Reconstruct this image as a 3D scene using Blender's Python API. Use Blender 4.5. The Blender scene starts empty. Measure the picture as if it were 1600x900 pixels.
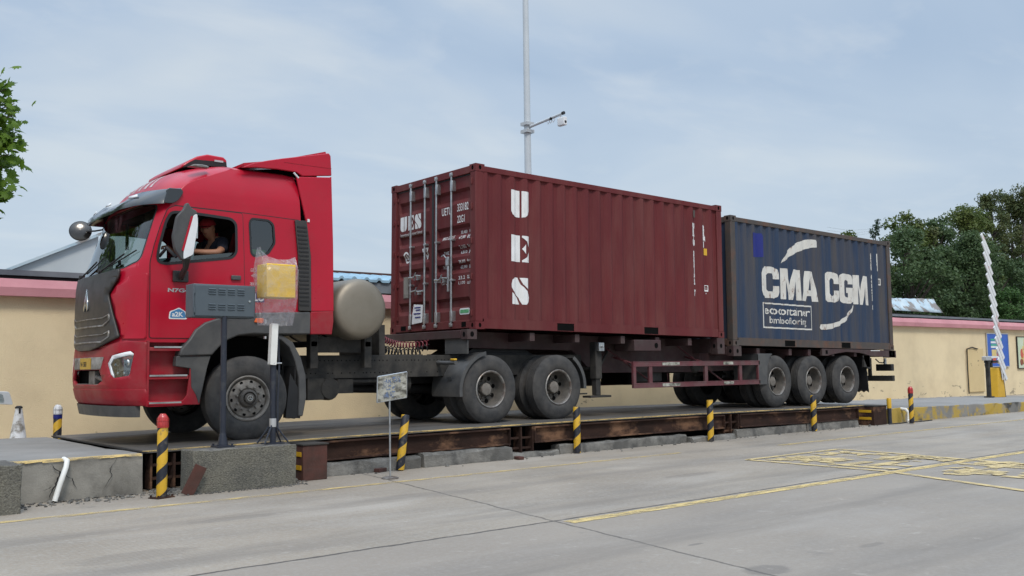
import bpy, bmesh, math, random
from mathutils import Vector, Matrix, noise
random.seed(7)
R = math.radians
scene = bpy.context.scene
C = scene.collection

# ------------------------------------------------------------------ camera
cam_d = bpy.data.cameras.new('camera')
cam = bpy.data.objects.new('camera', cam_d)
C.objects.link(cam)
rt = Vector((0.77195, -0.63555, -0.01317)); up = Vector((-0.04258, -0.07237, 0.99647)); fw = Vector((0.63425, 0.76866, 0.08293))
mw = Matrix((( rt.x, up.x, -fw.x, -8.88015), (rt.y, up.y, -fw.y, -11.65751), (rt.z, up.z, -fw.z, 1.33974), (0, 0, 0, 1)))
cam.matrix_world = mw
cam_d.sensor_width = 36.0
cam_d.lens = 1489.88 / 1600 * 36.0
cam_d.clip_start = 0.1
cam_d.clip_end = 3000
scene.camera = cam

# ------------------------------------------------------------------ world (overcast sky with soft cloud layers)
SUN_EL, SUN_AZ = 52, 205      # azimuth measured clockwise from +Y: sun behind and left of the camera
w = bpy.data.worlds.new('World'); scene.world = w; w.use_nodes = True
nt = w.node_tree; nt.nodes.clear()
def wn(t): return nt.nodes.new(t)
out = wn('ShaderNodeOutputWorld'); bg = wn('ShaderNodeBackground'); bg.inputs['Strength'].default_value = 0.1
sky = wn('ShaderNodeTexSky'); sky.sky_type = 'NISHITA'; sky.sun_disc = False
sky.sun_elevation = R(SUN_EL); sky.sun_rotation = R(SUN_AZ); sky.air_density = 1.4; sky.dust_density = 3.0
tc = wn('ShaderNodeTexCoord'); sep = wn('ShaderNodeSeparateXYZ')
nt.links.new(tc.outputs['Generated'], sep.inputs[0])
# project direction on a high cloud plane: p = xy / (z + .12)
add = wn('ShaderNodeMath'); add.operation = 'ADD'; add.inputs[1].default_value = 0.16
mx = wn('ShaderNodeMath'); mx.operation = 'MAXIMUM'; mx.inputs[1].default_value = 0.0
nt.links.new(sep.outputs[2], mx.inputs[0]); nt.links.new(mx.outputs[0], add.inputs[0])
dx = wn('ShaderNodeMath'); dx.operation = 'DIVIDE'; dy = wn('ShaderNodeMath'); dy.operation = 'DIVIDE'
nt.links.new(sep.outputs[0], dx.inputs[0]); nt.links.new(add.outputs[0], dx.inputs[1])
nt.links.new(sep.outputs[1], dy.inputs[0]); nt.links.new(add.outputs[0], dy.inputs[1])
cmb = wn('ShaderNodeCombineXYZ'); nt.links.new(dx.outputs[0], cmb.inputs[0]); nt.links.new(dy.outputs[0], cmb.inputs[1])
mp = wn('ShaderNodeMapping'); mp.inputs['Rotation'].default_value = (0, 0, R(38)); mp.inputs['Scale'].default_value = (0.75, 1.2, 1)
nt.links.new(cmb.outputs[0], mp.inputs[0])
n1 = wn('ShaderNodeTexNoise'); n1.inputs['Scale'].default_value = 1.15; n1.inputs['Detail'].default_value = 5; n1.inputs['Roughness'].default_value = 0.46; n1.inputs['Distortion'].default_value = 0.4
n2 = wn('ShaderNodeTexNoise'); n2.inputs['Scale'].default_value = 3.2; n2.inputs['Detail'].default_value = 7; n2.inputs['Roughness'].default_value = 0.56; n2.inputs['Distortion'].default_value = 0.3
nt.links.new(mp.outputs[0], n1.inputs['Vector']); nt.links.new(mp.outputs[0], n2.inputs['Vector'])
r1 = wn('ShaderNodeValToRGB'); r1.color_ramp.elements[0].position = 0.36; r1.color_ramp.elements[0].color = (4.3, 5.6, 7.4, 1)
r1.color_ramp.elements[1].position = 0.66; r1.color_ramp.elements[1].color = (6.7, 7.5, 8.3, 1)
e = r1.color_ramp.elements.new(0.5); e.color = (5.1, 6.3, 7.9, 1)
r2 = wn('ShaderNodeValToRGB'); r2.color_ramp.elements[0].position = 0.52; r2.color_ramp.elements[1].position = 0.78
nt.links.new(n1.outputs['Fac'], r1.inputs[0]); nt.links.new(n2.outputs['Fac'], r2.inputs[0])
m2 = wn('ShaderNodeMix'); m2.data_type = 'RGBA'; m2.inputs[7].default_value = (8.0, 8.5, 8.9, 1)
sc_ = wn('ShaderNodeMath'); sc_.operation = 'MULTIPLY'; sc_.inputs[1].default_value = 0.42
nt.links.new(r2.outputs[0], sc_.inputs[0]); nt.links.new(sc_.outputs[0], m2.inputs[0]); nt.links.new(r1.outputs[0], m2.inputs[6])
# lighter band towards the horizon
hz = wn('ShaderNodeMapRange'); hz.inputs[1].default_value = 0.0; hz.inputs[2].default_value = 0.30; hz.inputs[3].default_value = 0.75; hz.inputs[4].default_value = 0.0
nt.links.new(sep.outputs[2], hz.inputs[0])
m3 = wn('ShaderNodeMix'); m3.data_type = 'RGBA'; m3.inputs[7].default_value = (7.2, 8.2, 9.0, 1)
nt.links.new(hz.outputs[0], m3.inputs[0]); nt.links.new(m2.outputs[2], m3.inputs[6])
m4 = wn('ShaderNodeMix'); m4.data_type = 'RGBA'; m4.inputs[0].default_value = 0.9
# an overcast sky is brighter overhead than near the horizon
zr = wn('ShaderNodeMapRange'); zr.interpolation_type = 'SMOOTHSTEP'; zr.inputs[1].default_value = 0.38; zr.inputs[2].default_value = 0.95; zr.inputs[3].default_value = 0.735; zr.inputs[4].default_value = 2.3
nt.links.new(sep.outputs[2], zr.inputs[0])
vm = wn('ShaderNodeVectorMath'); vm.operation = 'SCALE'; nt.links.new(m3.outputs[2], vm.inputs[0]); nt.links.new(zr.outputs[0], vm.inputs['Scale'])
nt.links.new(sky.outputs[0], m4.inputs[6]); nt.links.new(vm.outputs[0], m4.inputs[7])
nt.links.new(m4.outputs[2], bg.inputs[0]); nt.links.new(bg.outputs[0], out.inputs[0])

sl = bpy.data.lights.new('sun', 'SUN'); sl.energy = 1.5; sl.angle = R(14); sl.color = (1, 0.92, 0.82)
so = bpy.data.objects.new('sun', sl); C.objects.link(so)
az = R(SUN_AZ); el = R(SUN_EL)
sd = Vector((math.sin(az) * math.cos(el), math.cos(az) * math.cos(el), math.sin(el)))
so.rotation_euler = sd.to_track_quat('Z', 'Y').to_euler()
so.location = (0, 0, 30)
vs = scene.view_settings
vs.view_transform = 'Standard'; vs.look = 'None'; vs.exposure = 0.36; vs.gamma = 1.0; vs.use_curve_mapping = False
scene.cycles.max_bounces = 6
scene.cycles.transparent_max_bounces = 12

# ------------------------------------------------------------------ helpers
def lerp(a, b, t): return a + (b - a) * t
def smooth(t, pts):
    if t <= pts[0][0]: return pts[0][1]
    if t >= pts[-1][0]: return pts[-1][1]
    n = len(pts); i = max(k for k in range(n-1) if pts[k][0] <= t)
    def sl(k):
        if k == 0 or k == n-1: a, b = (0, 1) if k == 0 else (n-2, n-1)
        else: a, b = k-1, k+1
        return (pts[b][1]-pts[a][1])/(pts[b][0]-pts[a][0])
    x0, y0 = pts[i]; x1, y1 = pts[i+1]; h = x1-x0; u = (t-x0)/h
    return (2*u**3-3*u*u+1)*y0+(u**3-2*u*u+u)*h*sl(i)+(-2*u**3+3*u*u)*y1+(u**3-u*u)*h*sl(i+1)
def interp(t, pts):
    if t <= pts[0][0]: return pts[0][1]
    for (a, b), (c, d) in zip(pts, pts[1:]):
        if t <= c: return b + (d - b) * (t - a) / (c - a)
    return pts[-1][1]

class MB:
    def __init__(s): s.v = []; s.f = []; s.m = []; s.c = []
    def new(s): s.c.append((len(s.v), len(s.f))); return s
    def add(s, vs_, fs_, mi=0):
        o = len(s.v); s.v += [tuple(v) for v in vs_]; s.f += [tuple(i + o for i in f) for f in fs_]; s.m += [mi] * len(fs_); return s
    def box(s, x0, x1, y0, y1, z0, z1, mi=0):
        return s.add([(x0,y0,z0),(x1,y0,z0),(x1,y1,z0),(x0,y1,z0),(x0,y0,z1),(x1,y0,z1),(x1,y1,z1),(x0,y1,z1)],
                     [(0,3,2,1),(4,5,6,7),(0,1,5,4),(1,2,6,5),(2,3,7,6),(3,0,4,7)], mi)
    def prism(s, poly, axis, a, b, mi=0):
        """poly in the two other axes (x,y,z order), extruded along axis from a to b"""
        def P(u, v, t): return {0: (t, u, v), 1: (u, t, v), 2: (u, v, t)}[axis]
        n = len(poly)
        return s.add([P(u, v, a) for u, v in poly] + [P(u, v, b) for u, v in poly],
                     [tuple(range(n)), tuple(range(2*n-1, n-1, -1))] + [(i, i+n, (i+1) % n + n, (i+1) % n) for i in range(n)], mi)
    def loft(s, rings, closed=True, cap=True, mi=0):
        n = len(rings[0]); V = [p for r_ in rings for p in r_]; F = []
        for k in range(len(rings)-1):
            for i in range(n if closed else n-1):
                j = (i+1) % n; F.append((k*n+i, k*n+j, (k+1)*n+j, (k+1)*n+i))
        if cap and closed:
            F.append(tuple(range(n-1, -1, -1))); F.append(tuple((len(rings)-1)*n+i for i in range(n)))
        return s.add(V, F, mi)
    def path(s, pts, r, n=8, mi=0, cap=True):
        pts = [Vector(p) for p in pts]; rr = r if isinstance(r, (list, tuple)) else [r]*len(pts)
        rings = []; prev = None
        for i, p in enumerate(pts):
            a = pts[max(i-1, 0)]; b = pts[min(i+1, len(pts)-1)]
            t = (b - a).normalized()
            if prev is None:
                ref = Vector((0, 0, 1)) if abs(t.z) < .9 else Vector((1, 0, 0))
                u = t.cross(ref).normalized()
            else: u = (prev - t * prev.dot(t)).normalized()
            prev = u; v = t.cross(u)
            rings.append([p + (u*math.cos(2*math.pi*k/n) + v*math.sin(2*math.pi*k/n)) * rr[i] for k in range(n)])
        return s.loft(rings, True, cap, mi)
    def tube(s, a, b, r, n=12, mi=0, r2=None): return s.path([a, b], [r, r if r2 is None else r2], n, mi)
    def lathe(s, prof, c=(0,0,0), axis=1, n=32, mi=0, cap=True):
        """prof: (radius, offset along axis)"""
        rings = []
        for r_, h in prof:
            ring = []
            for k in range(n):
                a = 2*math.pi*k/n; p = [0, 0, 0]; i, j = [(1, 2), (2, 0), (0, 1)][axis]
                p[i] = max(r_, 1e-4)*math.cos(a); p[j] = max(r_, 1e-4)*math.sin(a); p[axis] = h
                ring.append((p[0]+c[0], p[1]+c[1], p[2]+c[2]))
            rings.append(ring)
        return s.loft(rings, True, cap, mi)
    def bm(s, b, mi=0):
        b.verts.ensure_lookup_table(); b.verts.index_update()
        return s.add([v.co.copy() for v in b.verts], [tuple(v.index for v in f.verts) for f in b.faces], mi)
    def rot(s, mat, frm=0):
        s.v = s.v[:frm] + [tuple(mat @ Vector(v)) for v in s.v[frm:]]; return s

def obj(name, mb, mats, parent=None, loc=(0,0,0), rot=(0,0,0), bevel=0, thick=0, off=-1, smooth=35, subsurf=0, world=False):
    me = bpy.data.meshes.new(name); me.from_pydata(mb.v, [], mb.f)
    if not isinstance(mats, (list, tuple)): mats = [mats]
    for m in mats: me.materials.append(m)
    if len(mats) > 1:
        for p, mi in zip(me.polygons, mb.m): p.material_index = mi
    b = bmesh.new(); b.from_mesh(me); bmesh.ops.recalc_face_normals(b, faces=b.faces); b.to_mesh(me); b.free()
    if smooth:
        for p in me.polygons: p.use_smooth = True
        me.set_sharp_from_angle(angle=R(smooth))
    o = bpy.data.objects.new(name, me); C.objects.link(o)
    o.location = loc; o.rotation_euler = rot
    if parent is not None:
        o.parent = parent
        if world: o.location = (-parent.location.x + loc[0], -parent.location.y + loc[1], -parent.location.z + loc[2])
    if thick:
        md = o.modifiers.new('s', 'SOLIDIFY'); md.thickness = thick; md.offset = off
    if bevel:
        md = o.modifiers.new('b', 'BEVEL'); md.width = bevel; md.segments = 2; md.limit_method = 'ANGLE'; md.angle_limit = R(40); md.use_clamp_overlap = True
    if subsurf:
        md = o.modifiers.new('ss', 'SUBSURF'); md.levels = subsurf; md.render_levels = subsurf
    return o

def objs(name, mb, mats, parent=None, **kw):
    """one object for each piece started with mb.new()"""
    cs_ = mb.c+[(len(mb.v), len(mb.f))]
    for (v0, f0), (v1, f1) in zip(cs_, cs_[1:]):
        if f1 == f0: continue
        q = MB(); q.v = mb.v[v0:v1]; q.f = [tuple(i-v0 for i in f_) for f_ in mb.f[f0:f1]]; q.m = mb.m[f0:f1]; obj(name, q, mats, parent, **kw)
def tag(o, label=None, cat=None, group=None, kind=None):
    if label: o['label'] = label
    if cat: o['category'] = cat
    if group: o['group'] = group
    if kind: o['kind'] = kind
    return o
def empty(name, loc, label, cat, group=None, rot=(0,0,0)):
    o = bpy.data.objects.new(name, None); C.objects.link(o); o.location = loc; o.rotation_euler = rot
    o.empty_display_size = .2
    return tag(o, label, cat, group)
def copy_tree(o, parent=None):
    c = o.copy(); C.objects.link(c)
    if parent: c.parent = parent
    for ch in [x for x in list(C.objects) if x.parent == o]: copy_tree(ch, c)
    return c

def fill(loops):
    """filled 2D region (outer loop and holes, even-odd) -> bmesh in the xy plane"""
    cu = bpy.data.curves.new('tmp', 'CURVE'); cu.dimensions = '2D'; cu.fill_mode = 'BOTH'
    for lp in loops:
        sp = cu.splines.new('POLY'); sp.points.add(len(lp)-1)
        for p, (x, y) in zip(sp.points, lp): p.co = (x, y, 0, 1)
        sp.use_cyclic_u = True
    o = bpy.data.objects.new('tmp', cu); C.objects.link(o)
    me = bpy.data.meshes.new_from_object(o.evaluated_get(bpy.context.evaluated_depsgraph_get()))
    b = bmesh.new(); b.from_mesh(me)
    bmesh.ops.remove_doubles(b, verts=b.verts, dist=1e-5)
    bpy.data.objects.remove(o); bpy.data.meshes.remove(me); bpy.data.curves.remove(cu)
    return b
def text_bm(s, size, sx=1.0, bold=0.0, align='LEFT', space=1.0, lines=1.0):
    cu = bpy.data.curves.new('tmp', 'FONT'); cu.body = s; cu.size = size; cu.offset = bold; cu.align_x = align
    cu.space_character = space; cu.space_line = lines; cu.resolution_u = 3
    o = bpy.data.objects.new('tmp', cu); C.objects.link(o)
    me = bpy.data.meshes.new_from_object(o.evaluated_get(bpy.context.evaluated_depsgraph_get()))
    b = bmesh.new(); b.from_mesh(me)
    bpy.data.objects.remove(o); bpy.data.meshes.remove(me); bpy.data.curves.remove(cu)
    for v in b.verts: v.co.x *= sx
    bmesh.ops.remove_doubles(b, verts=b.verts, dist=1e-5)
    return b
def cut(b, us=(), vs_=()):
    for axis, vals in ((0, us), (1, vs_)):
        for t in vals:
            co = (t, 0, 0) if axis == 0 else (0, t, 0); no = (1, 0, 0) if axis == 0 else (0, 1, 0)
            bmesh.ops.bisect_plane(b, geom=list(b.verts)+list(b.edges)+list(b.faces), plane_co=co, plane_no=no, dist=1e-5)
    return b
def rng(a, b, st):
    n = max(1, int(round((b-a)/st))); return [a+(b-a)*i/n for i in range(n+1)]
def mapped(b, fn):
    for v in b.verts: v.co = Vector(fn(v.co.x, v.co.y))
    return b
def sheet(loops, fn, us=(), vs_=(), mb=None, mi=0):
    b = cut(fill(loops), us, vs_); mapped(b, fn)
    mb = mb or MB(); mb.bm(b, mi); b.free(); return mb
def lettering(mb, s, size, fn, origin=(0,0), sx=1.0, bold=0.0, us=(), vs_=(), align='LEFT', rot=0, space=1.0, mi=0, lines=1.0):
    b = text_bm(s, size, sx, bold, align, space, lines)
    cr, sr = math.cos(rot), math.sin(rot)
    for v in b.verts:
        x, y = v.co.x, v.co.y; v.co.x = origin[0]+x*cr-y*sr; v.co.y = origin[1]+x*sr+y*cr
    if us or vs_: cut(b, us, vs_)
    mapped(b, fn); mb.bm(b, mi); b.free(); return mb
def rr(x0, x1, y0, y1, r, n=4):
    P = []
    for cx, cy, a0 in ((x1-r, y1-r, 0), (x0+r, y1-r, 90), (x0+r, y0+r, 180), (x1-r, y0+r, 270)):
        for k in range(n+1):
            a = R(a0+90*k/n); P.append((cx+r*math.cos(a), cy+r*math.sin(a)))
    return P
def circ(cx, cy, r, n=16, ry=None):
    return [(cx+r*math.cos(2*math.pi*k/n), cy+(ry or r)*math.sin(2*math.pi*k/n)) for k in range(n)]
def soften(P, r=.03, n=3):
    """round polygon corners"""
    out_ = []; N = len(P)
    for i in range(N):
        a, p, c = Vector(P[i-1]), Vector(P[i]), Vector(P[(i+1) % N])
        d1 = min(r, (a-p).length*.45); d2 = min(r, (c-p).length*.45)
        q1 = p+(a-p).normalized()*d1; q2 = p+(c-p).normalized()*d2
        for k in range(n+1):
            t = k/n; q = q1*(1-t)**2+p*2*t*(1-t)+q2*t*t; out_.append((q.x, q.y))
    return out_

# ------------------------------------------------------------------ materials
def pmat(name, c1, c2=None, scale=3.0, rough=0.6, rough2=None, metal=0.0, bump=0.0, bscale=30.0, dirt=None, dscale=1.2, dlo=0.5, dhi=0.75, damt=0.8,
         detail=6, stretch=(1,1,1), dstretch=None, coat=0.0, spec=0.5, alpha=None):
    m = bpy.data.materials.new(name); m.use_nodes = True; t = m.node_tree; N = t.nodes; L = t.links
    p = N['Principled BSDF']
    co = N.new('ShaderNodeTexCoord'); mpg = N.new('ShaderNodeMapping'); mpg.inputs['Scale'].default_value = stretch
    L.new(co.outputs['Object'], mpg.inputs[0])
    n = N.new('ShaderNodeTexNoise'); n.inputs['Scale'].default_value = scale; n.inputs['Detail'].default_value = detail; n.inputs['Roughness'].default_value = .6
    L.new(mpg.outputs[0], n.inputs['Vector'])
    c2 = c2 or tuple(x*.85 for x in c1)
    rp = N.new('ShaderNodeValToRGB'); rp.color_ramp.elements[0].position = .35; rp.color_ramp.elements[1].position = .65
    rp.color_ramp.elements[0].color = (*c1, 1); rp.color_ramp.elements[1].color = (*c2, 1)
    L.new(n.outputs['Fac'], rp.inputs[0]); col = rp.outputs[0]
    if dirt:
        mp2 = N.new('ShaderNodeMapping'); mp2.inputs['Scale'].default_value = dstretch or stretch; mp2.inputs['Location'].default_value = (3.7, 1.3, 5.1)
        L.new(co.outputs['Object'], mp2.inputs[0])
        n2_ = N.new('ShaderNodeTexNoise'); n2_.inputs['Scale'].default_value = dscale; n2_.inputs['Detail'].default_value = 8; n2_.inputs['Roughness'].default_value = .65
        L.new(mp2.outputs[0], n2_.inputs['Vector'])
        mr = N.new('ShaderNodeMapRange'); mr.inputs[1].default_value = dlo; mr.inputs[2].default_value = dhi; mr.inputs[3].default_value = 0; mr.inputs[4].default_value = damt
        L.new(n2_.outputs['Fac'], mr.inputs[0])
        mix = N.new('ShaderNodeMix'); mix.data_type = 'RGBA'; mix.inputs[7].default_value = (*dirt, 1)
        L.new(mr.outputs[0], mix.inputs[0]); L.new(col, mix.inputs[6]); col = mix.outputs[2]
    L.new(col, p.inputs['Base Color'])
    p.inputs['Metallic'].default_value = metal; p.inputs['Specular IOR Level'].default_value = spec
    p.inputs['Coat Weight'].default_value = coat; p.inputs['Coat Roughness'].default_value = .08
    n3 = N.new('ShaderNodeTexNoise'); n3.inputs['Scale'].default_value = scale*2.3; n3.inputs['Detail'].default_value = 4
    L.new(mpg.outputs[0], n3.inputs['Vector'])
    mr = N.new('ShaderNodeMapRange'); mr.inputs[1].default_value = .3; mr.inputs[2].default_value = .7
    mr.inputs[3].default_value = rough; mr.inputs[4].default_value = rough2 if rough2 is not None else min(1, rough*1.25)
    L.new(n3.outputs['Fac'], mr.inputs[0]); L.new(mr.outputs[0], p.inputs['Roughness'])
    if bump:
        n4 = N.new('ShaderNodeTexNoise'); n4.inputs['Scale'].default_value = bscale; n4.inputs['Detail'].default_value = 5
        L.new(mpg.outputs[0], n4.inputs['Vector'])
        bp = N.new('ShaderNodeBump'); bp.inputs['Strength'].default_value = bump; bp.inputs['Distance'].default_value = .02
        L.new(n4.outputs['Fac'], bp.inputs['Height']); L.new(bp.outputs[0], p.inputs['Normal'])
    if alpha is not None: p.inputs['Alpha'].default_value = alpha
    m['col'] = 1
    return m
def col_of(m): return m.node_tree.nodes['Principled BSDF'].inputs['Base Color'].links[0].from_socket
def glass(name, tint=(.35,.42,.42), mixf=.35, rough=.02):
    m = bpy.data.materials.new(name); m.use_nodes = True; t = m.node_tree; N = t.nodes; L = t.links
    N.remove(N['Principled BSDF']); o_ = N['Material Output']
    tr = N.new('ShaderNodeBsdfTransparent'); tr.inputs[0].default_value = (*tint, 1)
    gl = N.new('ShaderNodeBsdfGlossy'); gl.inputs['Roughness'].default_value = rough; gl.inputs['Color'].default_value = (.9,.95,.97,1)
    fr = N.new('ShaderNodeFresnel'); fr.inputs[0].default_value = 1.5
    mr = N.new('ShaderNodeMapRange'); mr.inputs[1].default_value = 0; mr.inputs[2].default_value = 1; mr.inputs[3].default_value = mixf*.2; mr.inputs[4].default_value = 1
    mx_ = N.new('ShaderNodeMixShader'); L.new(fr.outputs[0], mr.inputs[0]); L.new(mr.outputs[0], mx_.inputs[0]); L.new(tr.outputs[0], mx_.inputs[1]); L.new(gl.outputs[0], mx_.inputs[2])
    L.new(mx_.outputs[0], o_.inputs[0]); return m
def striped(name, c1, c2, pitch, slope, width=.5):
    """helical warning tape: object-space angle + height"""
    m = pmat(name, c1, rough=.45); t = m.node_tree; N = t.nodes; L = t.links; p = N['Principled BSDF']; base = col_of(m)
    co = N.new('ShaderNodeTexCoord'); sp = N.new('ShaderNodeSeparateXYZ'); L.new(co.outputs['Object'], sp.inputs[0])
    at = N.new('ShaderNodeMath'); at.operation = 'ARCTAN2'; L.new(sp.outputs[1], at.inputs[0]); L.new(sp.outputs[0], at.inputs[1])
    k = N.new('ShaderNodeMath'); k.operation = 'MULTIPLY'; k.inputs[1].default_value = slope/(2*math.pi); L.new(at.outputs[0], k.inputs[0])
    z = N.new('ShaderNodeMath'); z.operation = 'DIVIDE'; z.inputs[1].default_value = pitch; L.new(sp.outputs[2], z.inputs[0])
    a = N.new('ShaderNodeMath'); a.operation = 'ADD'; L.new(k.outputs[0], a.inputs[0]); L.new(z.outputs[0], a.inputs[1])
    f_ = N.new('ShaderNodeMath'); f_.operation = 'FRACT'; L.new(a.outputs[0], f_.inputs[0])
    g = N.new('ShaderNodeMath'); g.operation = 'GREATER_THAN'; g.inputs[1].default_value = width; L.new(f_.outputs[0], g.inputs[0])
    n = N.new('ShaderNodeTexNoise'); n.inputs['Scale'].default_value = 16; n.inputs['Detail'].default_value = 6; L.new(co.outputs['Object'], n.inputs['Vector'])
    wr = N.new('ShaderNodeMapRange'); wr.inputs[1].default_value = .56; wr.inputs[2].default_value = .68; wr.inputs[4].default_value = .65; L.new(n.outputs['Fac'], wr.inputs[0])
    mx_ = N.new('ShaderNodeMix'); mx_.data_type = 'RGBA'; mx_.inputs[7].default_value = (*c2, 1); L.new(g.outputs[0], mx_.inputs[0]); L.new(base, mx_.inputs[6])
    m2_ = N.new('ShaderNodeMix'); m2_.data_type = 'RGBA'; m2_.inputs[7].default_value = (.09,.075,.055,1); L.new(wr.outputs[0], m2_.inputs[0]); L.new(mx_.outputs[2], m2_.inputs[6])
    L.new(m2_.outputs[2], p.inputs['Base Color']); return m
def worn_paint(name, c, lo=.45, hi=.62, scale=9, stretch=(1,1,1)):
    """flaking paint: paint colour over transparent gaps"""
    m = pmat(name, c, tuple(x*.8 for x in c), rough=.75, scale=6); N = m.node_tree.nodes; L = m.node_tree.links; p = N['Principled BSDF']
    co = N.new('ShaderNodeTexCoord'); mg = N.new('ShaderNodeMapping'); mg.inputs['Scale'].default_value = stretch; L.new(co.outputs['Object'], mg.inputs[0])
    n = N.new('ShaderNodeTexNoise'); n.inputs['Scale'].default_value = scale; n.inputs['Detail'].default_value = 10; n.inputs['Roughness'].default_value = .72; L.new(mg.outputs[0], n.inputs['Vector'])
    mr = N.new('ShaderNodeMapRange'); mr.inputs[1].default_value = lo; mr.inputs[2].default_value = hi; mr.inputs[3].default_value = 1; mr.inputs[4].default_value = 0
    L.new(n.outputs['Fac'], mr.inputs[0]); L.new(mr.outputs[0], p.inputs['Alpha']); return m

M = {}
M['cabred'] = pmat('cab red paint', (.43,.005,.024), (.38,.005,.021), scale=1.5, rough=.27, rough2=.40, coat=.12, spec=.36, dirt=(.25,.04,.045), dscale=2.5, dlo=.5, dhi=.9, damt=.3)
M['cabred_low'] = pmat('dusty red paint', (.32,.004,.016), (.26,.008,.018), scale=2, rough=.4, rough2=.6, spec=.3, dirt=(.20,.10,.09), dscale=2.2, dlo=.42, dhi=.75, damt=.55)
M['grey_plastic'] = pmat('dark grey plastic', (.045,.046,.048), (.06,.06,.06), scale=5, rough=.5, dirt=(.13,.125,.115), dscale=3, dlo=.4, dhi=.8, damt=.6)
M['grille_plastic'] = pmat('grille plastic', (.028,.026,.024), (.036,.033,.031), scale=3, rough=.42, dirt=(.075,.067,.058), dscale=3, dlo=.45, dhi=.85, damt=.5)
M['black'] = pmat('black', (.012,.012,.013), rough=.6)
M['rubberseal'] = pmat('rubber seal', (.015,.016,.018), rough=.5)
M['void'] = pmat('dark interior', (.006,.006,.006), rough=.9, spec=.05)  # near-black colour in place of the shade inside holes and gaps
M['cabin'] = pmat('cabin lining', (.035,.032,.03), rough=.9)
M['curtain'] = pmat('sun curtain', (.22,.19,.14), (.12,.10,.07), scale=7, rough=.9)
M['chrome'] = pmat('chrome', (.6,.6,.58), rough=.18, metal=1)
M['steelbar'] = pmat('galvanised bar', (.50,.52,.53), (.34,.35,.36), scale=9, rough=.34, metal=.85, dirt=(.16,.12,.09), dscale=5, dlo=.55, dhi=.75, damt=.6)
M['silver'] = pmat('silver', (.55,.55,.55), rough=.35, metal=.6)
M['white'] = pmat('white paint', (.72,.73,.74), (.62,.63,.64), scale=4, rough=.4)
M['glass'] = glass('window glass', (.30,.38,.38))
M['windscreen'] = glass('windscreen glass', (.55,.62,.60), .4)
M['lampglass'] = glass('lamp glass', (.85,.88,.88), .5)
M['tyre'] = pmat('tyre rubber', (.026,.026,.027), (.042,.041,.040), scale=6, rough=.75, dirt=(.11,.10,.09), dscale=4, dlo=.42, dhi=.8, damt=.6, bump=.15, bscale=40)
M['rim'] = pmat('dusty steel rim', (.19,.175,.155), (.27,.25,.225), scale=8, rough=.6, metal=.2, dirt=(.06,.045,.035), dscale=6, dlo=.45, dhi=.7)
M['rimdark'] = pmat('dark rim', (.06,.054,.048), (.11,.10,.088), scale=8, rough=.7, dirt=(.15,.13,.11), dscale=7, dlo=.5, dhi=.75)
M['rimlight'] = pmat('worn rim edge', (.34,.33,.31), (.16,.15,.14), scale=6, rough=.4, metal=.5, dirt=(.10,.06,.04), dscale=8, dlo=.45, dhi=.65)
M['chassis'] = pmat('chassis black', (.020,.020,.020), (.034,.033,.031), scale=4, rough=.75, spec=.3, dirt=(.085,.077,.067), dscale=3, dlo=.42, dhi=.75)
M['tank'] = pmat('gas tank steel', (.20,.175,.135), (.27,.24,.195), scale=1.4, rough=.46, rough2=.6, metal=.55, dirt=(.20,.17,.13), dscale=1.6, dlo=.4, dhi=.8, damt=.7)
M['cont_red'] = pmat('maroon container paint', (.118,.019,.021), (.098,.017,.019), scale=1.3, rough=.6, spec=.25, dirt=(.16,.065,.055), dscale=1.3, dlo=.44, dhi=.78, damt=.6, stretch=(1,1,.5), dstretch=(2.2,2.2,.3))
M['cont_blue'] = pmat('blue container paint', (.022,.040,.080), (.031,.049,.086), scale=1.2, rough=.65, spec=.22, dirt=(.095,.08,.065), dscale=1.1, dlo=.42, dhi=.72, damt=.8, stretch=(2.2,2.2,.35), dstretch=(3,3,.25))
M['cont_brown'] = pmat('rusty frame', (.055,.048,.045), (.075,.058,.048), scale=3, rough=.7, dirt=(.13,.055,.03), dscale=3, dlo=.48, dhi=.72)
M['trailer'] = pmat('maroon trailer steel', (.052,.020,.022), (.038,.022,.021), scale=2.5, rough=.6, dirt=(.10,.085,.075), dscale=2.5, dlo=.46, dhi=.78, damt=.5)
M['guardred'] = pmat('guard rail red', (.13,.026,.034), (.09,.028,.032), scale=3, rough=.55, dirt=(.12,.09,.085), dscale=4, dlo=.42, dhi=.75, damt=.7)
M['lettering'] = pmat('white lettering', (.72,.72,.72), (.64,.64,.63), scale=5, rough=.5, dirt=(.35,.28,.26), dscale=4, dlo=.55, dhi=.8, damt=.5)
M['letter_rust'] = pmat('weathered white lettering', (.60,.59,.55), (.52,.50,.46), scale=3, rough=.6, dirt=(.16,.07,.04), dscale=5.5, dlo=.57, dhi=.68, damt=.95, dstretch=(1.6,1.6,.7))
M['patch'] = pmat('blue patch', (.004,.012,.17), rough=.5)
M['rust'] = pmat('rusty steel beam', (.044,.023,.017), (.024,.014,.011), scale=3.5, rough=.85, spec=.2, dirt=(.22,.12,.07), dscale=2.6, dlo=.52, dhi=.66, damt=.8, bump=.3, bscale=25, stretch=(.6,1,1.2))
M['rustplate'] = pmat('rusty red plate', (.085,.030,.022), (.05,.026,.02), scale=5, rough=.8, bump=.2)
M['deck'] = pmat('worn steel deck', (.075,.069,.062), (.105,.097,.088), scale=1.4, rough=.5, rough2=.75, dirt=(.042,.038,.035), dscale=1.1, dlo=.45, dhi=.75, damt=.85, stretch=(.25,1.3,1), bump=.1, bscale=60)  # worn steel, base colour lowered to carry the contact shade under the truck
M['bluegrey'] = pmat('blue grey cabinet paint', (.075,.095,.11), (.065,.083,.098), scale=4, rough=.42)
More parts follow.
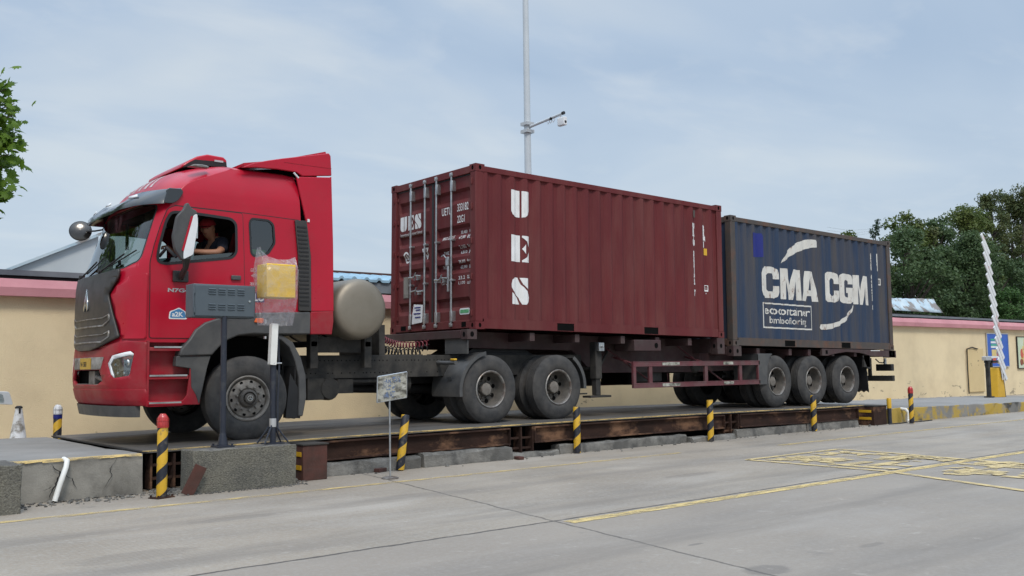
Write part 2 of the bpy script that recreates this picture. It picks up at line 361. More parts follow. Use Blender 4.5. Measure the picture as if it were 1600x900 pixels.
M['navy'] = pmat('navy pole', (.012,.016,.028), (.018,.022,.034), scale=6, rough=.4, dirt=(.06,.06,.06), dscale=9, dlo=.55, dhi=.75)
M['yellow'] = pmat('yellow enamel', (.62,.36,.02), (.55,.32,.02), scale=5, rough=.45)
M['yellow_case'] = pmat('yellow signal case', (.80,.50,.03), (.70,.44,.04), scale=6, rough=.5, stretch=(.5,.5,4))  # brighter yellow of the signal case
M['whiteplastic'] = pmat('white plastic', (.75,.75,.72), (.66,.65,.61), scale=5, rough=.4)
M['orange'] = pmat('orange lens', (.75,.13,.02), rough=.3)
M['stripe'] = striped('yellow black warning tape', (.58,.34,.018), (.010,.011,.018), .285, -1.0, .52)
M['redlens'] = pmat('red lens', (.5,.03,.025), (.35,.02,.02), scale=20, rough=.3, coat=.5)
M['skin'] = pmat('skin', (.36,.17,.10), (.33,.15,.09), scale=6, rough=.55)
M['navyshirt'] = pmat('navy t-shirt', (.012,.015,.028), rough=.9)
M['capred'] = pmat('red cap', (.28,.012,.02), rough=.85)
M['hair'] = pmat('black hair', (.01,.009,.008), rough=.8)

# concrete with cracks
def concrete(name, c1, c2, sc=.8, dirt=(.10,.095,.085), damt=.5, crack=0, yellow=0, bump=.25, dscale=1.4, grain=None):
    m = pmat(name, c1, c2, scale=sc, rough=.8, bump=bump, bscale=55, dirt=dirt, dscale=dscale, dlo=.45, dhi=.8, damt=damt, detail=9)
    N = m.node_tree.nodes; L = m.node_tree.links; p = N['Principled BSDF']; base = col_of(m)
    co = N.new('ShaderNodeTexCoord')
    if crack:
        nz = N.new('ShaderNodeTexNoise'); nz.inputs['Scale'].default_value = 2.2; nz.inputs['Detail'].default_value = 5; L.new(co.outputs['Object'], nz.inputs['Vector'])
        mv = N.new('ShaderNodeMix'); mv.data_type = 'VECTOR'; mv.inputs[0].default_value = .35; L.new(co.outputs['Object'], mv.inputs[4]); L.new(nz.outputs['Color'], mv.inputs[5])
        vo = N.new('ShaderNodeTexVoronoi'); vo.feature = 'DISTANCE_TO_EDGE'; vo.inputs['Scale'].default_value = crack; L.new(mv.outputs[1], vo.inputs['Vector'])
        ml = N.new('ShaderNodeMapRange'); ml.inputs[1].default_value = .006; ml.inputs[2].default_value = .022; ml.inputs[3].default_value = .85; ml.inputs[4].default_value = 0
        L.new(vo.outputs['Distance'], ml.inputs[0])
        mx_ = N.new('ShaderNodeMix'); mx_.data_type = 'RGBA'; mx_.inputs[7].default_value = (.03,.028,.025,1); L.new(ml.outputs[0], mx_.inputs[0]); L.new(base, mx_.inputs[6]); base = mx_.outputs[2]
    if yellow:
        ny = N.new('ShaderNodeTexNoise'); ny.inputs['Scale'].default_value = 1.5; ny.inputs['Detail'].default_value = 8; ny.inputs['Roughness'].default_value = .7; L.new(co.outputs['Object'], ny.inputs['Vector'])
        my = N.new('ShaderNodeMapRange'); my.inputs[1].default_value = .45; my.inputs[2].default_value = .53; my.inputs[4].default_value = yellow; L.new(ny.outputs['Fac'], my.inputs[0])
        mx_ = N.new('ShaderNodeMix'); mx_.data_type = 'RGBA'; mx_.inputs[7].default_value = (.42,.28,.03,1); L.new(my.outputs[0], mx_.inputs[0]); L.new(base, mx_.inputs[6]); base = mx_.outputs[2]
    if grain:
        vg = N.new('ShaderNodeTexVoronoi'); vg.inputs['Scale'].default_value = grain; L.new(co.outputs['Object'], vg.inputs['Vector'])
        rg = N.new('ShaderNodeValToRGB'); rg.color_ramp.elements[0].color = (.045,.042,.035,1); rg.color_ramp.elements[1].color = (.26,.245,.19,1); rg.color_ramp.elements[1].position = .9
        L.new(vg.outputs['Color'], rg.inputs[0])
        mx_ = N.new('ShaderNodeMix'); mx_.data_type = 'RGBA'; mx_.inputs[0].default_value = .42; L.new(base, mx_.inputs[6]); L.new(rg.outputs[0], mx_.inputs[7]); base = mx_.outputs[2]
    L.new(base, p.inputs['Base Color']); return m
M['conc'] = concrete('old concrete', (.30,.285,.25), (.17,.162,.142), sc=1.8, damt=.9, dirt=(.065,.06,.052), dscale=2.6)
M['conc_top'] = concrete('concrete deck', (.25,.24,.225), (.20,.195,.185), sc=.7, damt=.5)
M['conc_kerb'] = concrete('dark weathered concrete', (.105,.10,.09), (.06,.058,.054), sc=3.5, damt=.85, dirt=(.30,.285,.255), dscale=3.2, bump=.6)
M['conc_pebble'] = concrete('pebble concrete', (.15,.14,.11), (.09,.088,.08), sc=2.2, damt=.92, dirt=(.03,.034,.04), dscale=2.4, bump=.9, grain=75)
M['conc_yellow'] = concrete('concrete with flaking yellow paint', (.24,.23,.21), (.17,.165,.155), sc=1.2, crack=.4, yellow=.85, damt=.7, dirt=(.09,.085,.075))

# ------------------------------------------------------------------ ground
SPOTS = [(-3.57,-7.8,.20,.14,.45), (-2.3,-7.8,.16,.05,.3), (-3.2,-6.9,.10,.03,.5), (.3,-3.9,.5,.12,.25), (-5.2,-3.2,.5,.12,.3), (1.6,-8.0,.6,.3,.3), (-6.5,-4.4,.5,.2,.25)]
def ground_mat():
    m = bpy.data.materials.new('concrete road'); m.use_nodes = True; N = m.node_tree.nodes; L = m.node_tree.links; p = N['Principled BSDF']
    co = N.new('ShaderNodeTexCoord'); P = co.outputs['Object']
    def noise_(sc, det=6, ro=.6, st=None, dist=0):
        v = P
        if st:
            g = N.new('ShaderNodeMapping'); g.inputs['Scale'].default_value = st; L.new(P, g.inputs[0]); v = g.outputs[0]
        n = N.new('ShaderNodeTexNoise'); n.inputs['Scale'].default_value = sc; n.inputs['Detail'].default_value = det; n.inputs['Roughness'].default_value = ro; n.inputs['Distortion'].default_value = dist
        L.new(v, n.inputs['Vector']); return n.outputs['Fac']
    def mr(s, a, b, c=0., d=1.):
        n = N.new('ShaderNodeMapRange'); n.inputs[1].default_value = a; n.inputs[2].default_value = b; n.inputs[3].default_value = c; n.inputs[4].default_value = d; L.new(s, n.inputs[0]); return n.outputs[0]
    def mix(f_, a, b):
        n = N.new('ShaderNodeMix'); n.data_type = 'RGBA'
        if hasattr(f_, 'links'): L.new(f_, n.inputs[0])
        else: n.inputs[0].default_value = f_
        for i, x in ((6, a), (7, b)):
            if isinstance(x, tuple): n.inputs[i].default_value = (*x, 1)
            else: L.new(x, n.inputs[i])
        return n.outputs[2]
    def math_(op, a, b=None):
        n = N.new('ShaderNodeMath'); n.operation = op
        for i, x in ((0, a), (1, b)):
            if x is None: continue
            if isinstance(x, (int, float)): n.inputs[i].default_value = x
            else: L.new(x, n.inputs[i])
        return n.outputs[0]
    c = mix(mr(noise_(.35, 5), .35, .65), (.255,.212,.163), (.345,.295,.235))
    c = mix(mr(noise_(1.1, 7, .6, (.22, 1.2, 1)), .46, .72, 0, .65), c, (.175,.158,.138))          # tyre-worn streaks along the road
    c = mix(mr(noise_(.9, 6, .62, (.3, .9, 1), .6), .52, .70, 0, .5), c, (.42,.385,.34))
    c = mix(mr(noise_(60, 3, .7), .4, .75, 0, .45), c, (.13,.125,.115))
    c = mix(mr(noise_(22, 4, .7), .45, .7, 0, .35), c, (.38,.365,.335))                       # grain
    c = mix(mr(noise_(9, 5, .7), .62, .70, 0, .30), c, (.12,.115,.105))                        # small stains
    c = mix(mr(noise_(1.9, 4, .5), .70, .76, 0, .5), c, (.10,.095,.09))                        # oil spots
    sp = N.new('ShaderNodeSeparateXYZ'); L.new(P, sp.inputs[0]); X, Y = sp.outputs[0], sp.outputs[1]
    wob = math_('MULTIPLY', math_('SUBTRACT', noise_(2.5, 6, .7), .5), .10)
    def line(expr, wd, amt):
        return mr(math_('ABSOLUTE', expr), wd*.35, wd, amt, 0)
    near = mr(Y, -5.37, -5.33, 1, 0)
    c = mix(math_('MULTIPLY', near, .45), c, (.225,.198,.172))                                  # the nearer slab is an older pour
    j1 = line(math_('ADD', math_('ADD', Y, 5.35), wob), .028, .85)
    jx = math_('ADD', math_('ADD', X, wob), math_('MULTIPLY', Y, -.17))
    j2 = line(math_('ADD', jx, 2.33), .02, .7)
    jx2 = math_('ADD', math_('ADD', X, math_('MULTIPLY', wob, 1.2)), math_('MULTIPLY', Y, .12))
    j3 = line(math_('ADD', jx2, -4.6), .014, .5)
    j4 = line(math_('ADD', jx, 9.0), .014, .5)
    jt = math_('MAXIMUM', math_('MAXIMUM', j1, j2), math_('MAXIMUM', j3, j4))
    c = mix(jt, c, (.045,.04,.035))
    for (sx_, sy_, ra, rb, am) in SPOTS:
        ex = math_('DIVIDE', math_('SUBTRACT', X, sx_), ra); ey = math_('DIVIDE', math_('SUBTRACT', Y, sy_), rb)
        dd = math_('ADD', math_('SQRT', math_('ADD', math_('MULTIPLY', ex, ex), math_('MULTIPLY', ey, ey))), math_('MULTIPLY', math_('SUBTRACT', noise_(7, 6, .7), .5), 1.3))
        c = mix(mr(dd, .75, 1.05, am, 0), c, (.095,.085,.078))
    for (yy, wd) in ((-3.15, .26), (-4.75, .30), (-6.6, .32), (-8.3, .34)):      # tyre tracks along the lane
        tk_ = mr(math_('ABSOLUTE', math_('ADD', math_('SUBTRACT', Y, yy), math_('MULTIPLY', math_('SUBTRACT', noise_(.5, 3), .5), .5))), wd*.4, wd, 1, 0)
        c = mix(math_('MULTIPLY', tk_, mr(noise_(1.2, 7, .65, (.35, 2.5, 1)), .36, .62, 0, .6)), c, (.17,.150,.128))
    c = mix(mr(noise_(4.2, 8, .72), .60, .66, 0, .35), c, (.40,.365,.32))
    c = mix(mr(noise_(38, 4, .75), .66, .72, 0, .6), c, (.07,.065,.06))
    L.new(c, p.inputs['Base Color']); p.inputs['Specular IOR Level'].default_value = .4
    L.new(mr(noise_(1.3, 5), .3, .7, .55, .8), p.inputs['Roughness'])
    # broom-finish ribs near the left foreground
    wv = N.new('ShaderNodeTexWave'); wv.inputs['Scale'].default_value = 7.5; wv.inputs['Distortion'].default_value = .6; wv.wave_type = 'BANDS'; wv.bands_direction = 'X'
    L.new(P, wv.inputs['Vector'])
    region = math_('MULTIPLY', mr(X, -5.2, -3.2, 1, 0), math_('MULTIPLY', mr(Y, -2.5, -2.9), mr(Y, -5.0, -5.3, 1, 0)))
    ribs = math_('MULTIPLY', math_('MULTIPLY', wv.outputs['Fac'], region), mr(noise_(.8, 4), .4, .6))
    h = math_('ADD', math_('MULTIPLY', noise_(35, 6, .7), .5), math_('MULTIPLY', ribs, .35))
    h = math_('SUBTRACT', h, math_('MULTIPLY', jt, 2.0))
    bp = N.new('ShaderNodeBump'); bp.inputs['Strength'].default_value = .35; bp.inputs['Distance'].default_value = .012; L.new(h, bp.inputs['Height']); L.new(bp.outputs[0], p.inputs['Normal'])
    return m
M['ground'] = ground_mat()
g = MB(); g.add([(-400,-400,0),(600,-400,0),(600,600,0),(-400,600,0)], [(0,1,2,3)])
tag(obj('road', g, M['ground'], smooth=0), kind='structure')

M['linepaint'] = worn_paint('worn yellow line paint', (.60,.45,.19), .38, .60, 6, (.6, 1.6, 1))
M['linepaint2'] = worn_paint('yellow line paint', (.62,.47,.20), .43, .66, 7, (.6, 2, 1))
def strip(mb, pts, wd, z=.004):
    for (x0, y0), (x1, y1) in zip(pts, pts[1:]):
        d = Vector((x1-x0, y1-y0)).normalized(); n = Vector((-d.y, d.x))*wd/2
        mb.add([(x0+n.x, y0+n.y, z), (x0-n.x, y0-n.y, z), (x1-n.x, y1-n.y, z), (x1+n.x, y1+n.y, z)], [(0,1,2,3)])
mb = MB(); strip(mb, [(-9.5,-1.94),(-5.6,-1.93)], .12); strip(mb, [(-5.58,-1.94),(2.5,-1.9)], .11); strip(mb, [(4.6,-2.2),(22,-2.1)], .13)
tag(obj('edge_line', mb, M['linepaint'], smooth=0), kind='structure')
mb = MB(); strip(mb, [(-3.2,-5.50),(12,-5.50)], .15)
tag(obj('centre_line', mb, M['linepaint2'], smooth=0), kind='structure')
mb = MB(); strip(mb, [(2.25,-3.28),(2.22,-5.4),(1.4,-7.6)], .11, .008); strip(mb, [(2.25,-3.3),(4.6,-3.3)], .10, .008); strip(mb, [(4.55,-3.36),(4.5,-4.2),(4.3,-5.3),(3.9,-7.8)], .10, .008)
flat = lambda x, y: (x, y, .0085)
for i, ch in enumerate('禁止停车'): lettering(mb, ch, .95, flat, origin=(3.25, -3.45-.98*i-(.2 if i > 1 else 0)), rot=R(-90)+R(180)*0, bold=.042)
for i, ch in enumerate('过磅车道'): lettering(mb, ch, .95, flat, origin=(2.36+1.92, -3.45-.98*i-(.2 if i > 1 else 0)), rot=R(-90), bold=.042)
for k, v in enumerate(mb.v):
    if v[2] > .0081: mb.v[k] = (v[0]-.75, v[1], v[2])
M['charpaint'] = worn_paint('faded yellow character paint', (.58,.45,.22), .46, .68, 5, (.8, 1.4, 1))
tag(obj('road_lettering', mb, M['charpaint'], smooth=0), kind='structure')

# ------------------------------------------------------------------ weighbridge
def dz(x): return .045*max(0., 1-((x-1.2)/7.0)**2)
wb = empty('weighbridge', (2.3, 1.3, 0), 'long rusty steel vehicle weighbridge platform under the truck', 'weighbridge')
mb = MB(); xs = rng(-5.2, 9.9, .5)
for a, b in zip(xs, xs[1:]):
    za, zb = .44+dz(a), .44+dz(b)
    mb.add([(a,-.63,za),(b,-.63,zb),(b,3.2,zb),(a,3.2,za),(a,-.63,za-.02),(b,-.63,zb-.02),(b,3.2,zb-.02),(a,3.2,za-.02)],
           [(0,1,2,3),(4,7,6,5),(0,4,5,1),(2,6,7,3)])
obj('deck_plate', mb, M['deck'], wb, world=True, smooth=20)
mb = MB(); M['edgeyellow'] = worn_paint('yellow edge paint', (.62,.44,.16), .44, .62, 6, (.6, 4, 1))
for a, b in zip(xs, xs[1:]):
    za, zb = .444+dz(a), .444+dz(b)
    mb.add([(a,-.634,za),(b,-.634,zb),(b,-.57,zb),(a,-.57,za)], [(0,1,2,3)])
    mb.add([(a,-.634,za-.012),(b,-.634,zb-.012),(b,-.634,zb),(a,-.634,za)], [(0,1,2,3)])
obj('edge_stripe', mb, M['edgeyellow'], wb, world=True)
for (a, b) in ((-4.55, .12), (.62, 5.15), (5.62, 9.62)):
    mb = MB(); n = int((b-a)/.5)+1
    for p, q in zip(rng(a, b, .5), rng(a, b, .5)[1:]):
        # channel section: web with two flanges
        for (y0, y1, l, h) in ((-.60, -.585, .16, .40), (-.66, -.585, .38, .40), (-.66, -.585, .155, .175)):
            mb.add([(p,y0,l+dz(p)),(q,y0,l+dz(q)),(q,y1,l+dz(q)),(p,y1,l+dz(p)),(p,y0,h+dz(p)),(q,y0,h+dz(q)),(q,y1,h+dz(q)),(p,y1,h+dz(p))],
                   [(0,3,2,1),(4,5,6,7),(0,1,5,4),(2,3,7,6)])
    mb.box(a-.012, a+.0, -.66, -.56, .155+dz(a), .40+dz(a)); mb.box(b, b+.012, -.66, -.56, .155+dz(b), .40+dz(b))
    obj('side_beam', mb, M['rust'], wb, world=True, smooth=0)
mb = MB()
for a, b in ((.14, .60), (5.17, 5.60), (-5.1, -4.57)):
    mb.new()
    for x in rng(a, b, .23): mb.box(x-.012, x+.012, -.62, -.45, .02, .40+dz(a))
    for z in (.12, .27): mb.box(a, b, -.58, -.56, z, z+.03)
objs('joint_bracket', mb, M['rust'], wb, world=True)
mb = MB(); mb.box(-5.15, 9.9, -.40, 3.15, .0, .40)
obj('underdeck_shade', mb, M['void'], wb, world=True)  # near-black block painted as the shade in the gap under the deck
mb = MB()
mb.box(-5.22, -5.17, -.7, 3.2, .437, .449)
obj('end_gap_strip', mb, M['black'], wb, world=True)

def kerb(name, x0, x1, y0, y1, h, label, mt='conc_kerb', jag=.02):
    mb = MB(); rings = []
    for x in rng(x0, x1, .16):
        j = [random.uniform(-jag, jag) for _ in range(4)]
        rings.append([(x, y0+j[0], -.01), (x, y0+j[1]*.6+.01, h*.85+j[1]), (x, y0+.03+j[2]*.5, h+j[2]*.5), (x, y1, h+j[3]*.5), (x, y1, -.01)])
    mb.loft(rings)
    for i, v in enumerate(mb.v): mb.v[i] = (v[0]-x0, v[1]-y0, v[2])
    return tag(obj(name, mb, M[mt], loc=(x0, y0, 0), smooth=30, bevel=.006), label, 'kerb', 'concrete kerbs along the weighbridge')
kerb('concrete_kerb', -3.05, -1.55, -.80, -.55, .165, 'low grey kerb directly right of the rusty box beside the pebble concrete block')
kerb('concrete_kerb', -1.50, .05, -.80, -.55, .185, 'low concrete kerb behind the leaning striped bollard, with pale scuffs')
kerb('concrete_kerb', .12, 1.05, -.72, -.50, .07, 'thin pale strip of broken kerb left of the third striped bollard', jag=.03)
kerb('concrete_kerb', 1.08, 4.05, -.70, -.48, .145, 'longest dark weathered kerb between the two middle striped bollards')
kerb('concrete_kerb', 4.12, 5.3, -.78, -.55, .08, 'short broken kerb at the foot of the bollard below the red guard rail', jag=.03)
kerb('concrete_kerb', 5.5, 7.7, -.66, -.45, .15, 'whitish scuffed kerb left of the bollard in front of the rear trailer wheels')
kerb('concrete_kerb', 7.75, 9.6, -.66, -.45, .16, 'kerb between the rear striped bollard and the dark box with two yellow bars')

# ramps
def block(name, x0, x1, y0, y1, zf, mat, label, cat, jit=.0, top=None, kind=None, st=.25, bev=.015):
    """solid block whose top height is zf(x), cut into cells so that its edges can be worn"""
    mb = MB(); X = rng(x0, x1, st); Yv = rng(y0, y1, max(st, (y1-y0)/6))
    V = {}; vs_ = []; fs_ = []
    def vid(k, p):
        if k not in V:
            V[k] = len(vs_); vs_.append(p)
        return V[k]
    def top_(i, j):
        e_ = (i in (0, len(X)-1)) or (j in (0, len(Yv)-1))
        return vid(('t', i, j), (X[i]+(random.uniform(-jit, jit) if e_ else 0), Yv[j]+(random.uniform(-jit, jit) if e_ else 0), zf(X[i])+random.uniform(-jit, jit)*.3-(abs(random.gauss(0, jit)) if e_ else 0)))
    def bot_(i, j): return vid(('b', i, j), (X[i], Yv[j], -.02))
    def mid_(i, j): return vid(('m', i, j), (X[i]+random.uniform(-jit, jit)*.6, Yv[j]+random.uniform(-jit, jit)*.6, zf(X[i])*.5))
    fm = []
    for i in range(len(X)-1):
        for j in range(len(Yv)-1): fs_.append((top_(i,j), top_(i+1,j), top_(i+1,j+1), top_(i,j+1))); fm.append(1)
    per = [(i, 0) for i in range(len(X)-1)] + [(len(X)-1, j) for j in range(len(Yv)-1)] + [(i, len(Yv)-1) for i in range(len(X)-1, 0, -1)] + [(0, j) for j in range(len(Yv)-1, 0, -1)]
    for (a, b) in zip(per, per[1:]+per[:1]):
        fs_.append((bot_(*a), bot_(*b), mid_(*b), mid_(*a))); fs_.append((mid_(*a), mid_(*b), top_(*b), top_(*a))); fm += [0, 0]
    mb.add([(v[0]-x0, v[1]-y0, v[2]) for v in vs_], fs_); mb.m = fm
    o = obj(name, mb, [mat, top or mat], loc=(x0, y0, 0), smooth=30, bevel=bev)
    return tag(o, label, cat, kind=kind)
rampl = block('concrete_ramp', -15, -5.24, -.77, 3.3, lambda x: .44 if x > -9 else max(.03, .44+(x+9)*.068), M['conc'], 'cracked grey concrete approach ramp with yellow edge paint left of the weighbridge', 'ramp', jit=.012, top=M['conc_top'])
mb = MB()
for a, b in zip(rng(-9, -5.26, .17), rng(-9, -5.26, .17)[1:]):
    d1, d2 = random.uniform(.0, .03), random.uniform(.0, .03)
    mb.add([(a, -.762, .438), (b, -.762, .438), (b, -.71+d1, .4405), (a, -.71+d2, .4405)], [(0,1,2,3)])
    mb.add([(a, -.790, .428-d1*.5), (b, -.790, .428-d2*.5), (b, -.765, .441), (a, -.765, .441)], [(0,1,2,3)])
for i, v in enumerate(mb.v): mb.v[i] = (v[0]+15, v[1]+.77, v[2])
obj('edge_stripe', mb, M['edgeyellow'], rampl)
def crack(pts, w0, name='crack'):
    mb = MB(); rnd = random.Random(len(pts)*7+int(w0*1000)); P = []
    for (a, b) in zip(pts, pts[1:]):
        for k in range(6): t_ = k/6; P.append((lerp(a[0], b[0], t_)+rnd.uniform(-.008,.008), lerp(a[1], b[1], t_)+rnd.uniform(-.006,.006)))
    n = len(P); L_ = [(x-w0*rnd.uniform(.3,1)*math.sin(math.pi*min(.97, (i+1)/(n+1))), z) for i, (x, z) in enumerate(P)]; R_ = [(x+w0*rnd.uniform(.3,1)*math.sin(math.pi*min(.97, (i+1)/(n+1))), z) for i, (x, z) in enumerate(P)]
    for i in range(n-1): mb.add([(x+15, -.0205, z) for x, z in (L_[i], R_[i], R_[i+1], L_[i+1])], [(0,1,2,3)])
    obj(name, mb, M['black'], rampl, smooth=0)
crack([(-5.53,.42),(-5.60,.30),(-5.585,.22),(-5.70,.03)], .006); crack([(-6.20,.40),(-6.10,.29),(-6.16,.15),(-6.22,.02)], .016); crack([(-6.10,.29),(-5.99,.23),(-5.93,.10)], .008); crack([(-5.60,.30),(-5.45,.28)], .004); crack([(-6.16,.16),(-6.30,.12)], .008)
rampr = block('concrete_ramp', 10.2, 24, -.60, 3.3, lambda x: .35-(x-10.2)*.012, M['conc_yellow'], 'long right-hand approach ramp with flaking yellow paint on its low side', 'ramp', jit=.012, top=M['conc_top'])
mb = MB(); mb.box(0, .16, 0, .05, -.0, .33)

bl1 = block('concrete_block', -4.86, -3.62, -1.24, -.86, lambda x: .475, M['conc_pebble'], 'pebble-faced concrete block carrying the grey cabinet pole and the yellow signal pole', 'concrete block', jit=.008, top=M['conc_kerb'], st=.1, bev=.012)
bl2 = block('concrete_block', -8.6, -6.62, -1.46, -.80, lambda x: .475, M['conc_pebble'], 'pebble-faced concrete block at the left edge, in front of the cracked ramp', 'concrete block', jit=.008, top=M['conc_kerb'], st=.1, bev=.012)

def end_box(x, y, wx, wy, h, label, mt='rustplate'):
    t = empty('end_box', (x, y, 0), label, 'steel box')
    mb = MB(); mb.box(0, wx, 0, wy, 0, h); obj('casing', mb, M[mt], t, bevel=.008)
    mb = MB(); mb.box(-.01, wx+.015, -.015, wy, h, h+.018); obj('lid', mb, M['chassis'], t, bevel=.003)
    for z in (h*.30, h*.68):
        mb = MB(); mb.box(-.008, 0, wy*.12, wy*.9, z, z+.055); obj('reflector', mb, M['yellow'], t)
    return t
end_box(-3.42, -1.02, .33, .36, .425, 'rust-red steel box with two yellow reflectors beside the pebble concrete block')
end_box(10.12, -.72, .52, .5, .40, 'dark brown steel box with two yellow bars at the right end of the weighbridge', 'rust')
# leaning plate
mb = MB(); mb.box(0, .13, -.012, .012, 0, .34)
tag(obj('steel_plate', mb, M['rustplate'], loc=(-5.0, -1.275, 0.03), rot=(R(0), R(26), R(-12)), bevel=.003), 'rusty red steel plate leaning on the left side of the pebble concrete block', 'steel plate')

# gravel and rubble
mb = MB(); random.seed(3)
def stone(x, y, s):
    b = bmesh.new(); bmesh.ops.create_icosphere(b, subdivisions=1, radius=s)
    for v in b.verts: v.co = Vector((v.co.x*random.uniform(.7,1.2)+x, v.co.y*random.uniform(.7,1.2)+y, v.co.z*random.uniform(.4,.8)+s*.3))
    mb.bm(b); b.free()
for _ in range(700):
    x = random.choice([random.uniform(-6.6,-3.4), random.uniform(-6.6,-3.4), random.uniform(-5.1,10.3)]); y = -.62-abs(random.gauss(0,.16)) if x > -3.3 else random.uniform(-1.05,-.66)-abs(random.gauss(0,.10))
    stone(x, y, random.uniform(.006,.022) if random.random() < .93 else random.uniform(.025,.04))
for _ in range(160): stone(random.uniform(-5.15,-4.7), random.uniform(-1.15,-.62), random.uniform(.008,.03))
for _ in range(160): stone(random.uniform(-4.9,-3.5), -1.26-abs(random.gauss(0,.05)), random.uniform(.005,.016))
tag(obj('gravel', mb, M['conc_kerb']), kind='stuff')
for i, (x, y, s, lb) in enumerate(((-2.2, -.80, .05, 'broken red brick lying against the kerb left of the small sign'), (.12, -.86, .045, 'broken red brick at the end of the scuffed kerb'))):
    mb = MB(); mb.box(-s*1.6, s*1.6, -s, s, 0, s); tag(obj('brick', mb, M['rustplate'], loc=(x, y, .0), rot=(0, 0, R(20+60*i)), bevel=.006), lb, 'brick')

# drain pipes
def pipe(pts, r, label, mt='whiteplastic'):
    o0 = pts[-1]; mb = MB(); mb.path([tuple(a-b for a, b in zip(p, (o0[0], o0[1], 0))) for p in pts], r, 12)
    return tag(obj('drain_pipe', mb, M[mt], loc=(o0[0], o0[1], 0)), label, 'drain pipe')
pipe([(-6.05,-.70,.43),(-6.05,-.83,.42),(-6.07,-.87,.36),(-6.13,-.88,.18),(-6.18,-.9,.02)], .027, 'white plastic drain pipe slanting down the cracked left ramp')
pipe([(11.5,-.58,.30),(11.5,-.70,.29),(11.52,-.74,.22),(11.5,-.75,.06),(11.42,-.80,.02)], .035, 'white plastic drain pipe beside the red-topped bollard at the right ramp')
mb = MB(); mb.path([(0,0,.012),(.4,-.05,.012),(.8,.02,.012),(1.2,-.06,.012),(1.9,.0,.012)], .012, 6)
tag(obj('cable', mb, M['black'], loc=(10.6,-.78,0)), 'black cable lying along the foot of the right ramp', 'cable')

# ------------------------------------------------------------------ bollards
def bollard(x, y, h, label, lens=None, lean=(0,0), r=.055, plate=True, spin=0):
    t = empty('bollard', (x, y, 0), label, 'bollard', 'striped bollards along the weighbridge', rot=(lean[0], lean[1], R(spin)))
    hb = h-(.13 if lens else 0)
    mb = MB(); mb.lathe([(r, 0.01), (r, hb-.01), (r*.9, hb), (0.001, hb)], axis=2, n=20); obj('post', mb, M['stripe'], t)
    if lens:
        mb = MB(); mb.lathe([(r*.98, hb), (r*1.02, hb+.055), (r*.98, hb+.06), (r*.96, hb+.09), (r*.75, hb+.12), (r*.35, hb+.135), (.001, hb+.138)], axis=2, n=20)
        obj('lamp', mb, M[lens], t)
        cg = MB()
        for k in range(8):
            a = 2*math.pi*k/8
            cg.path([(math.cos(a)*r*1.08, math.sin(a)*r*1.08, hb-.01), (math.cos(a)*r*1.08, math.sin(a)*r*1.08, hb+.085), (math.cos(a)*r*.45, math.sin(a)*r*.45, hb+.138)], .003, 4)
        for z in (hb-.01, hb+.06): cg.lathe([(r*1.04, z), (r*1.12, z), (r*1.12, z+.008), (r*1.04, z+.008)], axis=2, n=20, cap=False)
        obj('lamp_cage', cg, M['silver'] if lens == 'white' else M['redlens'], t)
    if plate:
        mb = MB(); mb.box(-.11, .11, -.08, .08, 0, .012)
        for sx in (-.09, .09):
            for sy in (-.06, .06): mb.lathe([(.012, .012), (.012, .035), (.001, .036)], c=(sx, sy, 0), axis=2, n=6)
        obj('base_plate', mb, M['rust'], t)
    return t
bollard(-5.215, -1.29, .885, 'tallest striped bollard with red caged lamp on top, in front of the left ramp end', 'redlens', spin=200)
bollard(-1.93, -.86, .735, 'striped bollard leaning right, just right of the small sign on a stand', None, lean=(R(2), R(7)), plate=False, spin=20)
bollard(1.371, -.77, .715, 'striped bollard below the gap behind the second drive wheel', None, plate=False, spin=80)
bollard(4.492, -.86, .725, 'striped bollard below the right end of the red guard rail', None, plate=False, spin=140)
bollard(7.80, -.77, .71, 'striped bollard in front of the middle trailer wheel', None, plate=False, lean=(0, R(1)), spin=35)
bollard(11.19, -.99, .80, 'striped bollard with red top by the right ramp', 'redlens', plate=False, r=.052, spin=60)
t = bollard(-4.95, 3.95, .86, 'striped bollard with blue band and white cap by the yellow wall', 'white', r=.06)
mb = MB(); mb.lathe([(.064, .66), (.064, .73), (.058, .73)], axis=2, n=20, cap=False); obj('blue_band', mb, M['patch'], t)
t = empty('post', (10.83, -.68, 0), 'short dark post with a yellow top at the end of the right ramp', 'post')
mb = MB(); mb.lathe([(.045, 0), (.045, .34), (.001, .34)], axis=2, n=16); obj('shaft', mb, M['navy'], t)
mb = MB(); mb.lathe([(.05, .34), (.05, .54), (.042, .56), (.001, .56)], axis=2, n=16); obj('top_sleeve', mb, M['yellow'], t)

# traffic cone
t = empty('traffic_cone', (-5.5, 3.9, 0), 'dirty white traffic cone standing by the yellow wall', 'traffic cone')
M['conewhite'] = pmat('dirty white cone', (.62,.63,.64), (.5,.5,.49), rough=.5, dirt=(.17,.15,.12), dscale=6, dlo=.5, dhi=.62, damt=.9)
mb = MB(); mb.lathe([(.19, .03), (.165, .06), (.045, .84), (.035, .85), (.001, .85)], axis=2, n=20); obj('cone_body', mb, M['conewhite'], t)
mb = MB(); mb.prism(rr(-.22, .22, -.22, .22, .04), 2, 0, .035); obj('base', mb, M['black'], t)
mb = MB(); mb.lathe([(.05, .835), (.055, .85), (.03, .87), (.001, .87)], axis=2, n=14); mb.box(-.012, .012, -.062, -.045, .76, .85); obj('handle', mb, M['black'], t)

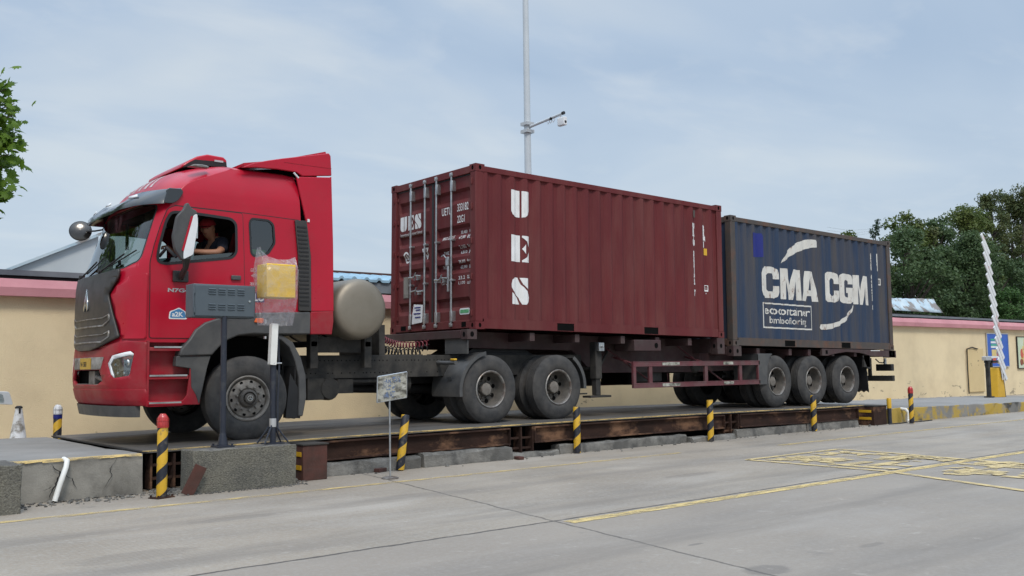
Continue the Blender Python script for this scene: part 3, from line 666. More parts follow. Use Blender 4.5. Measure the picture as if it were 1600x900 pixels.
# ------------------------------------------------------------------ boundary wall
def plaster():
    m = concrete('cream plaster', (.73,.60,.385), (.67,.55,.35), sc=.5, damt=.55, dirt=(.44,.345,.22), dscale=.8, bump=.35)
    N = m.node_tree.nodes; L = m.node_tree.links; p = N['Principled BSDF']; base = col_of(m)
    co = N.new('ShaderNodeTexCoord'); n = N.new('ShaderNodeTexNoise'); n.inputs['Scale'].default_value = 2.2; n.inputs['Detail'].default_value = 9; n.inputs['Roughness'].default_value = .7
    mg = N.new('ShaderNodeMapping'); mg.inputs['Scale'].default_value = (.6, 1, 1.6); L.new(co.outputs['Object'], mg.inputs[0]); L.new(mg.outputs[0], n.inputs['Vector'])
    sp = N.new('ShaderNodeSeparateXYZ'); L.new(co.outputs['Object'], sp.inputs[0])
    hgt = N.new('ShaderNodeMapRange'); hgt.inputs[1].default_value = .1; hgt.inputs[2].default_value = 1.3; hgt.inputs[3].default_value = .55; hgt.inputs[4].default_value = .72; L.new(sp.outputs[2], hgt.inputs[0])
    s = N.new('ShaderNodeMath'); s.operation = 'SUBTRACT'; L.new(n.outputs['Fac'], s.inputs[0]); L.new(hgt.outputs[0], s.inputs[1])
    r_ = N.new('ShaderNodeMapRange'); r_.inputs[1].default_value = 0; r_.inputs[2].default_value = .025; r_.inputs[4].default_value = .75; L.new(s.outputs[0], r_.inputs[0])
    mx_ = N.new('ShaderNodeMix'); mx_.data_type = 'RGBA'; mx_.inputs[7].default_value = (.20,.165,.12,1); L.new(r_.outputs[0], mx_.inputs[0]); L.new(base, mx_.inputs[6])
    L.new(mx_.outputs[2], p.inputs['Base Color']); return m
M['plaster'] = plaster()
M['pink'] = pmat('pink coping paint', (.52,.235,.255), (.44,.19,.21), scale=1.5, rough=.7, dirt=(.42,.30,.28), dscale=2, dlo=.58, dhi=.75, damt=.6, bump=.15)
wl = empty('boundary_wall', (15, 5, 0), 'long cream plastered boundary wall with a pink coping behind the truck', 'wall')
mb = MB(); mb.box(-30, 70, 5, 5.2, 0, 2.6); obj('wall_face', mb, M['plaster'], wl, world=True, smooth=0)
mb = MB(); xs_ = rng(-30, 70, 1.0)
mb.loft([[(x, 4.84, 2.565), (x, 4.83+random.uniform(-.004,.004), 2.70), (x, 4.91, 2.845+random.uniform(-.012,.008)), (x, 5.3, 2.86), (x, 5.3, 2.565)] for x in xs_])
obj('coping', mb, M['pink'], wl, world=True, smooth=20)
# door-like metal panel on the wall, conduit and pipes
t = empty('wall_hatch', (27.3, 4.99, 0), 'scratched cream metal panel fixed on the wall left of the barrier', 'wall panel')
M['hatch'] = pmat('cream metal panel', (.60,.46,.24), (.55,.42,.22), scale=1, rough=.6, dirt=(.08,.06,.045), dscale=3.2, dlo=.62, dhi=.66, damt=.9)
mb = MB(); mb.box(-.62, .62, -.05, 0, .2, 1.82); obj('panel', mb, M['hatch'], t, bevel=.01)
mb = MB(); mb.path([(-.7, -.05, .15), (-.72, -.05, 1.1), (-.68, -.05, 1.8), (-.35, -.08, 1.86), (.1, -.08, 1.80)], .022, 6); obj('conduit', mb, M['chassis'], t)

# posters
def poster(x0, x1, z0, z1, label, kind):
    t = empty('poster', ((x0+x1)/2, 4.98, z0), label, 'poster'); W_ = x1-x0; H_ = z1-z0
    mb = MB(); mb.box(-W_/2, W_/2, -.03, 0, 0, H_); obj('board', mb, M['posterblue'] if kind == 'blue' else M['posterpale'], t)
    fr = MB()
    for a in ((-W_/2-.03, -W_/2, 0, H_), (W_/2, W_/2+.03, 0, H_), (-W_/2-.03, W_/2+.03, -.03, 0), (-W_/2-.03, W_/2+.03, H_, H_+.03)): fr.box(a[0], a[1], -.045, 0, a[2], a[3])
    obj('frame', fr, M['silver'] if kind == 'blue' else M['chassis'], t)
    return t, W_, H_
M['posterblue'] = pmat('poster blue', (.02,.10,.45), rough=.4); M['posterpale'] = pmat('poster pale', (.60,.62,.52), (.42,.55,.33), scale=1.6, rough=.4)
M['pgreen'] = pmat('poster green', (.05,.35,.25), rough=.4); M['pwhite'] = pmat('poster white', (.7,.72,.74), rough=.4); M['pred'] = pmat('poster red', (.55,.09,.05), rough=.4); M['pyel'] = pmat('poster yellow', (.65,.5,.2), rough=.4); M['pbrown'] = pmat('poster brown', (.25,.06,.02), rough=.4)
t, W_, H_ = poster(28.3, 30.1, 1.14, 2.38, 'blue notice board behind the raised barrier boom, with green and white bars', 'blue')
for k, (z, c) in enumerate(((.98,'pgreen'), (.88,'pwhite'), (.78,'pgreen'), (.70,'pwhite'))):
    mb = MB(); mb.box(-.6, .35, -.036, -.031, z, z+.075); obj('bar', mb, M[c], t)
for (x, z, c, wx, wz) in ((-.55,.36,'pyel',.4,.28), (-.1,.30,'pred',.45,.36), (-.5,.12,'pred',.3,.2), (-.1,.10,'pyel',.3,.15)):
    mb = MB(); mb.box(x, x+wx, -.036, -.031, z, z+wz); obj('picture_block', mb, M[c], t)
t, W_, H_ = poster(30.95, 33.4, 1.05, 2.28, 'food poster with pale green ground at the right edge of the wall', 'pale')
for k in range(16):
    cx, cz = random.uniform(-W_/2+.25, W_/2-.25), random.uniform(.2, H_-.2); rr_ = random.uniform(.08,.2)
    mb = MB(); mb.prism([(cx+x*1.0, cz+z) for x, z in circ(0, 0, rr_, 9, rr_*random.uniform(.4,1.6))], 1, -.034-.0015*k, -.031); obj('picture_patch', mb, M[random.choice(['pbrown','pred','pyel','pwhite','pbrown'])], t)

# ------------------------------------------------------------------ sheds beyond the wall
M['roofgrey'] = pmat('grey roof sheet', (.17,.19,.21), (.13,.145,.16), scale=2, rough=.6)
M['roofblue'] = pmat('pale blue roof sheet', (.30,.46,.56), (.24,.38,.48), scale=3, rough=.5, dirt=(.12,.16,.2), dscale=2)
M['crumple'] = pmat('faded blue tarpaulin', (.36,.48,.56), (.50,.58,.62), scale=2.6, rough=.6, dirt=(.20,.17,.15), dscale=1.1, dlo=.50, dhi=.55, damt=.9)
M['palepanel'] = pmat('pale translucent panel', (.52,.56,.58), (.48,.52,.545), scale=2, rough=.4)
M['shedwall'] = pmat('shed wall', (.16,.15,.14), rough=.9)
def shed(x0, x1, y0, y1, z0, z1, label, rm, fascia='black', corr=None, ridge=None, hw=None, th=.06):
    t = empty('shed', ((x0+x1)/2, (y0+y1)/2, 0), label, 'shed'); cx, cy = (x0+x1)/2, (y0+y1)/2
    mb = MB(); mb.box(x0+.1-cx, x1-.1-cx, y0+.25-cy, y1-.1-cy, 0, z0-.02); obj('wall', mb, M['shedwall'], t)
    mb = MB(); X = rng(x0, x1, corr or (x1-x0)); k = []
    if corr:
        X = []
        x = x0
        while x < x1: X += [x, x+corr*.55, x+corr*.7, x+corr*.85]; x += corr
    top = []; 
    for i, x in enumerate(X): top.append((x-cx, (0 if not corr or i % 4 in (0, 1) else .05 if i % 4 == 2 else .05)))
    rings = [[(a, y0-cy, z0+b), (a, y1-cy, z1+b), (a, y1-cy, z1+b-th), (a, y0-cy, z0+b-th)] for a, b in top]
    mb.loft(rings); obj('roof', mb, M[rm], t, smooth=0)
    mb = MB(); mb.box(x0-cx, x1-cx, y0+.05-cy, y0+.1-cy, z0-.30, z0-th); obj('fascia', mb, M[fascia], t)
    if ridge:
        mb = MB(); mb.box(x0-cx, x1-cx, y1-.15-cy, y1+.1-cy, z1, z1+.08); obj('ridge_cap', mb, M[ridge], t)
    return t
shed(-26, -2.6, 5.6, 8.5, 3.05, 3.2, 'low shed with flat grey roof and black fascia behind the wall at far left', 'roofgrey', th=.09)
shed(1.2, 9.5, 7.3, 10.5, 3.40, 3.84, 'shed with pale blue ribbed roof and red ridge seen between cab and container', 'roofblue', 'roofgrey', corr=.33, ridge='rustplate')
shed(18, 60, 5.9, 7.6, 3.06, 3.14, 'long low shed with dark grey roof behind the wall at right', 'roofgrey', th=.08)
# gable of pale panels
t = empty('gable_shed', (-3.0, 10, 0), 'pale sloping panel structure rising behind the left shed roof', 'shed')
mb = MB(); mb.prism([(-1.55, 3.0), (-1.55, 3.40), (.02, 4.17), (.02, 3.0)], 1, -1, 2); obj('panel', mb, M['palepanel'], t, smooth=0)
mb = MB(); mb.prism([(-1.65, 3.36), (-1.65, 3.42), (.06, 4.255), (.06, 4.19)], 1, -1.1, 2.1); obj('roof', mb, M['crumple'], t, smooth=0)
mb = MB(); mb.box(-1.5, .0, -.9, 1.9, 0, 3.0); obj('wall', mb, M['shedwall'], t)
mb = MB(); mb.box(0,.4,0,.3,0,.18); tag(obj('roof_box', mb, M['black'], loc=(-3.45, 7.3, 3.16)), 'black box lying on the grey shed roof just left of the cab', 'box')
# tarpaulin-covered roof
t = empty('tarpaulin_roof', (31, 9.1, 0), 'crumpled pale blue tarpaulin roof standing above the right shed', 'shed')
mb = MB(); mb.box(-1.9, 1.9, .3, 2, 0, 3.45); obj('wall', mb, M['shedwall'], t)
mb = MB(); random.seed(5); V = {}
nx, ny = 22, 8
rings = []
for i in range(nx+1):
    x = -2.05+4.15*i/nx; rings.append([(x+random.uniform(-.04,.04), y, 3.52+(.58+.03*x)*min(1, (k/3.0))+ (random.uniform(-.035,.03) if k else 0)) for k, y in enumerate([-.15, .0, .12, .25, .8, 1.5])])
mb.loft(rings, closed=False, cap=False); obj('tarpaulin', mb, M['crumple'], t, thick=.02, smooth=25)

# ------------------------------------------------------------------ camera pole
t = empty('camera_pole', (4.71, 4.2, 0), 'tall light grey steel pole with a side arm behind the red container', 'pole')
M['polegrey'] = pmat('grey pole paint', (.50,.54,.57), (.45,.49,.52), scale=2, rough=.45)
mb = MB(); mb.lathe([(.092, 1.9), (.074, 6.6), (.06, 11.5), (.001, 11.5)], axis=2, n=20); obj('shaft', mb, M['polegrey'], t)
mb = MB(); mb.lathe([(.106, .02), (.106, 1.9)], axis=2, n=20); mb.box(-.2, .2, -.2, .2, 0, .02); obj('blue_base', mb, M['patch'], t)
mb = MB(); mb.new().box(-.11, .11, -.11, .11, 6.53, 6.60); mb.new().box(-.11, .11, -.11, .11, 6.70, 6.77)
objs('clamp', mb, M['silver'], t)
mb = MB(); mb.tube((0, -.1, 6.66), (.12, -1.02, 6.78), .032, 10); obj('arm', mb, M['polegrey'], t)
mb = MB(); mb.new().tube((.12, -1.02, 6.78), (.125, -1.08, 6.785), .036, 10); mb.new().tube((.06, -.7, 6.7), (.065, -.74, 6.74), .03); objs('arm_cap', mb, M['black'], t)
t = empty('security_camera', (4.83, 3.24, 6.77), 'small white security camera hanging from the end of the pole arm', 'camera')
mb = MB(); mb.path([(0, 0, 0), (0, 0, -.1)], .02, 8); obj('bracket', mb, M['white'], t)
mb = MB(); mb.prism(rr(-.05, .05, -.26, -.08, .02), 1, -.16, .05); obj('housing', mb, M['white'], t, bevel=.01)
mb = MB(); mb.lathe([(.03, -.165), (.03, -.155)], c=(0, 0, -.19), axis=1, n=12); obj('lens', mb, M['black'], t)
mb = MB()
for y in (.12, .2, .28): mb.path([(0, y, -.01), (0, y-.03, -.08), (0, y+.03, -.13), (0, y+.07, -.06), (0, y+.05, 0)], .007, 5)
tag(obj('cable_loop', mb, M['white'], loc=(4.8, 3.3, 6.76)), 'white cable looped under the pole arm beside the camera', 'cable')

# ------------------------------------------------------------------ barrier gate
M['booom'] = pmat('white boom slat', (.66,.67,.68), (.6,.6,.6), scale=3, rough=.4, dirt=(.5,.12,.10), dscale=1.8, dlo=.6, dhi=.66, damt=.8)
t = empty('barrier_gate', (22.1, 2.0, .2), 'yellow barrier gate with its white lattice boom raised upright', 'barrier')
mb = MB(); mb.prism([(-.27, 0), (.30, 0), (.17, .93), (-.12, .93)], 1, -.18, .18); obj('housing', mb, M['yellow'], t, bevel=.02)
mb = MB(); mb.prism([(.302, .0), (.345, 0), (.20, .95), (.17, .95)], 1, -.17, .17); obj('side_cover', mb, M['black'], t)
mb = MB(); mb.prism([(.02, .62), (.16, .62), (.13, .78), (.04, .78)], 1, -.19, -.181); obj('hub', mb, M['black'], t)
def bp(s, off): # point along the raised boom
    return (.10-.82*s+off, -.22, .55+4.45*s)
mb = MB(); mb.tube(bp(0, -.05), bp(1, -.02), .022, 8); obj('boom_pole', mb, M['booom'], t)
mb = MB(); mb.tube(bp(-.02, .06), bp(.93, .05), .022, 8); obj('boom_pole', mb, M['booom'], t)
for k in range(13):
    s = k/13.5; a, b = bp(min(1.02, s+.15), -.19), bp(s, .19)
    mb = MB(); a = Vector(a); b = Vector(b); d = (b-a).normalized(); n = Vector((d.z, 0, -d.x))*.062
    mb.add([a-n, a+n, b+n, b-n, a-n+Vector((0,-.03,0)), a+n+Vector((0,-.03,0)), b+n+Vector((0,-.03,0)), b-n+Vector((0,-.03,0))], [(0,1,2,3),(7,6,5,4),(0,4,5,1),(1,5,6,2),(2,6,7,3),(3,7,4,0)])
    obj('boom_slat', mb, M['booom'], t)
t = empty('camera_post', (21.2, 1.8, .22), 'dark post with a camera beside the yellow barrier', 'camera post')
mb = MB(); mb.box(-.055, .055, -.05, .05, 0, 1.12); mb.box(-.14, .14, -.1, .1, 0, .04); obj('post', mb, M['chassis'], t)
mb = MB(); mb.box(-.22, .14, -.07, .07, 1.14, 1.26); obj('camera_body', mb, M['silver'], t, bevel=.01)
mb = MB(); mb.path([(-.12, 0, 1.14), (-.17, 0, 1.0), (-.08, 0, .8), (0, 0, .78)], .018, 6); obj('cable', mb, M['black'], t)
t = empty('sensor_post', (23.2, 2.6, .0), 'dark bracket with a white-topped bar in front of the blue notice board', 'sensor')
mb = MB(); mb.box(-.05, .05, -.05, .05, 0, 1.42); mb.box(-.35, .5, -.05, .05, 1.28, 1.36); obj('bracket', mb, M['black'], t)
mb = MB(); mb.box(-.30, .75, -.07, .07, 1.44, 1.50); mb.box(-.1, .1, -.06, .06, 1.42, 1.44); obj('white_bar', mb, M['white'], t)

# lamp head at the far left edge
t = empty('floodlight', (-7.11, -1.1, 0), 'chrome floodlight head on a black post at the left edge', 'floodlight')
mb = MB(); mb.tube((0, 0, .47), (0, 0, .9), .02); mb.tube((0, 0, .9), (.3, 0, 1.06), .014); obj('post', mb, M['black'], t)
fl = MB(); fl.prism(soften([(.10,1.06),(.46,1.035),(.42,1.165),(.10,1.18)],.02), 1, -.06, .06); obj('housing', fl, M['silver'], t, bevel=.02)
fl = MB(); fl.prism(soften([(.12,1.08),(.38,1.06),(.36,1.145),(.12,1.155)],.02), 1, -.066, -.061); obj('glass', fl, M['lampglass'], t)

# ------------------------------------------------------------------ cabinet and signal on the block
t = empty('control_cabinet', (-4.445, -1.05, .475), 'blue-grey metal cabinet with louvres on a dark pole, standing on the concrete block', 'cabinet')
mb = MB(); mb.tube((0, 0, .02), (0, 0, 1.5), .034, 16); mb.lathe([(.034, .16), (.055, .05), (.06, .02), (.06, 0)], axis=2, n=16); mb.box(-.1, .1, -.1, .1, 0, .02)
for a in range(4): mb.box(-.09+.16*(a % 2), -.07+.16*(a % 2), -.09+.16*(a//2), -.07+.16*(a//2), .02, .04)
obj('pole', mb, M['navy'], t)
mb = MB(); mb.box(-.372, .372, -.02, .22, 1.48, 1.86); obj('housing', mb, M['bluegrey'], t, bevel=.008)
mb = MB(); mb.box(-.355, .355, -.035, -.022, 1.495, 1.845); obj('door', mb, M['bluegrey'], t, bevel=.005)
lv = MB()
for zz in (1.60, 1.775):
    for cx in (-.16, -.045, .07, .185):
        lv.new()
        for k in range(3):
            z = zz-.027+k*.027
            lv.add([(cx-.042, -.0355, z+.01), (cx+.042, -.0355, z+.01), (cx+.042, -.047, z), (cx-.042, -.047, z), (cx-.042, -.0355, z-.006), (cx+.042, -.0355, z-.006)], [(0,1,2,3), (3,2,5,4)])
objs('louvre', lv, M['bluegrey'], t, smooth=0)
lk = MB(); lk.lathe([(.013, -.035), (.013, -.045), (.001, -.046)], c=(.29, 0, 1.675), axis=1, n=12); obj('lock', lk, M['chrome'], t)
hg = MB()
for z in (1.56, 1.78): hg.new().tube((-.362, -.037, z-.03), (-.362, -.037, z+.03), .008)
objs('hinge', hg, M['bluegrey'], t)

t = empty('signal_pole', (-3.83, -1.05, .475), 'yellow signal box wrapped in a clear plastic bag on a navy pole beside the cabinet', 'signal')
mb = MB(); mb.tube((0, 0, .0), (0, 0, 1.42), .036, 16); mb.box(-.11, .11, -.09, .09, 0, .014)
for sx, sy in ((-.12, -.1), (.13, -.08), (.12, .1), (-.12, .1)): mb.tube((sx*.2, sy*.2, .22), (sx*1.25, sy, .012), .011, 6)
mb.path([(.05, -.01, 1.35), (.065, -.02, .9), (.04, -.04, .5), (.05, -.02, .15)], .012, 6)
obj('pole', mb, M['navy'], t)
tb = MB(); tb.lathe([(.042, .20), (.044, .26), (.042, .30)], axis=2, n=12, cap=False); obj('tape_wrap', tb, M['silver'], t)
mb = MB(); mb.prism(rr(-.105, -.025, .93, 1.42, .012), 1, -.055, .02); obj('white_panel', mb, M['whiteplastic'], t, rot=(0, R(2.5), 0))
mb = MB(); mb.tube((-.02, -.05, .95), (.09, -.03, .95), .008); mb.box(-.125, -.106, -.03, .0, 1.24, 1.27); mb.box(-.125, -.106, -.03, .0, 1.42, 1.47); obj('clamp', mb, M['silver'], t)
mb = MB(); mb.box(-.15, .22, -.13, .15, 1.73, 2.13); obj('signal_box', mb, M['yellow_case'], t, bevel=.008)
def bagmat():
    m = bpy.data.materials.new('clear plastic bag'); m.use_nodes = True; N = m.node_tree.nodes; L = m.node_tree.links; N.remove(N['Principled BSDF'])
    tr = N.new('ShaderNodeBsdfTransparent'); tr.inputs[0].default_value = (.97,.97,.98,1)
    df = N.new('ShaderNodeBsdfDiffuse'); df.inputs[0].default_value = (.62,.62,.66,1); tl = N.new('ShaderNodeBsdfTranslucent'); tl.inputs[0].default_value = (.6,.6,.64,1)
    gl = N.new('ShaderNodeBsdfGlossy'); gl.inputs['Roughness'].default_value = .22; gl.inputs[0].default_value = (.8,.8,.8,1)
    a = N.new('ShaderNodeMixShader'); a.inputs[0].default_value = .4; L.new(df.outputs[0], a.inputs[1]); L.new(tl.outputs[0], a.inputs[2])
    b = N.new('ShaderNodeMixShader'); b.inputs[0].default_value = .18; L.new(a.outputs[0], b.inputs[1]); L.new(gl.outputs[0], b.inputs[2])
    c = N.new('ShaderNodeMixShader'); L.new(tr.outputs[0], c.inputs[1]); L.new(b.outputs[0], c.inputs[2])
    co = N.new('ShaderNodeTexCoord'); n = N.new('ShaderNodeTexNoise'); n.inputs['Scale'].default_value = 11; n.inputs['Distortion'].default_value = .8; n.inputs['Detail'].default_value = 4
    L.new(co.outputs['Object'], n.inputs['Vector']); mr = N.new('ShaderNodeMapRange'); mr.inputs[1].default_value = .35; mr.inputs[2].default_value = .7; mr.inputs[3].default_value = .15; mr.inputs[4].default_value = .40
    L.new(n.outputs['Fac'], mr.inputs[0]); L.new(mr.outputs[0], c.inputs[0])
    bp_ = N.new('ShaderNodeBump'); bp_.inputs['Strength'].default_value = .4; bp_.inputs['Distance'].default_value = .03; L.new(n.outputs['Fac'], bp_.inputs['Height'])
    for s_ in (df, gl): L.new(bp_.outputs[0], s_.inputs['Normal'])
    L.new(c.outputs[0], N['Material Output'].inputs[0]); return m
M['bag'] = bagmat()
random.seed(11)
rings = []
for k in range(25):
    u = k/24; z = lerp(1.40, 2.19, u)
    hw = lerp(.19, .228, min(1, u*1.6)); hd = lerp(.07, .178, min(1, u*2.3)) if u < .44 else .178
    cx = .032; ring = []
    for i in range(48):
        a = 2*math.pi*i/48; ca, sa = math.cos(a), math.sin(a); q = 8
        rx = hw*math.copysign(abs(ca)**(2/q), ca); ry = hd*math.copysign(abs(sa)**(2/q), sa)
        wv = (.028*(1-u*.9) if u < .5 else .012)*math.sin(5*a+7*u)+.018*(1-u)*noise.noise(Vector((ca*2, sa*2, z*4)))
        zz = z
        if k >= 21:
            s_ = (rx/hw)**2; zz += (k-20)/4*(.14*max(0, -rx/hw)**3+.05*max(0, rx/hw)**3)
        ring.append((cx+rx*(1+wv), .01+ry*(1-(k-20)/4*.7 if k > 20 else 1)+wv, zz))
    rings.append(ring)
mb = MB(); mb.loft(rings, cap=False); obj('plastic_bag', mb, M['bag'], t, smooth=80)

# small sign on a stand
t = empty('small_sign', (-2.522, -1.56, 0), 'small weathered sign board on a thin round-based stand by the kerb', 'sign')
mb = MB(); mb.tube((0, 0, .02), (-.01, 0, 1.16), .012, 10); obj('stand', mb, M['steelbar'], t)
mb = MB(); mb.lathe([(.105, 0), (.105, .014), (.09, .02), (.02, .035), (.001, .035)], axis=2, n=24); obj('base', mb, M['rimlight'], t)
M['signface'] = pmat('weathered sign face', (.26,.25,.20), (.46,.45,.40), scale=9, rough=.6, dirt=(.05,.045,.035), dscale=7, dlo=.47, dhi=.60, damt=.9, dstretch=(1,1,2))
SB = [(-.20, .935), (.225, .985), (.23, 1.30), (-.192, 1.245)]
mb = MB(); mb.prism(SB, 1, -.03, -.014); obj('board', mb, M['signface'], t)
mb = MB()
for a, b in zip(SB, SB[1:]+SB[:1]): mb.tube((a[0], -.022, a[1]), (b[0], -.022, b[1]), .009, 6)
obj('frame', mb, M['steelbar'], t)
M['signblue'] = worn_paint('faded blue sign paint', (.14,.20,.34), .40, .56, 22); M['signwhite'] = worn_paint('faded white sign paint', (.6,.6,.58), .48, .6, 25)
sl_ = .13
mb = MB(); lettering(mb, '地磅', .17, lambda x, y: (x, -.0335, y+sl_*x), origin=(-.135, 1.10), bold=.004, sx=.8); lettering(mb, '磅房', .09, lambda x, y: (x, -.0335, y+sl_*x), origin=(-.12, .995), bold=.002); obj('lettering', mb, M['signblue'], t)

# ------------------------------------------------------------------ shipping containers
TH = math.atan(.0137)
CL, CW, CH = 6.058, 2.438, 2.591
PITCH = .276
def corr(x):
    t = ((x-.16) % PITCH)/PITCH
    return .010 + .036*interp(t, [(0,0),(.26,0),(.5,1),(.76,1),(1,0)])
CBRK = [x for k in range(22) for x in (.16+k*PITCH, .16+(k+.26)*PITCH, .16+(k+.5)*PITCH, .16+(k+.76)*PITCH) if .15 < x < CL-.15]
BANDS = [(2.02, 2.26), (1.46, 1.68), (1.16, 1.34), (.90, 1.08), (.30, .52)]
def doorx(z):
    for a, b in BANDS:
        if a <= z <= b: return .052+.045*interp(z, [(a, 0), (a+.07, 1), (b-.05, 1), (b, 0)])
    return .052
DBRK = [z for a, b in BANDS for z in (a, a+.07, b-.05, b)]
def fit(mb, s, x0, x1, z0, z1, fn, bold=.02, us=(), vs_=(), mi=0, skew=None):
    b = text_bm(s, 1.0, 1.0, bold)
    xa = min(v.co.x for v in b.verts); xb = max(v.co.x for v in b.verts); ya = min(v.co.y for v in b.verts); yb = max(v.co.y for v in b.verts)
    for v in b.verts:
        v.co.x = x0+(v.co.x-xa)/(xb-xa)*(x1-x0); v.co.y = z0+(v.co.y-ya)/(yb-ya)*(z1-z0)
    if us or vs_: cut(b, [u for u in us if x0 < u < x1], [v for v in vs_ if z0 < v < z1])
    mapped(b, fn); mb.bm(b, mi); b.free()
def container(name, loc, label, mp, mframe, mcast, forks, rail_mat=None, door=True):
    t = empty(name, loc, label, 'shipping container', 'shipping containers on the trailer', rot=(0, TH, 0))
    rail_mat = rail_mat or mframe
    # long corrugated sides
    for side in (0, 1):
        mb = MB(); X = [.15]+CBRK+[CL-.15]
        V = []; NZ = 13; ZR = rng(.16, 2.48, 2.32/(NZ-1))
        for x in X:
            for z in ZR:
                inn_ = .0 if z in (ZR[0], ZR[-1]) else max(0, noise.noise(Vector((x*1.6+loc[0], z*1.5, side*5))))*.012+max(0, noise.noise(Vector((x*5, z*4, 3+loc[0]))))*.004
                y = corr(x)+inn_; V.append((x, y if side == 0 else CW-y, z))
        mb.add(V, [(NZ*i+k, NZ*(i+1)+k, NZ*(i+1)+k+1, NZ*i+k+1) for i in range(len(X)-1) for k in range(NZ-1)])
        obj('side_panel', mb, mp, t, smooth=12)
    # blank end at the rear
    def endpanel(x, s):
        mb = MB(); V = []; Y = []
        y = .15
        while y < CW-.15: Y += [(y, 0), (y+.1, 0), (y+.14, 1), (y+.22, 1)]; y += .26
        Y = [q for q in Y if q[0] < CW-.15]+[(CW-.15, 0)]
        for yy, d in Y: V += [(x-s*.04*d, yy, .14), (x-s*.04*d, yy, 2.5)]
        mb.add(V, [(2*i, 2*i+2, 2*i+3, 2*i+1) for i in range(len(Y)-1)]); obj('end_panel', mb, mp, t, smooth=0)
    endpanel(CL-.03, 1)
    if not door: endpanel(.03, -1)
    mb = MB(); X = rng(.1, CL-.1, .12)
    mb.loft([[(x, .05, 2.545+(.012 if i % 2 else 0)), (x, CW-.05, 2.545+(.012 if i % 2 else 0))] for i, x in enumerate(X)], closed=False, cap=False)
    obj('roof_panel', mb, mp, t)
    mb = MB(); mb.box(.1, CL-.1, .05, CW-.05, .14, .17); obj('floor', mb, mframe, t)
    # corner posts, rails, castings
    for x0, x1 in ((.0, .155), (CL-.155, CL)):
        for y0, y1 in ((.0, .15), (CW-.15, CW)):
            mb = MB(); mb.box(x0+.004, x1-.004, y0+.004, y1-.004, .118, CH-.118); obj('corner_post', mb, mframe, t, bevel=.008)
    for y0, y1 in ((.004, .064), (CW-.064, CW-.004)):
        mb = MB(); mb.box(.15, CL-.15, y0, y1, 2.475, 2.565); obj('top_rail', mb, mframe, t, bevel=.006)
    for x0, x1 in ((.004, .09), (CL-.09, CL-.004)):
        mb = MB(); mb.box(x0, x1, .16, CW-.16, 2.46, 2.575); obj('header', mb, mframe, t, bevel=.006)
        mb = MB(); mb.box(x0, x1, .16, CW-.16, .02, .145); obj('sill', mb, mframe, t, bevel=.006)
    for s_ in (0, 1):
        yy = .006 if s_ == 0 else CW-.006
        holes = [[(a, .02), (b, .02), (b, .142), (a, .142)] for a, b in forks]
        mb = sheet([[(.17, .012), (CL-.17, .012), (CL-.17, .165), (.17, .165)]]+holes, lambda x, z: (x, yy, z))
        mb.box(.17, CL-.17, *(sorted((yy+(.002 if s_ == 0 else -.002), yy+(.05 if s_ == 0 else -.05)))), .155, .168)
        obj('bottom_rail', mb, rail_mat, t, smooth=0)
    fk = MB()
    for a, b in forks: fk.new().box(a-.02, b+.02, .012, CW-.012, .014, .15)
    objs('forklift_pocket', fk, M['void'], t)
    ub = MB()
    for x in rng(.5, CL-.5, .5): ub.new().box(x-.03, x+.03, .06, CW-.06, .03, .14)
    objs('cross_member', ub, mframe, t)
    for x0 in (0, CL-.178):
        for y0 in (0, CW-.162):
            for z0 in (0, CH-.118):
                mb = MB(); mb.box(x0+.014, x0+.164, y0+.014, y0+.148, z0+.012, z0+.106, 1)
                x1, y1, z1 = x0+.178, y0+.162, z0+.118
                for axis, pos in ((1, y0), (1, y1)):
                    sheet([[(x0,z0),(x1,z0),(x1,z1),(x0,z1)], [(x0+.089+.036*math.cos(a*math.pi/8)*(.7), z0+.06+.036*math.sin(a*math.pi/8)) for a in range(16)]], lambda u, v, p=pos: (u, p, v), mb=mb)
                for pos in (x0, x1):
                    sheet([[(y0,z0),(y1,z0),(y1,z1),(y0,z1)], [(y0+.081+.026*math.cos(a*math.pi/8), z0+.06+.037*math.sin(a*math.pi/8)) for a in range(16)]], lambda u, v, p=pos: (p, u, v), mb=mb)
                mb.add([(x0,y0,z0),(x1,y0,z0),(x1,y1,z0),(x0,y1,z0),(x0,y0,z1),(x1,y0,z1),(x1,y1,z1),(x0,y1,z1)], [(0,3,2,1),(4,5,6,7)])
                obj('corner_casting', mb, [mcast, M['void']], t, smooth=0)
    return t
th_s, th_c = math.sin(TH), math.cos(TH)
def tolocal(x, z, org): dx_, dz_ = x-org[0], z-org[2]; return (dx_*th_c-dz_*th_s, dx_*th_s+dz_*th_c)

RO = (0, 0, 1.938)
cr = container('shipping_container', RO, 'maroon red shipping container with U E S letters, doors facing the cab', M['cont_red'], M['cont_red'], M['cont_red'], [(1.70, 2.08), (3.80, 4.17)])
sidef = lambda x, z: (x, corr(x)-.0025, z)
def shape(mb, polys, x0, z0, w_, h_):
    for P in polys: sheet([[(x0+u*w_, z0+v*h_) for u, v in P]], sidef, us=[c for c in CBRK if x0 < c < x0+w_], mb=mb)
U_ = [[(0,1),(0,.2),(.08,.07),(.22,.0),(.5,-.02),(.52,0),(.52,1)], [(.60,1),(.60,-.01),(.78,.02),(.93,.12),(1,.28),(1,1)]]
E_ = [[(0,1),(0,0),(.53,0),(.53,1)], [(.61,1),(1,1),(1,.60),(.86,.80),(.61,.93)], [(.61,.5),(.80,.68),(.80,.32)], [(.61,0),(1,0),(1,.40),(.86,.20),(.61,.07)]]
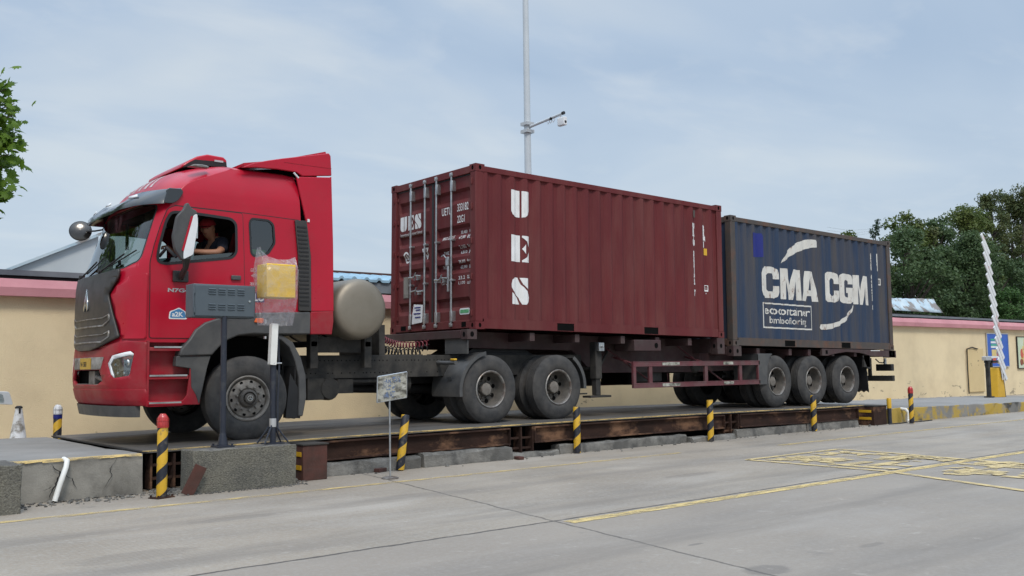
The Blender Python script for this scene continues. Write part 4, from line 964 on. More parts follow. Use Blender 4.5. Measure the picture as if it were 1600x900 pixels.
S_ = [[(0,.74),(.05,.90),(.20,1.0),(.38,1.0),(.55,.74),(.88,.50),(1.0,.28),(.95,.10),(.80,0),(.60,0),(.44,.24),(.12,.48),(.01,.62)], [(.5,1),(.92,1),(.92,.58),(.64,.76)], [(.04,.44),(.04,0),(.48,0),(.34,.25)]]
for P, (xa, za) in ((U_, (.75, 3.76)), (E_, (.74, 3.03)), (S_, (.735, 2.345))):
    lx, lz = tolocal(xa, za, RO); mb = MB(); shape(mb, P, lx, lz, .385, .43); obj('lettering', mb, M['lettering'], cr, smooth=0)
def column(s, x, z, size, pitch, org, parent, mat, sx=.85):
    mb = MB()
    for i, ch in enumerate(s):
        if ch == ' ': continue
        lx, lz = tolocal(x, z-pitch*i, org)
        lettering(mb, ch, size, sidef, origin=(lx, lz-size*.7), sx=sx, bold=.016, us=[c for c in CBRK if lx-.02 < c < lx+size], align='LEFT')
    obj('number', mb, mat, parent, smooth=0)
column('UETU 333182 7', 5.22, 4.02, .13, .106, RO, cr, M['lettering'])
column('22G1', 5.53, 4.01, .13, .106, RO, cr, M['lettering'])
lx, lz = tolocal(5.56, 3.44, RO); mb = MB(); sheet([[(lx,lz),(lx+.09,lz),(lx+.09,lz+.13),(lx,lz+.13)]], lambda x, z: (x, corr(x)-.004, z), us=[c for c in CBRK if lx < c < lx+.09], mb=mb); obj('warning_label', mb, M['yellow'], cr, smooth=0)
lx, lz = tolocal(5.55, 2.74, RO); mb = MB()
sheet([rr(lx, lx+.10, lz, lz+.12, .01), rr(lx+.012, lx+.088, lz+.03, lz+.108, .005)], sidef, us=[c for c in CBRK if lx < c < lx+.1], mb=mb)
lettering(mb, '2.5', .05, sidef, origin=(lx+.018, lz+.045), us=CBRK[-9:]); lettering(mb, 'm', .05, sidef, origin=(lx+.03, lz-.05), us=CBRK[-9:])
obj('height_mark', mb, M['lettering'], cr, smooth=0)
mb = MB(); lx, lz = tolocal(5.24, 4.14, RO); mb.box(lx, lx+.05, .002, .012, lz, lz+.14); obj('vent', mb, M['cont_brown'], cr, bevel=.003)

# doors of the red container
for (y0, y1) in ((.11, 1.205), (1.233, 2.328)):
    mb = MB(); Z = [.12, .16]+sorted(DBRK)+[2.42, 2.46]
    # panel: flat border, recessed bands between y0+.1 and y1-.1
    fn = lambda y, z, a=y0, b=y1: ((doorx(z) if a+.10 <= y <= b-.10 else .052), y, z)
    mb.v = []; Yb = [y0, y0+.085, y0+.115, y1-.115, y1-.085, y1]
    V = []; 
    for z in Z:
        for j, y in enumerate(Yb): V.append((doorx(z) if j in (2, 3) else .052, y, z))
    F = [(i*6+j, i*6+j+1, (i+1)*6+j+1, (i+1)*6+j) for i in range(len(Z)-1) for j in range(5)]
    mb.add(V, F); d = obj('door', mb, M['cont_red'], cr, smooth=0, thick=.01, off=0)
    gk = MB()
    gk.box(.040, .06, y0-.012, y1+.012, 2.44, 2.462); gk.box(.040, .06, y0-.012, y1+.012, .118, .14); gk.box(.040, .06, y0-.014, y0+.012, .13, 2.45); gk.box(.040, .06, y1-.012, y1+.014, .13, 2.45)
    obj('door_seal', gk, M['rubberseal'], d)
    hy = .10 if y0 < 1 else 2.338
    for z in (.25, .82, 1.38, 1.92, 2.32):
        h = MB(); h.box(.002, .048, hy-.035, hy+.035, z-.045, z+.045); h.box(.03, .05, min(hy, hy+(.09 if y0 < 1 else -.09)), max(hy, hy+(.09 if y0 < 1 else -.09)), z-.03, z+.03); h.tube((0, hy, z-.05), (0, hy, z+.05), .016, 8)
        obj('hinge', h, M['cont_red'], d, bevel=.004)
BY = (.633, 1.053, 1.386, 1.808)
for i, y in enumerate(BY):
    mb = MB(); mb.tube((-.005, y, .06), (-.005, y, 2.53), .017, 14)
    b = obj('locking_bar', mb, M['steelbar'], cr)
    kp = MB()
    for z in (.085, 2.505): kp.new().box(-.03, .03, y-.028, y+.028, z-.03, z+.03); kp.lathe([(.028, z-.02), (.034, z), (.028, z+.02)], c=(-.005, y, 0), axis=2, n=10)
    for z in (.22, 2.32): kp.new().box(-.026, .05, y-.05, y+.012, z-.085, z+.085); kp.tube((-.02, y-.04, z-.07), (-.02, y-.04, z+.07), .012, 6)
    for z in (.80, 1.45): kp.new().box(-.024, .05, y-.045, y+.022, z-.016, z+.016)
    objs('bar_bracket', kp, M['steelbar'], b, bevel=.004)
for (ya, yb, z, f_) in ((1.808, 1.45, .93, -1), (1.386, 1.74, .68, 1), (1.053, .70, .83, -1)):
    mb = MB(); mb.path([(-.03, ya, z), (-.04, lerp(ya, yb, .35), z-.01), (-.045, lerp(ya, yb, .6), z+.02), (-.035, yb, z+.005)], [.018, .014, .013, .012], 8)
    ym = lerp(ya, yb, .55)
    mb.path([(-.05, ym-.03, z+.07), (-.055, ym, z+.02), (-.04, ym+.02, z-.06)], .011, 6); mb.box(.0, .05, ym-.03, ym+.03, z-.05, z+.03)
    obj('door_handle', mb, M['steelbar'], cr)
mb = MB(); mb.box(-.03, .05, .68, .76, 1.04, 1.18); mb.box(-.02, .05, .69, .73, .62, 1.04); mb.path([(-.03, .74, 1.16), (-.02, .82, 1.22), (-.02, .88, 1.20)], .012, 6); obj('lock_box', mb, M['steelbar'], cr, bevel=.005)
def doorf(base_y): return lambda u, z: (doorx(z)-.008, base_y-u, z)
mb = MB(); y0 = 2.20
def dshape(P, x0, z0, w_, h_):
    for q in P: sheet([[(x0+u*w_, z0+v*h_) for u, v in q]], doorf(y0), vs_=[c for c in DBRK if z0 < c < z0+h_], mb=mb)
dshape(U_, 0, 1.76, .20, .25); dshape(E_, .24, 1.76, .17, .25); dshape(S_, .44, 1.76, .20, .25)
fit(mb, 'International Container Limited', 0, .66, 1.665, 1.725, doorf(y0), bold=.0, vs_=DBRK); obj('lettering', mb, M['lettering'], cr, smooth=0)
mb = MB(); D = doorf(0)
def dt(s, ya, yb, z0, z1, bold=.0): fit(mb, s, -ya, -yb, z0, z1, D, bold=bold, vs_=DBRK)
dt('UETU', .965, .70, 1.875, 2.0, .012); dt('333182', .54, .24, 1.895, 2.02, .012); dt('7', .155, .11, 1.90, 2.03, .012)
dt('22G1', .54, .34, 1.71, 1.83, .012)
for (s, sub, za, zb, n1_, n2_, u1, u2) in (('MAX GROSS', '', 1.47, 1.53, '30,480', '67,200', 'kg', 'lb'), ('TARE', '', 1.235, 1.29, '2,180', '4,810', 'kg', 'lb'), ('PAYLOAD', '', 1.0, 1.055, '28,300', '62,390', 'kg', 'lb'), ('CU CAP', '', .745, .80, '33.2', '1,170', 'cu.m', 'cu.ft')):
    dt(s, .96, .96-.035*len(s), za, zb, .006); dt(n1_, .50, .33, za+.055, zb+.055, .006); dt(u1, .27, .17, za+.055, zb+.055, .006); dt(n2_, .50, .33, za-.03, zb-.03, .006); dt(u2, .27, .17, za-.03, zb-.03, .006)
obj('lettering', mb, M['lettering'], cr, smooth=0)
mb = MB(); mb.new(); sheet([circ(-2.02, 1.30, .09, 18, .10), circ(-2.02, 1.30, .055, 14, .065)], D, vs_=DBRK, mb=mb); sheet([circ(-2.02, 1.30, .03, 10, .045)], D, vs_=DBRK, mb=mb)
mb.new(); sheet([soften([(-1.54, 1.40), (-1.34, 1.41), (-1.43, 1.20)], .03), soften([(-1.50, 1.375), (-1.385, 1.38), (-1.432, 1.28)], .02)], D, vs_=DBRK, mb=mb)
objs('door_mark', mb, M['lettering'], cr, smooth=0)
mb = MB(); mb.box(.036, .046, 1.93, 2.08, .60, .96); obj('data_plate', mb, M['rim'], cr)
mb = MB(); mb.add([(-.028,1.72,.14),(-.028,1.42,.16),(-.03,1.40,.45),(-.03,1.66,.47),(-.03,1.70,.32),(-.022,1.72,.14),(-.022,1.42,.16),(-.024,1.40,.45),(-.024,1.66,.47),(-.024,1.70,.32)], [(0,1,2,3,4),(9,8,7,6,5),(0,5,6,1),(1,6,7,2),(2,7,8,3),(3,8,9,4),(4,9,5,0)]); sk = obj('document_sticker', mb, M['white'], cr)
mb = MB()
for z, wd in ((.40,.18),(.36,.14),(.30,.2),(.24,.16)): mb.new().box(-.034, -.031, 1.46, 1.46+wd, z, z+.02)
objs('print', mb, M['patch'], sk)
M['greenlabel'] = pmat('green label', (.05,.25,.10), (.15,.4,.2), scale=14, rough=.4)
mb = MB(); mb.prism(rr(.21, .47, .24, .34, .03), 0, .043, .050); gl_ = obj('green_label', mb, M['white'], cr)
mb = MB(); mb.prism(rr(.225, .455, .262, .318, .02), 0, .040, .0425); obj('label_print', mb, M['greenlabel'], gl_)
mb = MB(); mb.new().box(-.001, .006, .25, .36, .045, .12); mb.new().box(-.001, .006, 1.95, 2.1, .045, .12); objs('sill_slot', mb, M['void'], cr)

BO = (6.329, 0, 1.703)
cb = container('shipping_container', BO, 'weathered blue shipping container with large white CMA CGM letters at the rear of the trailer', M['cont_blue'], M['cont_brown'], M['cont_brown'], [(1.72, 2.08), (3.84, 4.2)], rail_mat=M['cont_brown'], door=False)
mb = MB()
lx, lz = tolocal(7.33, 2.69, BO); lx2, lz2 = tolocal(9.34, 3.31, BO)
C_ = [(.72,.62),(1,.62),(1,.80),(.92,.94),(.76,1),(.26,1),(.08,.93),(0,.78),(0,.22),(.08,.07),(.26,0),(.76,0),(.92,.06),(1,.20),(1,.40),(.72,.40),(.72,.27),(.64,.21),(.40,.21),(.33,.28),(.33,.72),(.40,.79),(.64,.79),(.72,.73)]
G_ = [(.72,.66),(1,.66),(1,.82),(.92,.95),(.76,1),(.26,1),(.08,.93),(0,.78),(0,.22),(.08,.07),(.26,0),(.80,0),(1,.08),(1,.54),(.52,.54),(.52,.36),(.71,.36),(.71,.21),(.40,.21),(.33,.28),(.33,.72),(.40,.79),(.64,.79),(.72,.75)]
M_ = [(0,0),(.03,1),(.36,1),(.50,.48),(.64,1),(.97,1),(1,0),(.74,0),(.73,.62),(.60,0),(.40,0),(.27,.62),(.26,0)]
A_o = [(0,0),(.27,1),(.73,1),(1,0),(.69,0),(.65,.17),(.35,.17),(.31,0)]; A_h = [(.41,.36),(.59,.36),(.50,.76)]
def glyph(loops, u0, u1): sheet([[(lx+(lx2-lx)*(u0+(u1-u0)*a), lz+(lz2-lz)*b) for a, b in P] for P in loops], sidef, us=[c for c in CBRK if lx < c < lx2], mb=mb)
glyph([C_], 0, .295); glyph([M_], .315, .69); glyph([A_o, A_h], .70, 1.0)
lx, lz = tolocal(9.62, 2.68, BO); lx2, lz2 = tolocal(11.42, 3.32, BO)
glyph([C_], 0, .30); glyph([G_], .325, .615); glyph([M_], .64, 1.0)
obj('lettering', mb, M['letter_rust'], cb, smooth=0)
mb = MB(); lx, lz = tolocal(7.33, 2.07, BO); ux, uz = tolocal(9.06, 2.57, BO)
us = [c for c in CBRK if lx < c < ux]
sheet([[(lx,lz),(ux,lz),(ux,uz),(lx,uz)], [(lx+.03,lz+.03),(ux-.02,lz+.03),(ux-.02,uz-.03),(lx+.03,uz-.03)]], sidef, us=us, mb=mb)
fit(mb, 'ecocontainer', lx+.10, ux-.06, uz-.235, uz-.07, sidef, bold=.014, us=CBRK)
fit(mb, 'bamboo flooring', lx+.24, ux-.16, lz+.06, lz+.245, sidef, bold=.004, us=CBRK)
obj('lettering', mb, M['letter_rust'], cb, smooth=0)
def swoosh(P):
    mb = MB(); Q = [tolocal(x, z, BO) for x, z in P]; xs_ = [q[0] for q in Q]
    sheet([Q], sidef, us=[c for c in CBRK if min(xs_) < c < max(xs_)], mb=mb); obj('swoosh', mb, M['letter_rust'], cb, smooth=0)
swoosh([(8.06,3.43),(8.14,3.55),(8.28,3.70),(8.46,3.82),(8.68,3.92),(8.95,3.99),(9.2,4.02),(9.33,4.01),(9.38,3.95),(9.36,3.85),(9.2,3.84),(8.95,3.79),(8.7,3.72),(8.5,3.65),(8.3,3.56)])
swoosh([(9.40,2.11),(9.44,2.18),(9.7,2.19),(9.98,2.225),(10.22,2.29),(10.45,2.40),(10.62,2.53),(10.74,2.68),(10.68,2.51),(10.53,2.36),(10.34,2.24),(10.1,2.15),(9.8,2.085),(9.55,2.06),(9.44,2.07)])
mb = MB(); Q = [tolocal(x, z, BO) for x, z in ((7.08,3.50),(7.44,3.52),(7.45,3.92),(7.38,4.0),(7.09,4.0))]
sheet([Q], sidef, us=CBRK, mb=mb); obj('paint_patch', mb, M['patch'], cb, smooth=0)
column('CMAU 042475 5', 11.53, 3.86, .11, .101, BO, cb, M['letter_rust']); column('22G1', 11.80, 3.86, .11, .101, BO, cb, M['letter_rust'])
mb = MB(); lx, lz = tolocal(11.86, 3.14, BO); sheet([rr(lx, lx+.12, lz, lz+.16, .01), rr(lx+.02, lx+.10, lz+.03, lz+.13, .005)], sidef, us=CBRK[-8:], mb=mb); lettering(mb, '2', .09, sidef, origin=(lx+.03, lz+.05), us=CBRK[-8:]); obj('height_mark', mb, M['letter_rust'], cb, smooth=0)

# ------------------------------------------------------------------ wheels
def wheel(parent, x, yface, z, r, kind, side=1, width=.29, name='wheel'):
    """side=1: outer face looks towards -y.  kind: 'steer', 'dual', 'single'"""
    e_ = bpy.data.objects.new(name, None); C.objects.link(e_); e_.parent = parent
    e_.location = (x-parent.location.x, yface-parent.location.y, z-parent.location.z); e_.rotation_euler = (0, 0, 0 if side == 1 else math.pi)
    e_.empty_display_size = .1
    def tyre(y0):
        mb = MB(); b = .285
        P = [(b, .03), (b+.015, .012), (b+.06, .0), (b+.12, -.004), (r-.075, .006), (r-.03, .022), (r-.008, .05)]
        n_ = 5; gs = []
        for k in range(n_):
            ya = .05+(width-.10)*k/n_; yb = .05+(width-.10)*(k+1)/n_
            gs += [(r, ya+.006), (r, yb-.006), (r-.013, yb-.004), (r-.013, yb+.004)] if k < n_-1 else [(r, ya+.006), (r, yb-.004)]
        P += gs+[(r-.008, width-.05), (r-.03, width-.022), (r-.075, width-.006), (b+.06, width), (b, width-.03)]
        mb.lathe([(a, y0+h) for a, h in P], axis=1, n=64, cap=False); return obj('tyre', mb, M['tyre'], e_, smooth=40)
    ty = tyre(0)
    if kind == 'dual': tyre(.335)
    b = .288
    if kind == 'steer':
        mb = MB(); mb.lathe([(b, .02), (b+.004, .008), (b-.012, .004), (b-.028, .02), (b-.035, .055), (.245, .06), (.235, .03), (.185, .012), (.135, .012), (.115, .03), (.001, .03)], axis=1, n=48, cap=False)
        rm = obj('rim', mb, M['rim'], e_)
        h = MB()
        for k in range(10):
            a = 2*math.pi*k/10+.1; h.new().lathe([(.021, .017), (.022, .020), (.001, .0165)], c=(.21*math.cos(a), 0, .21*math.sin(a)), axis=1, n=12)
        objs('vent_hole', h, M['void'], e_)
        h = MB()
        for k in range(10):
            a = 2*math.pi*k/10+.4; h.new().lathe([(.02, .012), (.018, -.012), (.012, -.03), (.001, -.031)], c=(.155*math.cos(a), 0, .155*math.sin(a)), axis=1, n=8)
        objs('wheel_nut', h, M['rim'], e_)
        h = MB(); h.lathe([(.118, .03), (.112, -.025), (.098, -.045), (.085, -.05), (.08, -.02), (.065, -.02), (.06, -.06), (.045, -.068), (.001, -.068)], axis=1, n=28)
        h.lathe([(.03, -.07), (.035, -.072), (.038, -.07)], axis=1, n=20)
        obj('hub', h, M['rimdark'], e_)
        h = MB()
        for k in range(3):
            a = 2*math.pi*k/3+math.pi/2; h.tube((0, -.071, 0), (.028*math.cos(a), -.071, .028*math.sin(a)), .004, 5)
        h.lathe([(.030, -.069), (.036, -.069), (.036, -.074), (.030, -.074)], axis=1, n=20, cap=False); obj('emblem', h, M['chrome'], e_)
    else:
        dp = .205
        mb = MB(); mb.lathe([(b, .03), (b+.004, .012), (b-.006, .004), (b-.022, .012), (b-.03, .04)], axis=1, n=48, cap=False)
        obj('rim_edge', mb, M['rimlight'] if kind == 'dual' else M['rim'], e_)
        mb = MB(); mb.lathe([(b-.03, .038), (b-.038, .07), (b-.044, dp-.03), (b-.06, dp-.005), (.205, dp), (.185, dp-.015), (.14, dp-.01), (.13, dp), (.001, dp)], axis=1, n=48, cap=False)
        rm = obj('rim', mb, M['rimdark'] if kind == 'dual' else M['rim'], e_)
        if kind == 'dual':
            h = MB()
            for k in range(8):
                a = 2*math.pi*k/8+.25; h.new().lathe([(.033, dp-.016), (.034, dp-.010), (.001, dp-.017)], c=(.187*math.cos(a), -.004, .187*math.sin(a)), axis=1, n=12)
            objs('vent_hole', h, M['void'], e_)
            h = MB()
            for k in range(10):
                a = 2*math.pi*k/10; h.new().lathe([(.015, dp), (.015, dp-.04), (.001, dp-.041)], c=(.135*math.cos(a), 0, .135*math.sin(a)), axis=1, n=6)
            objs('wheel_nut', h, M['rimdark'], e_)
            h = MB(); h.lathe([(.105, dp), (.10, .125), (.09, .115), (.03, .11), (.001, .11)], axis=1, n=10); obj('hub', h, M['rim'], e_)
        else:
            h = MB(); h.lathe([(.10, dp), (.088, .07), (.08, .055), (.001, .05)], axis=1, n=16); obj('hub', h, M['rim'], e_)
            h = MB()
            for k in range(6):
                a = 2*math.pi*k/6+.35; h.new().lathe([(.036, dp-.012), (.037, dp-.006), (.001, dp-.013)], c=(.155*math.cos(a), -.003, .155*math.sin(a)), axis=1, n=12)
            objs('vent_hole', h, M['void'], e_)
    return e_

# ------------------------------------------------------------------ semi-trailer
def tz(x): return 1.938-.0137*x if x < 6.2 else 1.703-.0137*(x-6.33)
tr = empty('container_trailer', (6.3, 1.22, .44), 'maroon skeletal semi-trailer carrying the two containers', 'trailer')
for y0 in (.62, 1.68):
    mb = MB()
    mb.prism([(.1, 1.93), (6.1, tz(6.1)-.02), (6.1, 1.20), (3.1, 1.22), (2.6, 1.62), (.1, 1.66)], 1, y0, y0+.14)
    mb.prism([(6.1, 1.70), (12.4, tz(12.4)-.01), (12.4, 1.42), (11.2, 1.30), (6.1, 1.20)], 1, y0, y0+.14)
    obj('main_beam', mb, M['trailer'], tr, world=True, bevel=.008)
def bolster(x0, x1, zt, h, label=None):
    mb = MB(); mb.box(x0, x1, .17, 2.27, zt-h+.02, zt-.012); b = obj('bolster', mb, M['trailer'], tr, world=True, bevel=.006)
    for ys in (0, 2.28):
        mb = MB(); x1_ = x1; mb.box(x0-.0, x1_, ys, ys+.16, zt-h, zt-.006)
        o = obj('bolster_end', mb, M['trailer'], b, bevel=.004)
        m2_ = MB(); yy = ys-.003 if ys == 0 else ys+.163
        for xx in ((x0+x1_)/2,): m2_.prism([(xx+.035*math.cos(a*math.pi/6), zt-h/2+.042*math.sin(a*math.pi/6)) for a in range(12)], 1, min(yy, yy+.002), max(yy, yy+.002))
        m2_.prism([(ys+.08+.03*math.cos(a*math.pi/6), zt-h/2+.04*math.sin(a*math.pi/6)) for a in range(12)], 0, x0-.003, x0-.001)
        obj('twistlock_hole', m2_, M['void'], b)
bolster(-.16, .03, 1.935, .158); bolster(5.84, 6.06, tz(6.0), .31); bolster(6.33, 6.58, tz(6.4), .20)
bolster(12.15, 12.42, tz(12.3), .17)
mb = MB()
for x in (1.2, 2.2, 3.3, 4.2, 5.1, 7.2, 8.3, 9.0, 9.9, 10.8, 11.6): mb.new().box(x-.05, x+.05, .06, 2.38, tz(x)-.16, tz(x)-.03)
objs('cross_member', mb, M['trailer'], tr, world=True)
mb = MB(); mb.new().box(3.55, 4.25, .02, .5, 1.60, 1.80); mb.new().box(3.55, 4.25, 1.94, 2.42, 1.60, 1.80); objs('side_bracket', mb, M['trailer'], tr, world=True, bevel=.01)
mb = MB(); mb.prism([(4.12+.045*math.cos(a*math.pi/6), 1.70+.05*math.sin(a*math.pi/6)) for a in range(12)], 1, .016, .019); obj('bracket_hole', mb, M['void'], tr, world=True)
for ys in (0, 2.38):
    mb = MB()
    P = [(9.4, 1.655), (12.47, 1.615), (12.47, 1.45), (11.35, 1.49), (10.95, 1.56), (10.35, 1.585), (9.85, 1.54), (9.6, 1.50), (9.39, 1.505)]
    mb.prism(P, 1, ys, ys+.06); sr = obj('side_rail', mb, M['trailer'], tr, world=True, bevel=.005)
    if ys == 0:
        mb = MB(); mb.box(9.52, 9.60, -.003, -.001, 1.54, 1.62); mb.box(9.25, 9.29, -.003, -.001, 1.55, 1.58); obj('slot', mb, M['void'], sr)
        mb = MB(); mb.box(11.35, 11.75, -.004, -.001, 1.605, 1.62); obj('reflector', mb, M['white'], sr)
# landing gear
for y in (.22, 2.05):
    mb = MB(); mb.box(2.78, 2.93, y, y+.15, 1.12, 1.76); lg = obj('landing_leg', mb, M['chassis'], tr, world=True, bevel=.01)
    mb = MB(); mb.box(2.80, 2.91, y+.02, y+.13, .84, 1.14); mb.box(2.62, 3.12, y-.03, y+.18, .80, .835); obj('foot', mb, M['chassis'], lg, bevel=.006)
mb = MB(); mb.tube((2.85, .4, 1.3), (2.85, 2.1, 1.3), .03); mb.tube((2.9, .3, 1.25), (3.5, .62, 1.65), .022); mb.tube((2.9, 2.1, 1.25), (3.5, 1.7, 1.65), .022)
for a, b in (((3.15, .75, 1.1), (3.45, .75, 1.32)), ((3.2, 1.7, 1.0), (3.7, 1.7, 1.32))): mb.tube(a, b, .018, 6)
mb.box(2.3, 2.62, .28, .31, .86, .885); mb.box(3.05, 3.1, .6, 1.8, 1.0, 1.35)
obj('landing_brace', mb, M['chassis'], tr, world=True)
mb = MB(); mb.box(2.80, 2.93, .15, .22, 1.60, 1.75); mb.tube((2.86, .1, 1.68), (2.86, .22, 1.68), .02); obj('gearbox', mb, M['steelbar'], tr, world=True, bevel=.006)
# side guards
for ys in (0, 2.38):
    mb = MB(); mb.box(3.49, 7.16, ys, ys+.05, 1.325, 1.412); mb.box(3.49, 7.16, ys, ys+.05, .945, 1.03)
    mb.box(3.49, 3.56, ys+.001, ys+.049, 1.03, 1.325); mb.box(7.10, 7.16, ys+.001, ys+.049, 1.03, 1.325)
    for x in (3.90, 5.45, 6.50): mb.box(x, x+.085, ys+.004, ys+.046, 1.03, 1.325)
    # lips of the channel section
    for z in (.948, 1.022, 1.329, 1.405): mb.box(3.49, 7.16, ys-.004, ys, z-.006, z+.006)
    gd = obj('side_guard', mb, M['guardred'], tr, world=True, bevel=.003)
    mb = MB(); sgn = 1 if ys == 0 else -1
    for x in (3.6, 5.6): 
        for dx_ in (0, .0): mb.tube((x+.5, ys+.05+sgn*.02, 1.0), (x-.5, ys+.05+sgn*.35, 1.72), .016, 6)
        mb.tube((x, ys+.04, 1.36), (x, ys+sgn*.55+.05, 1.5), .02, 6)
    obj('guard_brace', mb, M['guardred'], gd)
    if ys == 0:
        mb = MB()
        for xa, xb in ((4.24, 4.72), (6.0, 6.3)):
            for z in (1.34, .96): mb.box(xa, xb, -.0062, -.0045, z, z+.055)
        obj('reflective_tape', mb, M['signface'], gd)
mb = MB(); mb.box(4.25, 5.35, .85, 1.6, .98, 1.45); obj('dark_mass_block', mb, M['void'], tr, world=True, bevel=.02)  # near-black block for the dark mass behind the side guard
mb = MB(); mb.lathe([(.45, .0), (.53, .05), (.53, .24), (.45, .28)], c=(4.8, 1.22, 1.0), axis=2, n=32); obj('spare_wheel', mb, M['tyre'], tr, world=True)
mb = MB(); mb.lathe([(.001, 0), (.12, .02), (.15, .06), (.15, 1.3), (.12, 1.34), (.001, 1.36)], c=(5.9, .55, 1.33), axis=1, n=20); obj('air_tank', mb, M['chassis'], tr, world=True)
# trailer wheels, axles, mudguards
TXW = (7.77, 9.08, 10.385); TR_ = .53
tw = wheel(tr, TXW[0], .02, .44+TR_+.012, TR_, 'dual')
for ch in [c for c in C.objects if c.parent == tw]: pass
for x in TXW[1:]:
    c = copy_tree(tw, tr); c.location = (x-6.3, .02-1.22, TR_+.008)
for x in TXW:
    c = copy_tree(tw, tr); c.location = (x-6.3, 2.42-1.22, TR_+.01); c.rotation_euler = (0, 0, math.pi)
mb = MB()
for x in TXW: mb.new().tube((x, .35, .44+TR_), (x, 2.1, .44+TR_), .075, 10); mb.box(x-.06, x+.06, .62, .76, .95, 1.32); mb.box(x-.06, x+.06, 1.68, 1.82, .95, 1.32)
objs('axle', mb, M['chassis'], tr, world=True)
mb = MB()
for y in (.69, 1.75):
    for x in TXW: mb.new().box(x-.5, x+.5, y-.04, y+.04, 1.10, 1.16)
objs('leaf_spring', mb, M['chassis'], tr, world=True)
def arcguard(parent, cx, cz, r_, a0, a1, y0, y1, mat, name='mudguard', th=.012, lip=True):
    mb = MB(); rings = []
    for k in range(15):
        a = R(lerp(a0, a1, k/14)); ca, sa = math.cos(a), math.sin(a)
        rings.append([(cx+r_*ca, y0, cz+r_*sa), (cx+r_*ca, y1, cz+r_*sa), (cx+(r_+th)*ca, y1, cz+(r_+th)*sa), (cx+(r_+th)*ca, y0, cz+(r_+th)*sa)])
    mb.loft(rings)
    if lip:
        rings = []
        for k in range(15):
            a = R(lerp(a0, a1, k/14)); ca, sa = math.cos(a), math.sin(a)
            rings.append([(cx+(r_-.035)*ca, y0-.012, cz+(r_-.035)*sa), (cx+(r_-.035)*ca, y0, cz+(r_-.035)*sa), (cx+(r_+th)*ca, y0, cz+(r_+th)*sa), (cx+(r_+th+.01)*ca, y0-.012, cz+(r_+th+.01)*sa)])
        mb.loft(rings)
    return obj(name, mb, mat, parent, world=True, smooth=30)
mb = MB(); mb.prism([(7.12, 1.545), (7.60, 1.545), (7.52, 1.50), (7.42, 1.30), (7.38, .93), (7.12, .93), (7.12, 1.30)], 1, -.0, .04); mb.box(7.12, 7.14, .02, .62, .93, 1.53); mb.box(7.12, 7.6, .02, .62, 1.535, 1.55)
obj('front_mudguard', mb, M['grey_plastic'], tr, world=True, bevel=.004)
for ys in (.04, 1.84):
    mb = MB(); n_ = 9; bot = []
    for i in range(n_+1): bot += [(ys+.56*i/n_, .70 if i % 2 else .66)]
    mb.prism(bot+[(ys+.56, 1.47), (ys, 1.47)], 0, 11.18, 11.195)
    mb.rot(Matrix.Translation((11.18, 0, 1.47)) @ Matrix.Rotation(R(-6), 4, 'Y') @ Matrix.Translation((-11.18, 0, -1.47)))
    obj('mud_flap', mb, M['black'], tr, world=True)
mb = MB(); mb.box(11.05, 11.3, -.0, .05, 1.24, 1.50); mb.prism([(11.0, 1.5), (11.32, 1.5), (11.32, 1.2), (11.2, 1.2)], 1, .0, .03); obj('rear_mudguard', mb, M['chassis'], tr, world=True)
mb = MB(); mb.box(12.36, 12.46, .05, 2.39, .90, 1.03); mb.box(12.36, 12.42, .6, .68, 1.0, 1.45); mb.box(12.36, 12.42, 1.76, 1.84, 1.0, 1.45); obj('rear_bumper', mb, M['chassis'], tr, world=True, bevel=.008)
mb = MB(); mb.new().box(12.38, 12.50, .08, .48, 1.14, 1.30); mb.new().box(12.38, 12.50, 1.96, 2.36, 1.14, 1.30); objs('tail_lamp_housing', mb, M['black'], tr, world=True, bevel=.01)
mb = MB(); mb.tube((12.42, .26, 1.30), (12.42, .26, 1.44), .035); obj('lamp_mount', mb, M['steelbar'], tr, world=True)
mb = MB(); mb.path([(11.9, .2, 1.42), (12.05, .2, 1.34), (12.25, .22, 1.33), (12.4, .25, 1.38)], .014, 6); obj('cable', mb, M['black'], tr, world=True)
for z in (1.28, 1.09):
    mb = MB(); mb.lathe([(.001, 0), (.08, .012), (.095, .04), (.095, .5), (.001, .52)], c=(11.55, .25, z), axis=1, n=18); obj('air_reservoir', mb, M['black'], tr, world=True)

# ------------------------------------------------------------------ tractor truck
tk = empty('tractor_truck', (-3.7, 1.22, .44), 'red tractor truck with high roof pulling the container trailer', 'truck')
M['fadewhite'] = worn_paint('faded white marks', (.55,.5,.5), .46, .66, 25)
XC = [(.9,-5.27),(1.2,-5.32),(1.62,-5.30),(1.8,-5.26),(2.3,-5.27),(2.6,-5.22),(2.72,-5.17),(3.4,-4.94),(3.62,-4.82),(3.8,-4.68),(3.95,-4.45),(4.03,-4.15),(4.06,-3.9)]
XS = [(2.68,-4.95),(3.35,-4.72),(3.56,-4.6),(3.75,-4.45),(3.92,-4.15),(4.06,-3.9)]
def xf(y, z):
    k = min(abs(y-1.22)/1.22, 1); xc = smooth(z, XC); xs_ = smooth(z, XS)
    return xc+(xs_-xc)*(.45*k**2+.55*k**8)
def sidey(z): return interp(z, [(1.70,.030),(2.42,.0),(3.50,0),(3.56,.004)]) if z < 3.56 else .004+.10*((z-3.56)/.40)**1.5
def drop(y, z):
    k = min(abs(y-1.22)/1.22, 1); q = max(0, min(1, (z-3.5)/.56)); return z-.10*k**6*q*q*(3-2*q)
def fmap(d=0.):
    def fn(y, z):
        zz = drop(y, z); yy = 1.22+(y-1.22)*(1-max(0, sidey(zz))/1.22); return (xf(y, z)-d, yy, zz)
    return fn
YG = [.02,.05,.09,.14,.20,.28,.38,.5,.65,.8,1.0,1.22,1.44,1.64,1.79,1.94,2.06,2.16,2.24,2.30,2.35,2.39,2.42]
ZG = rng(1.7, 3.4, .1)+rng(3.44, 4.04, .04)
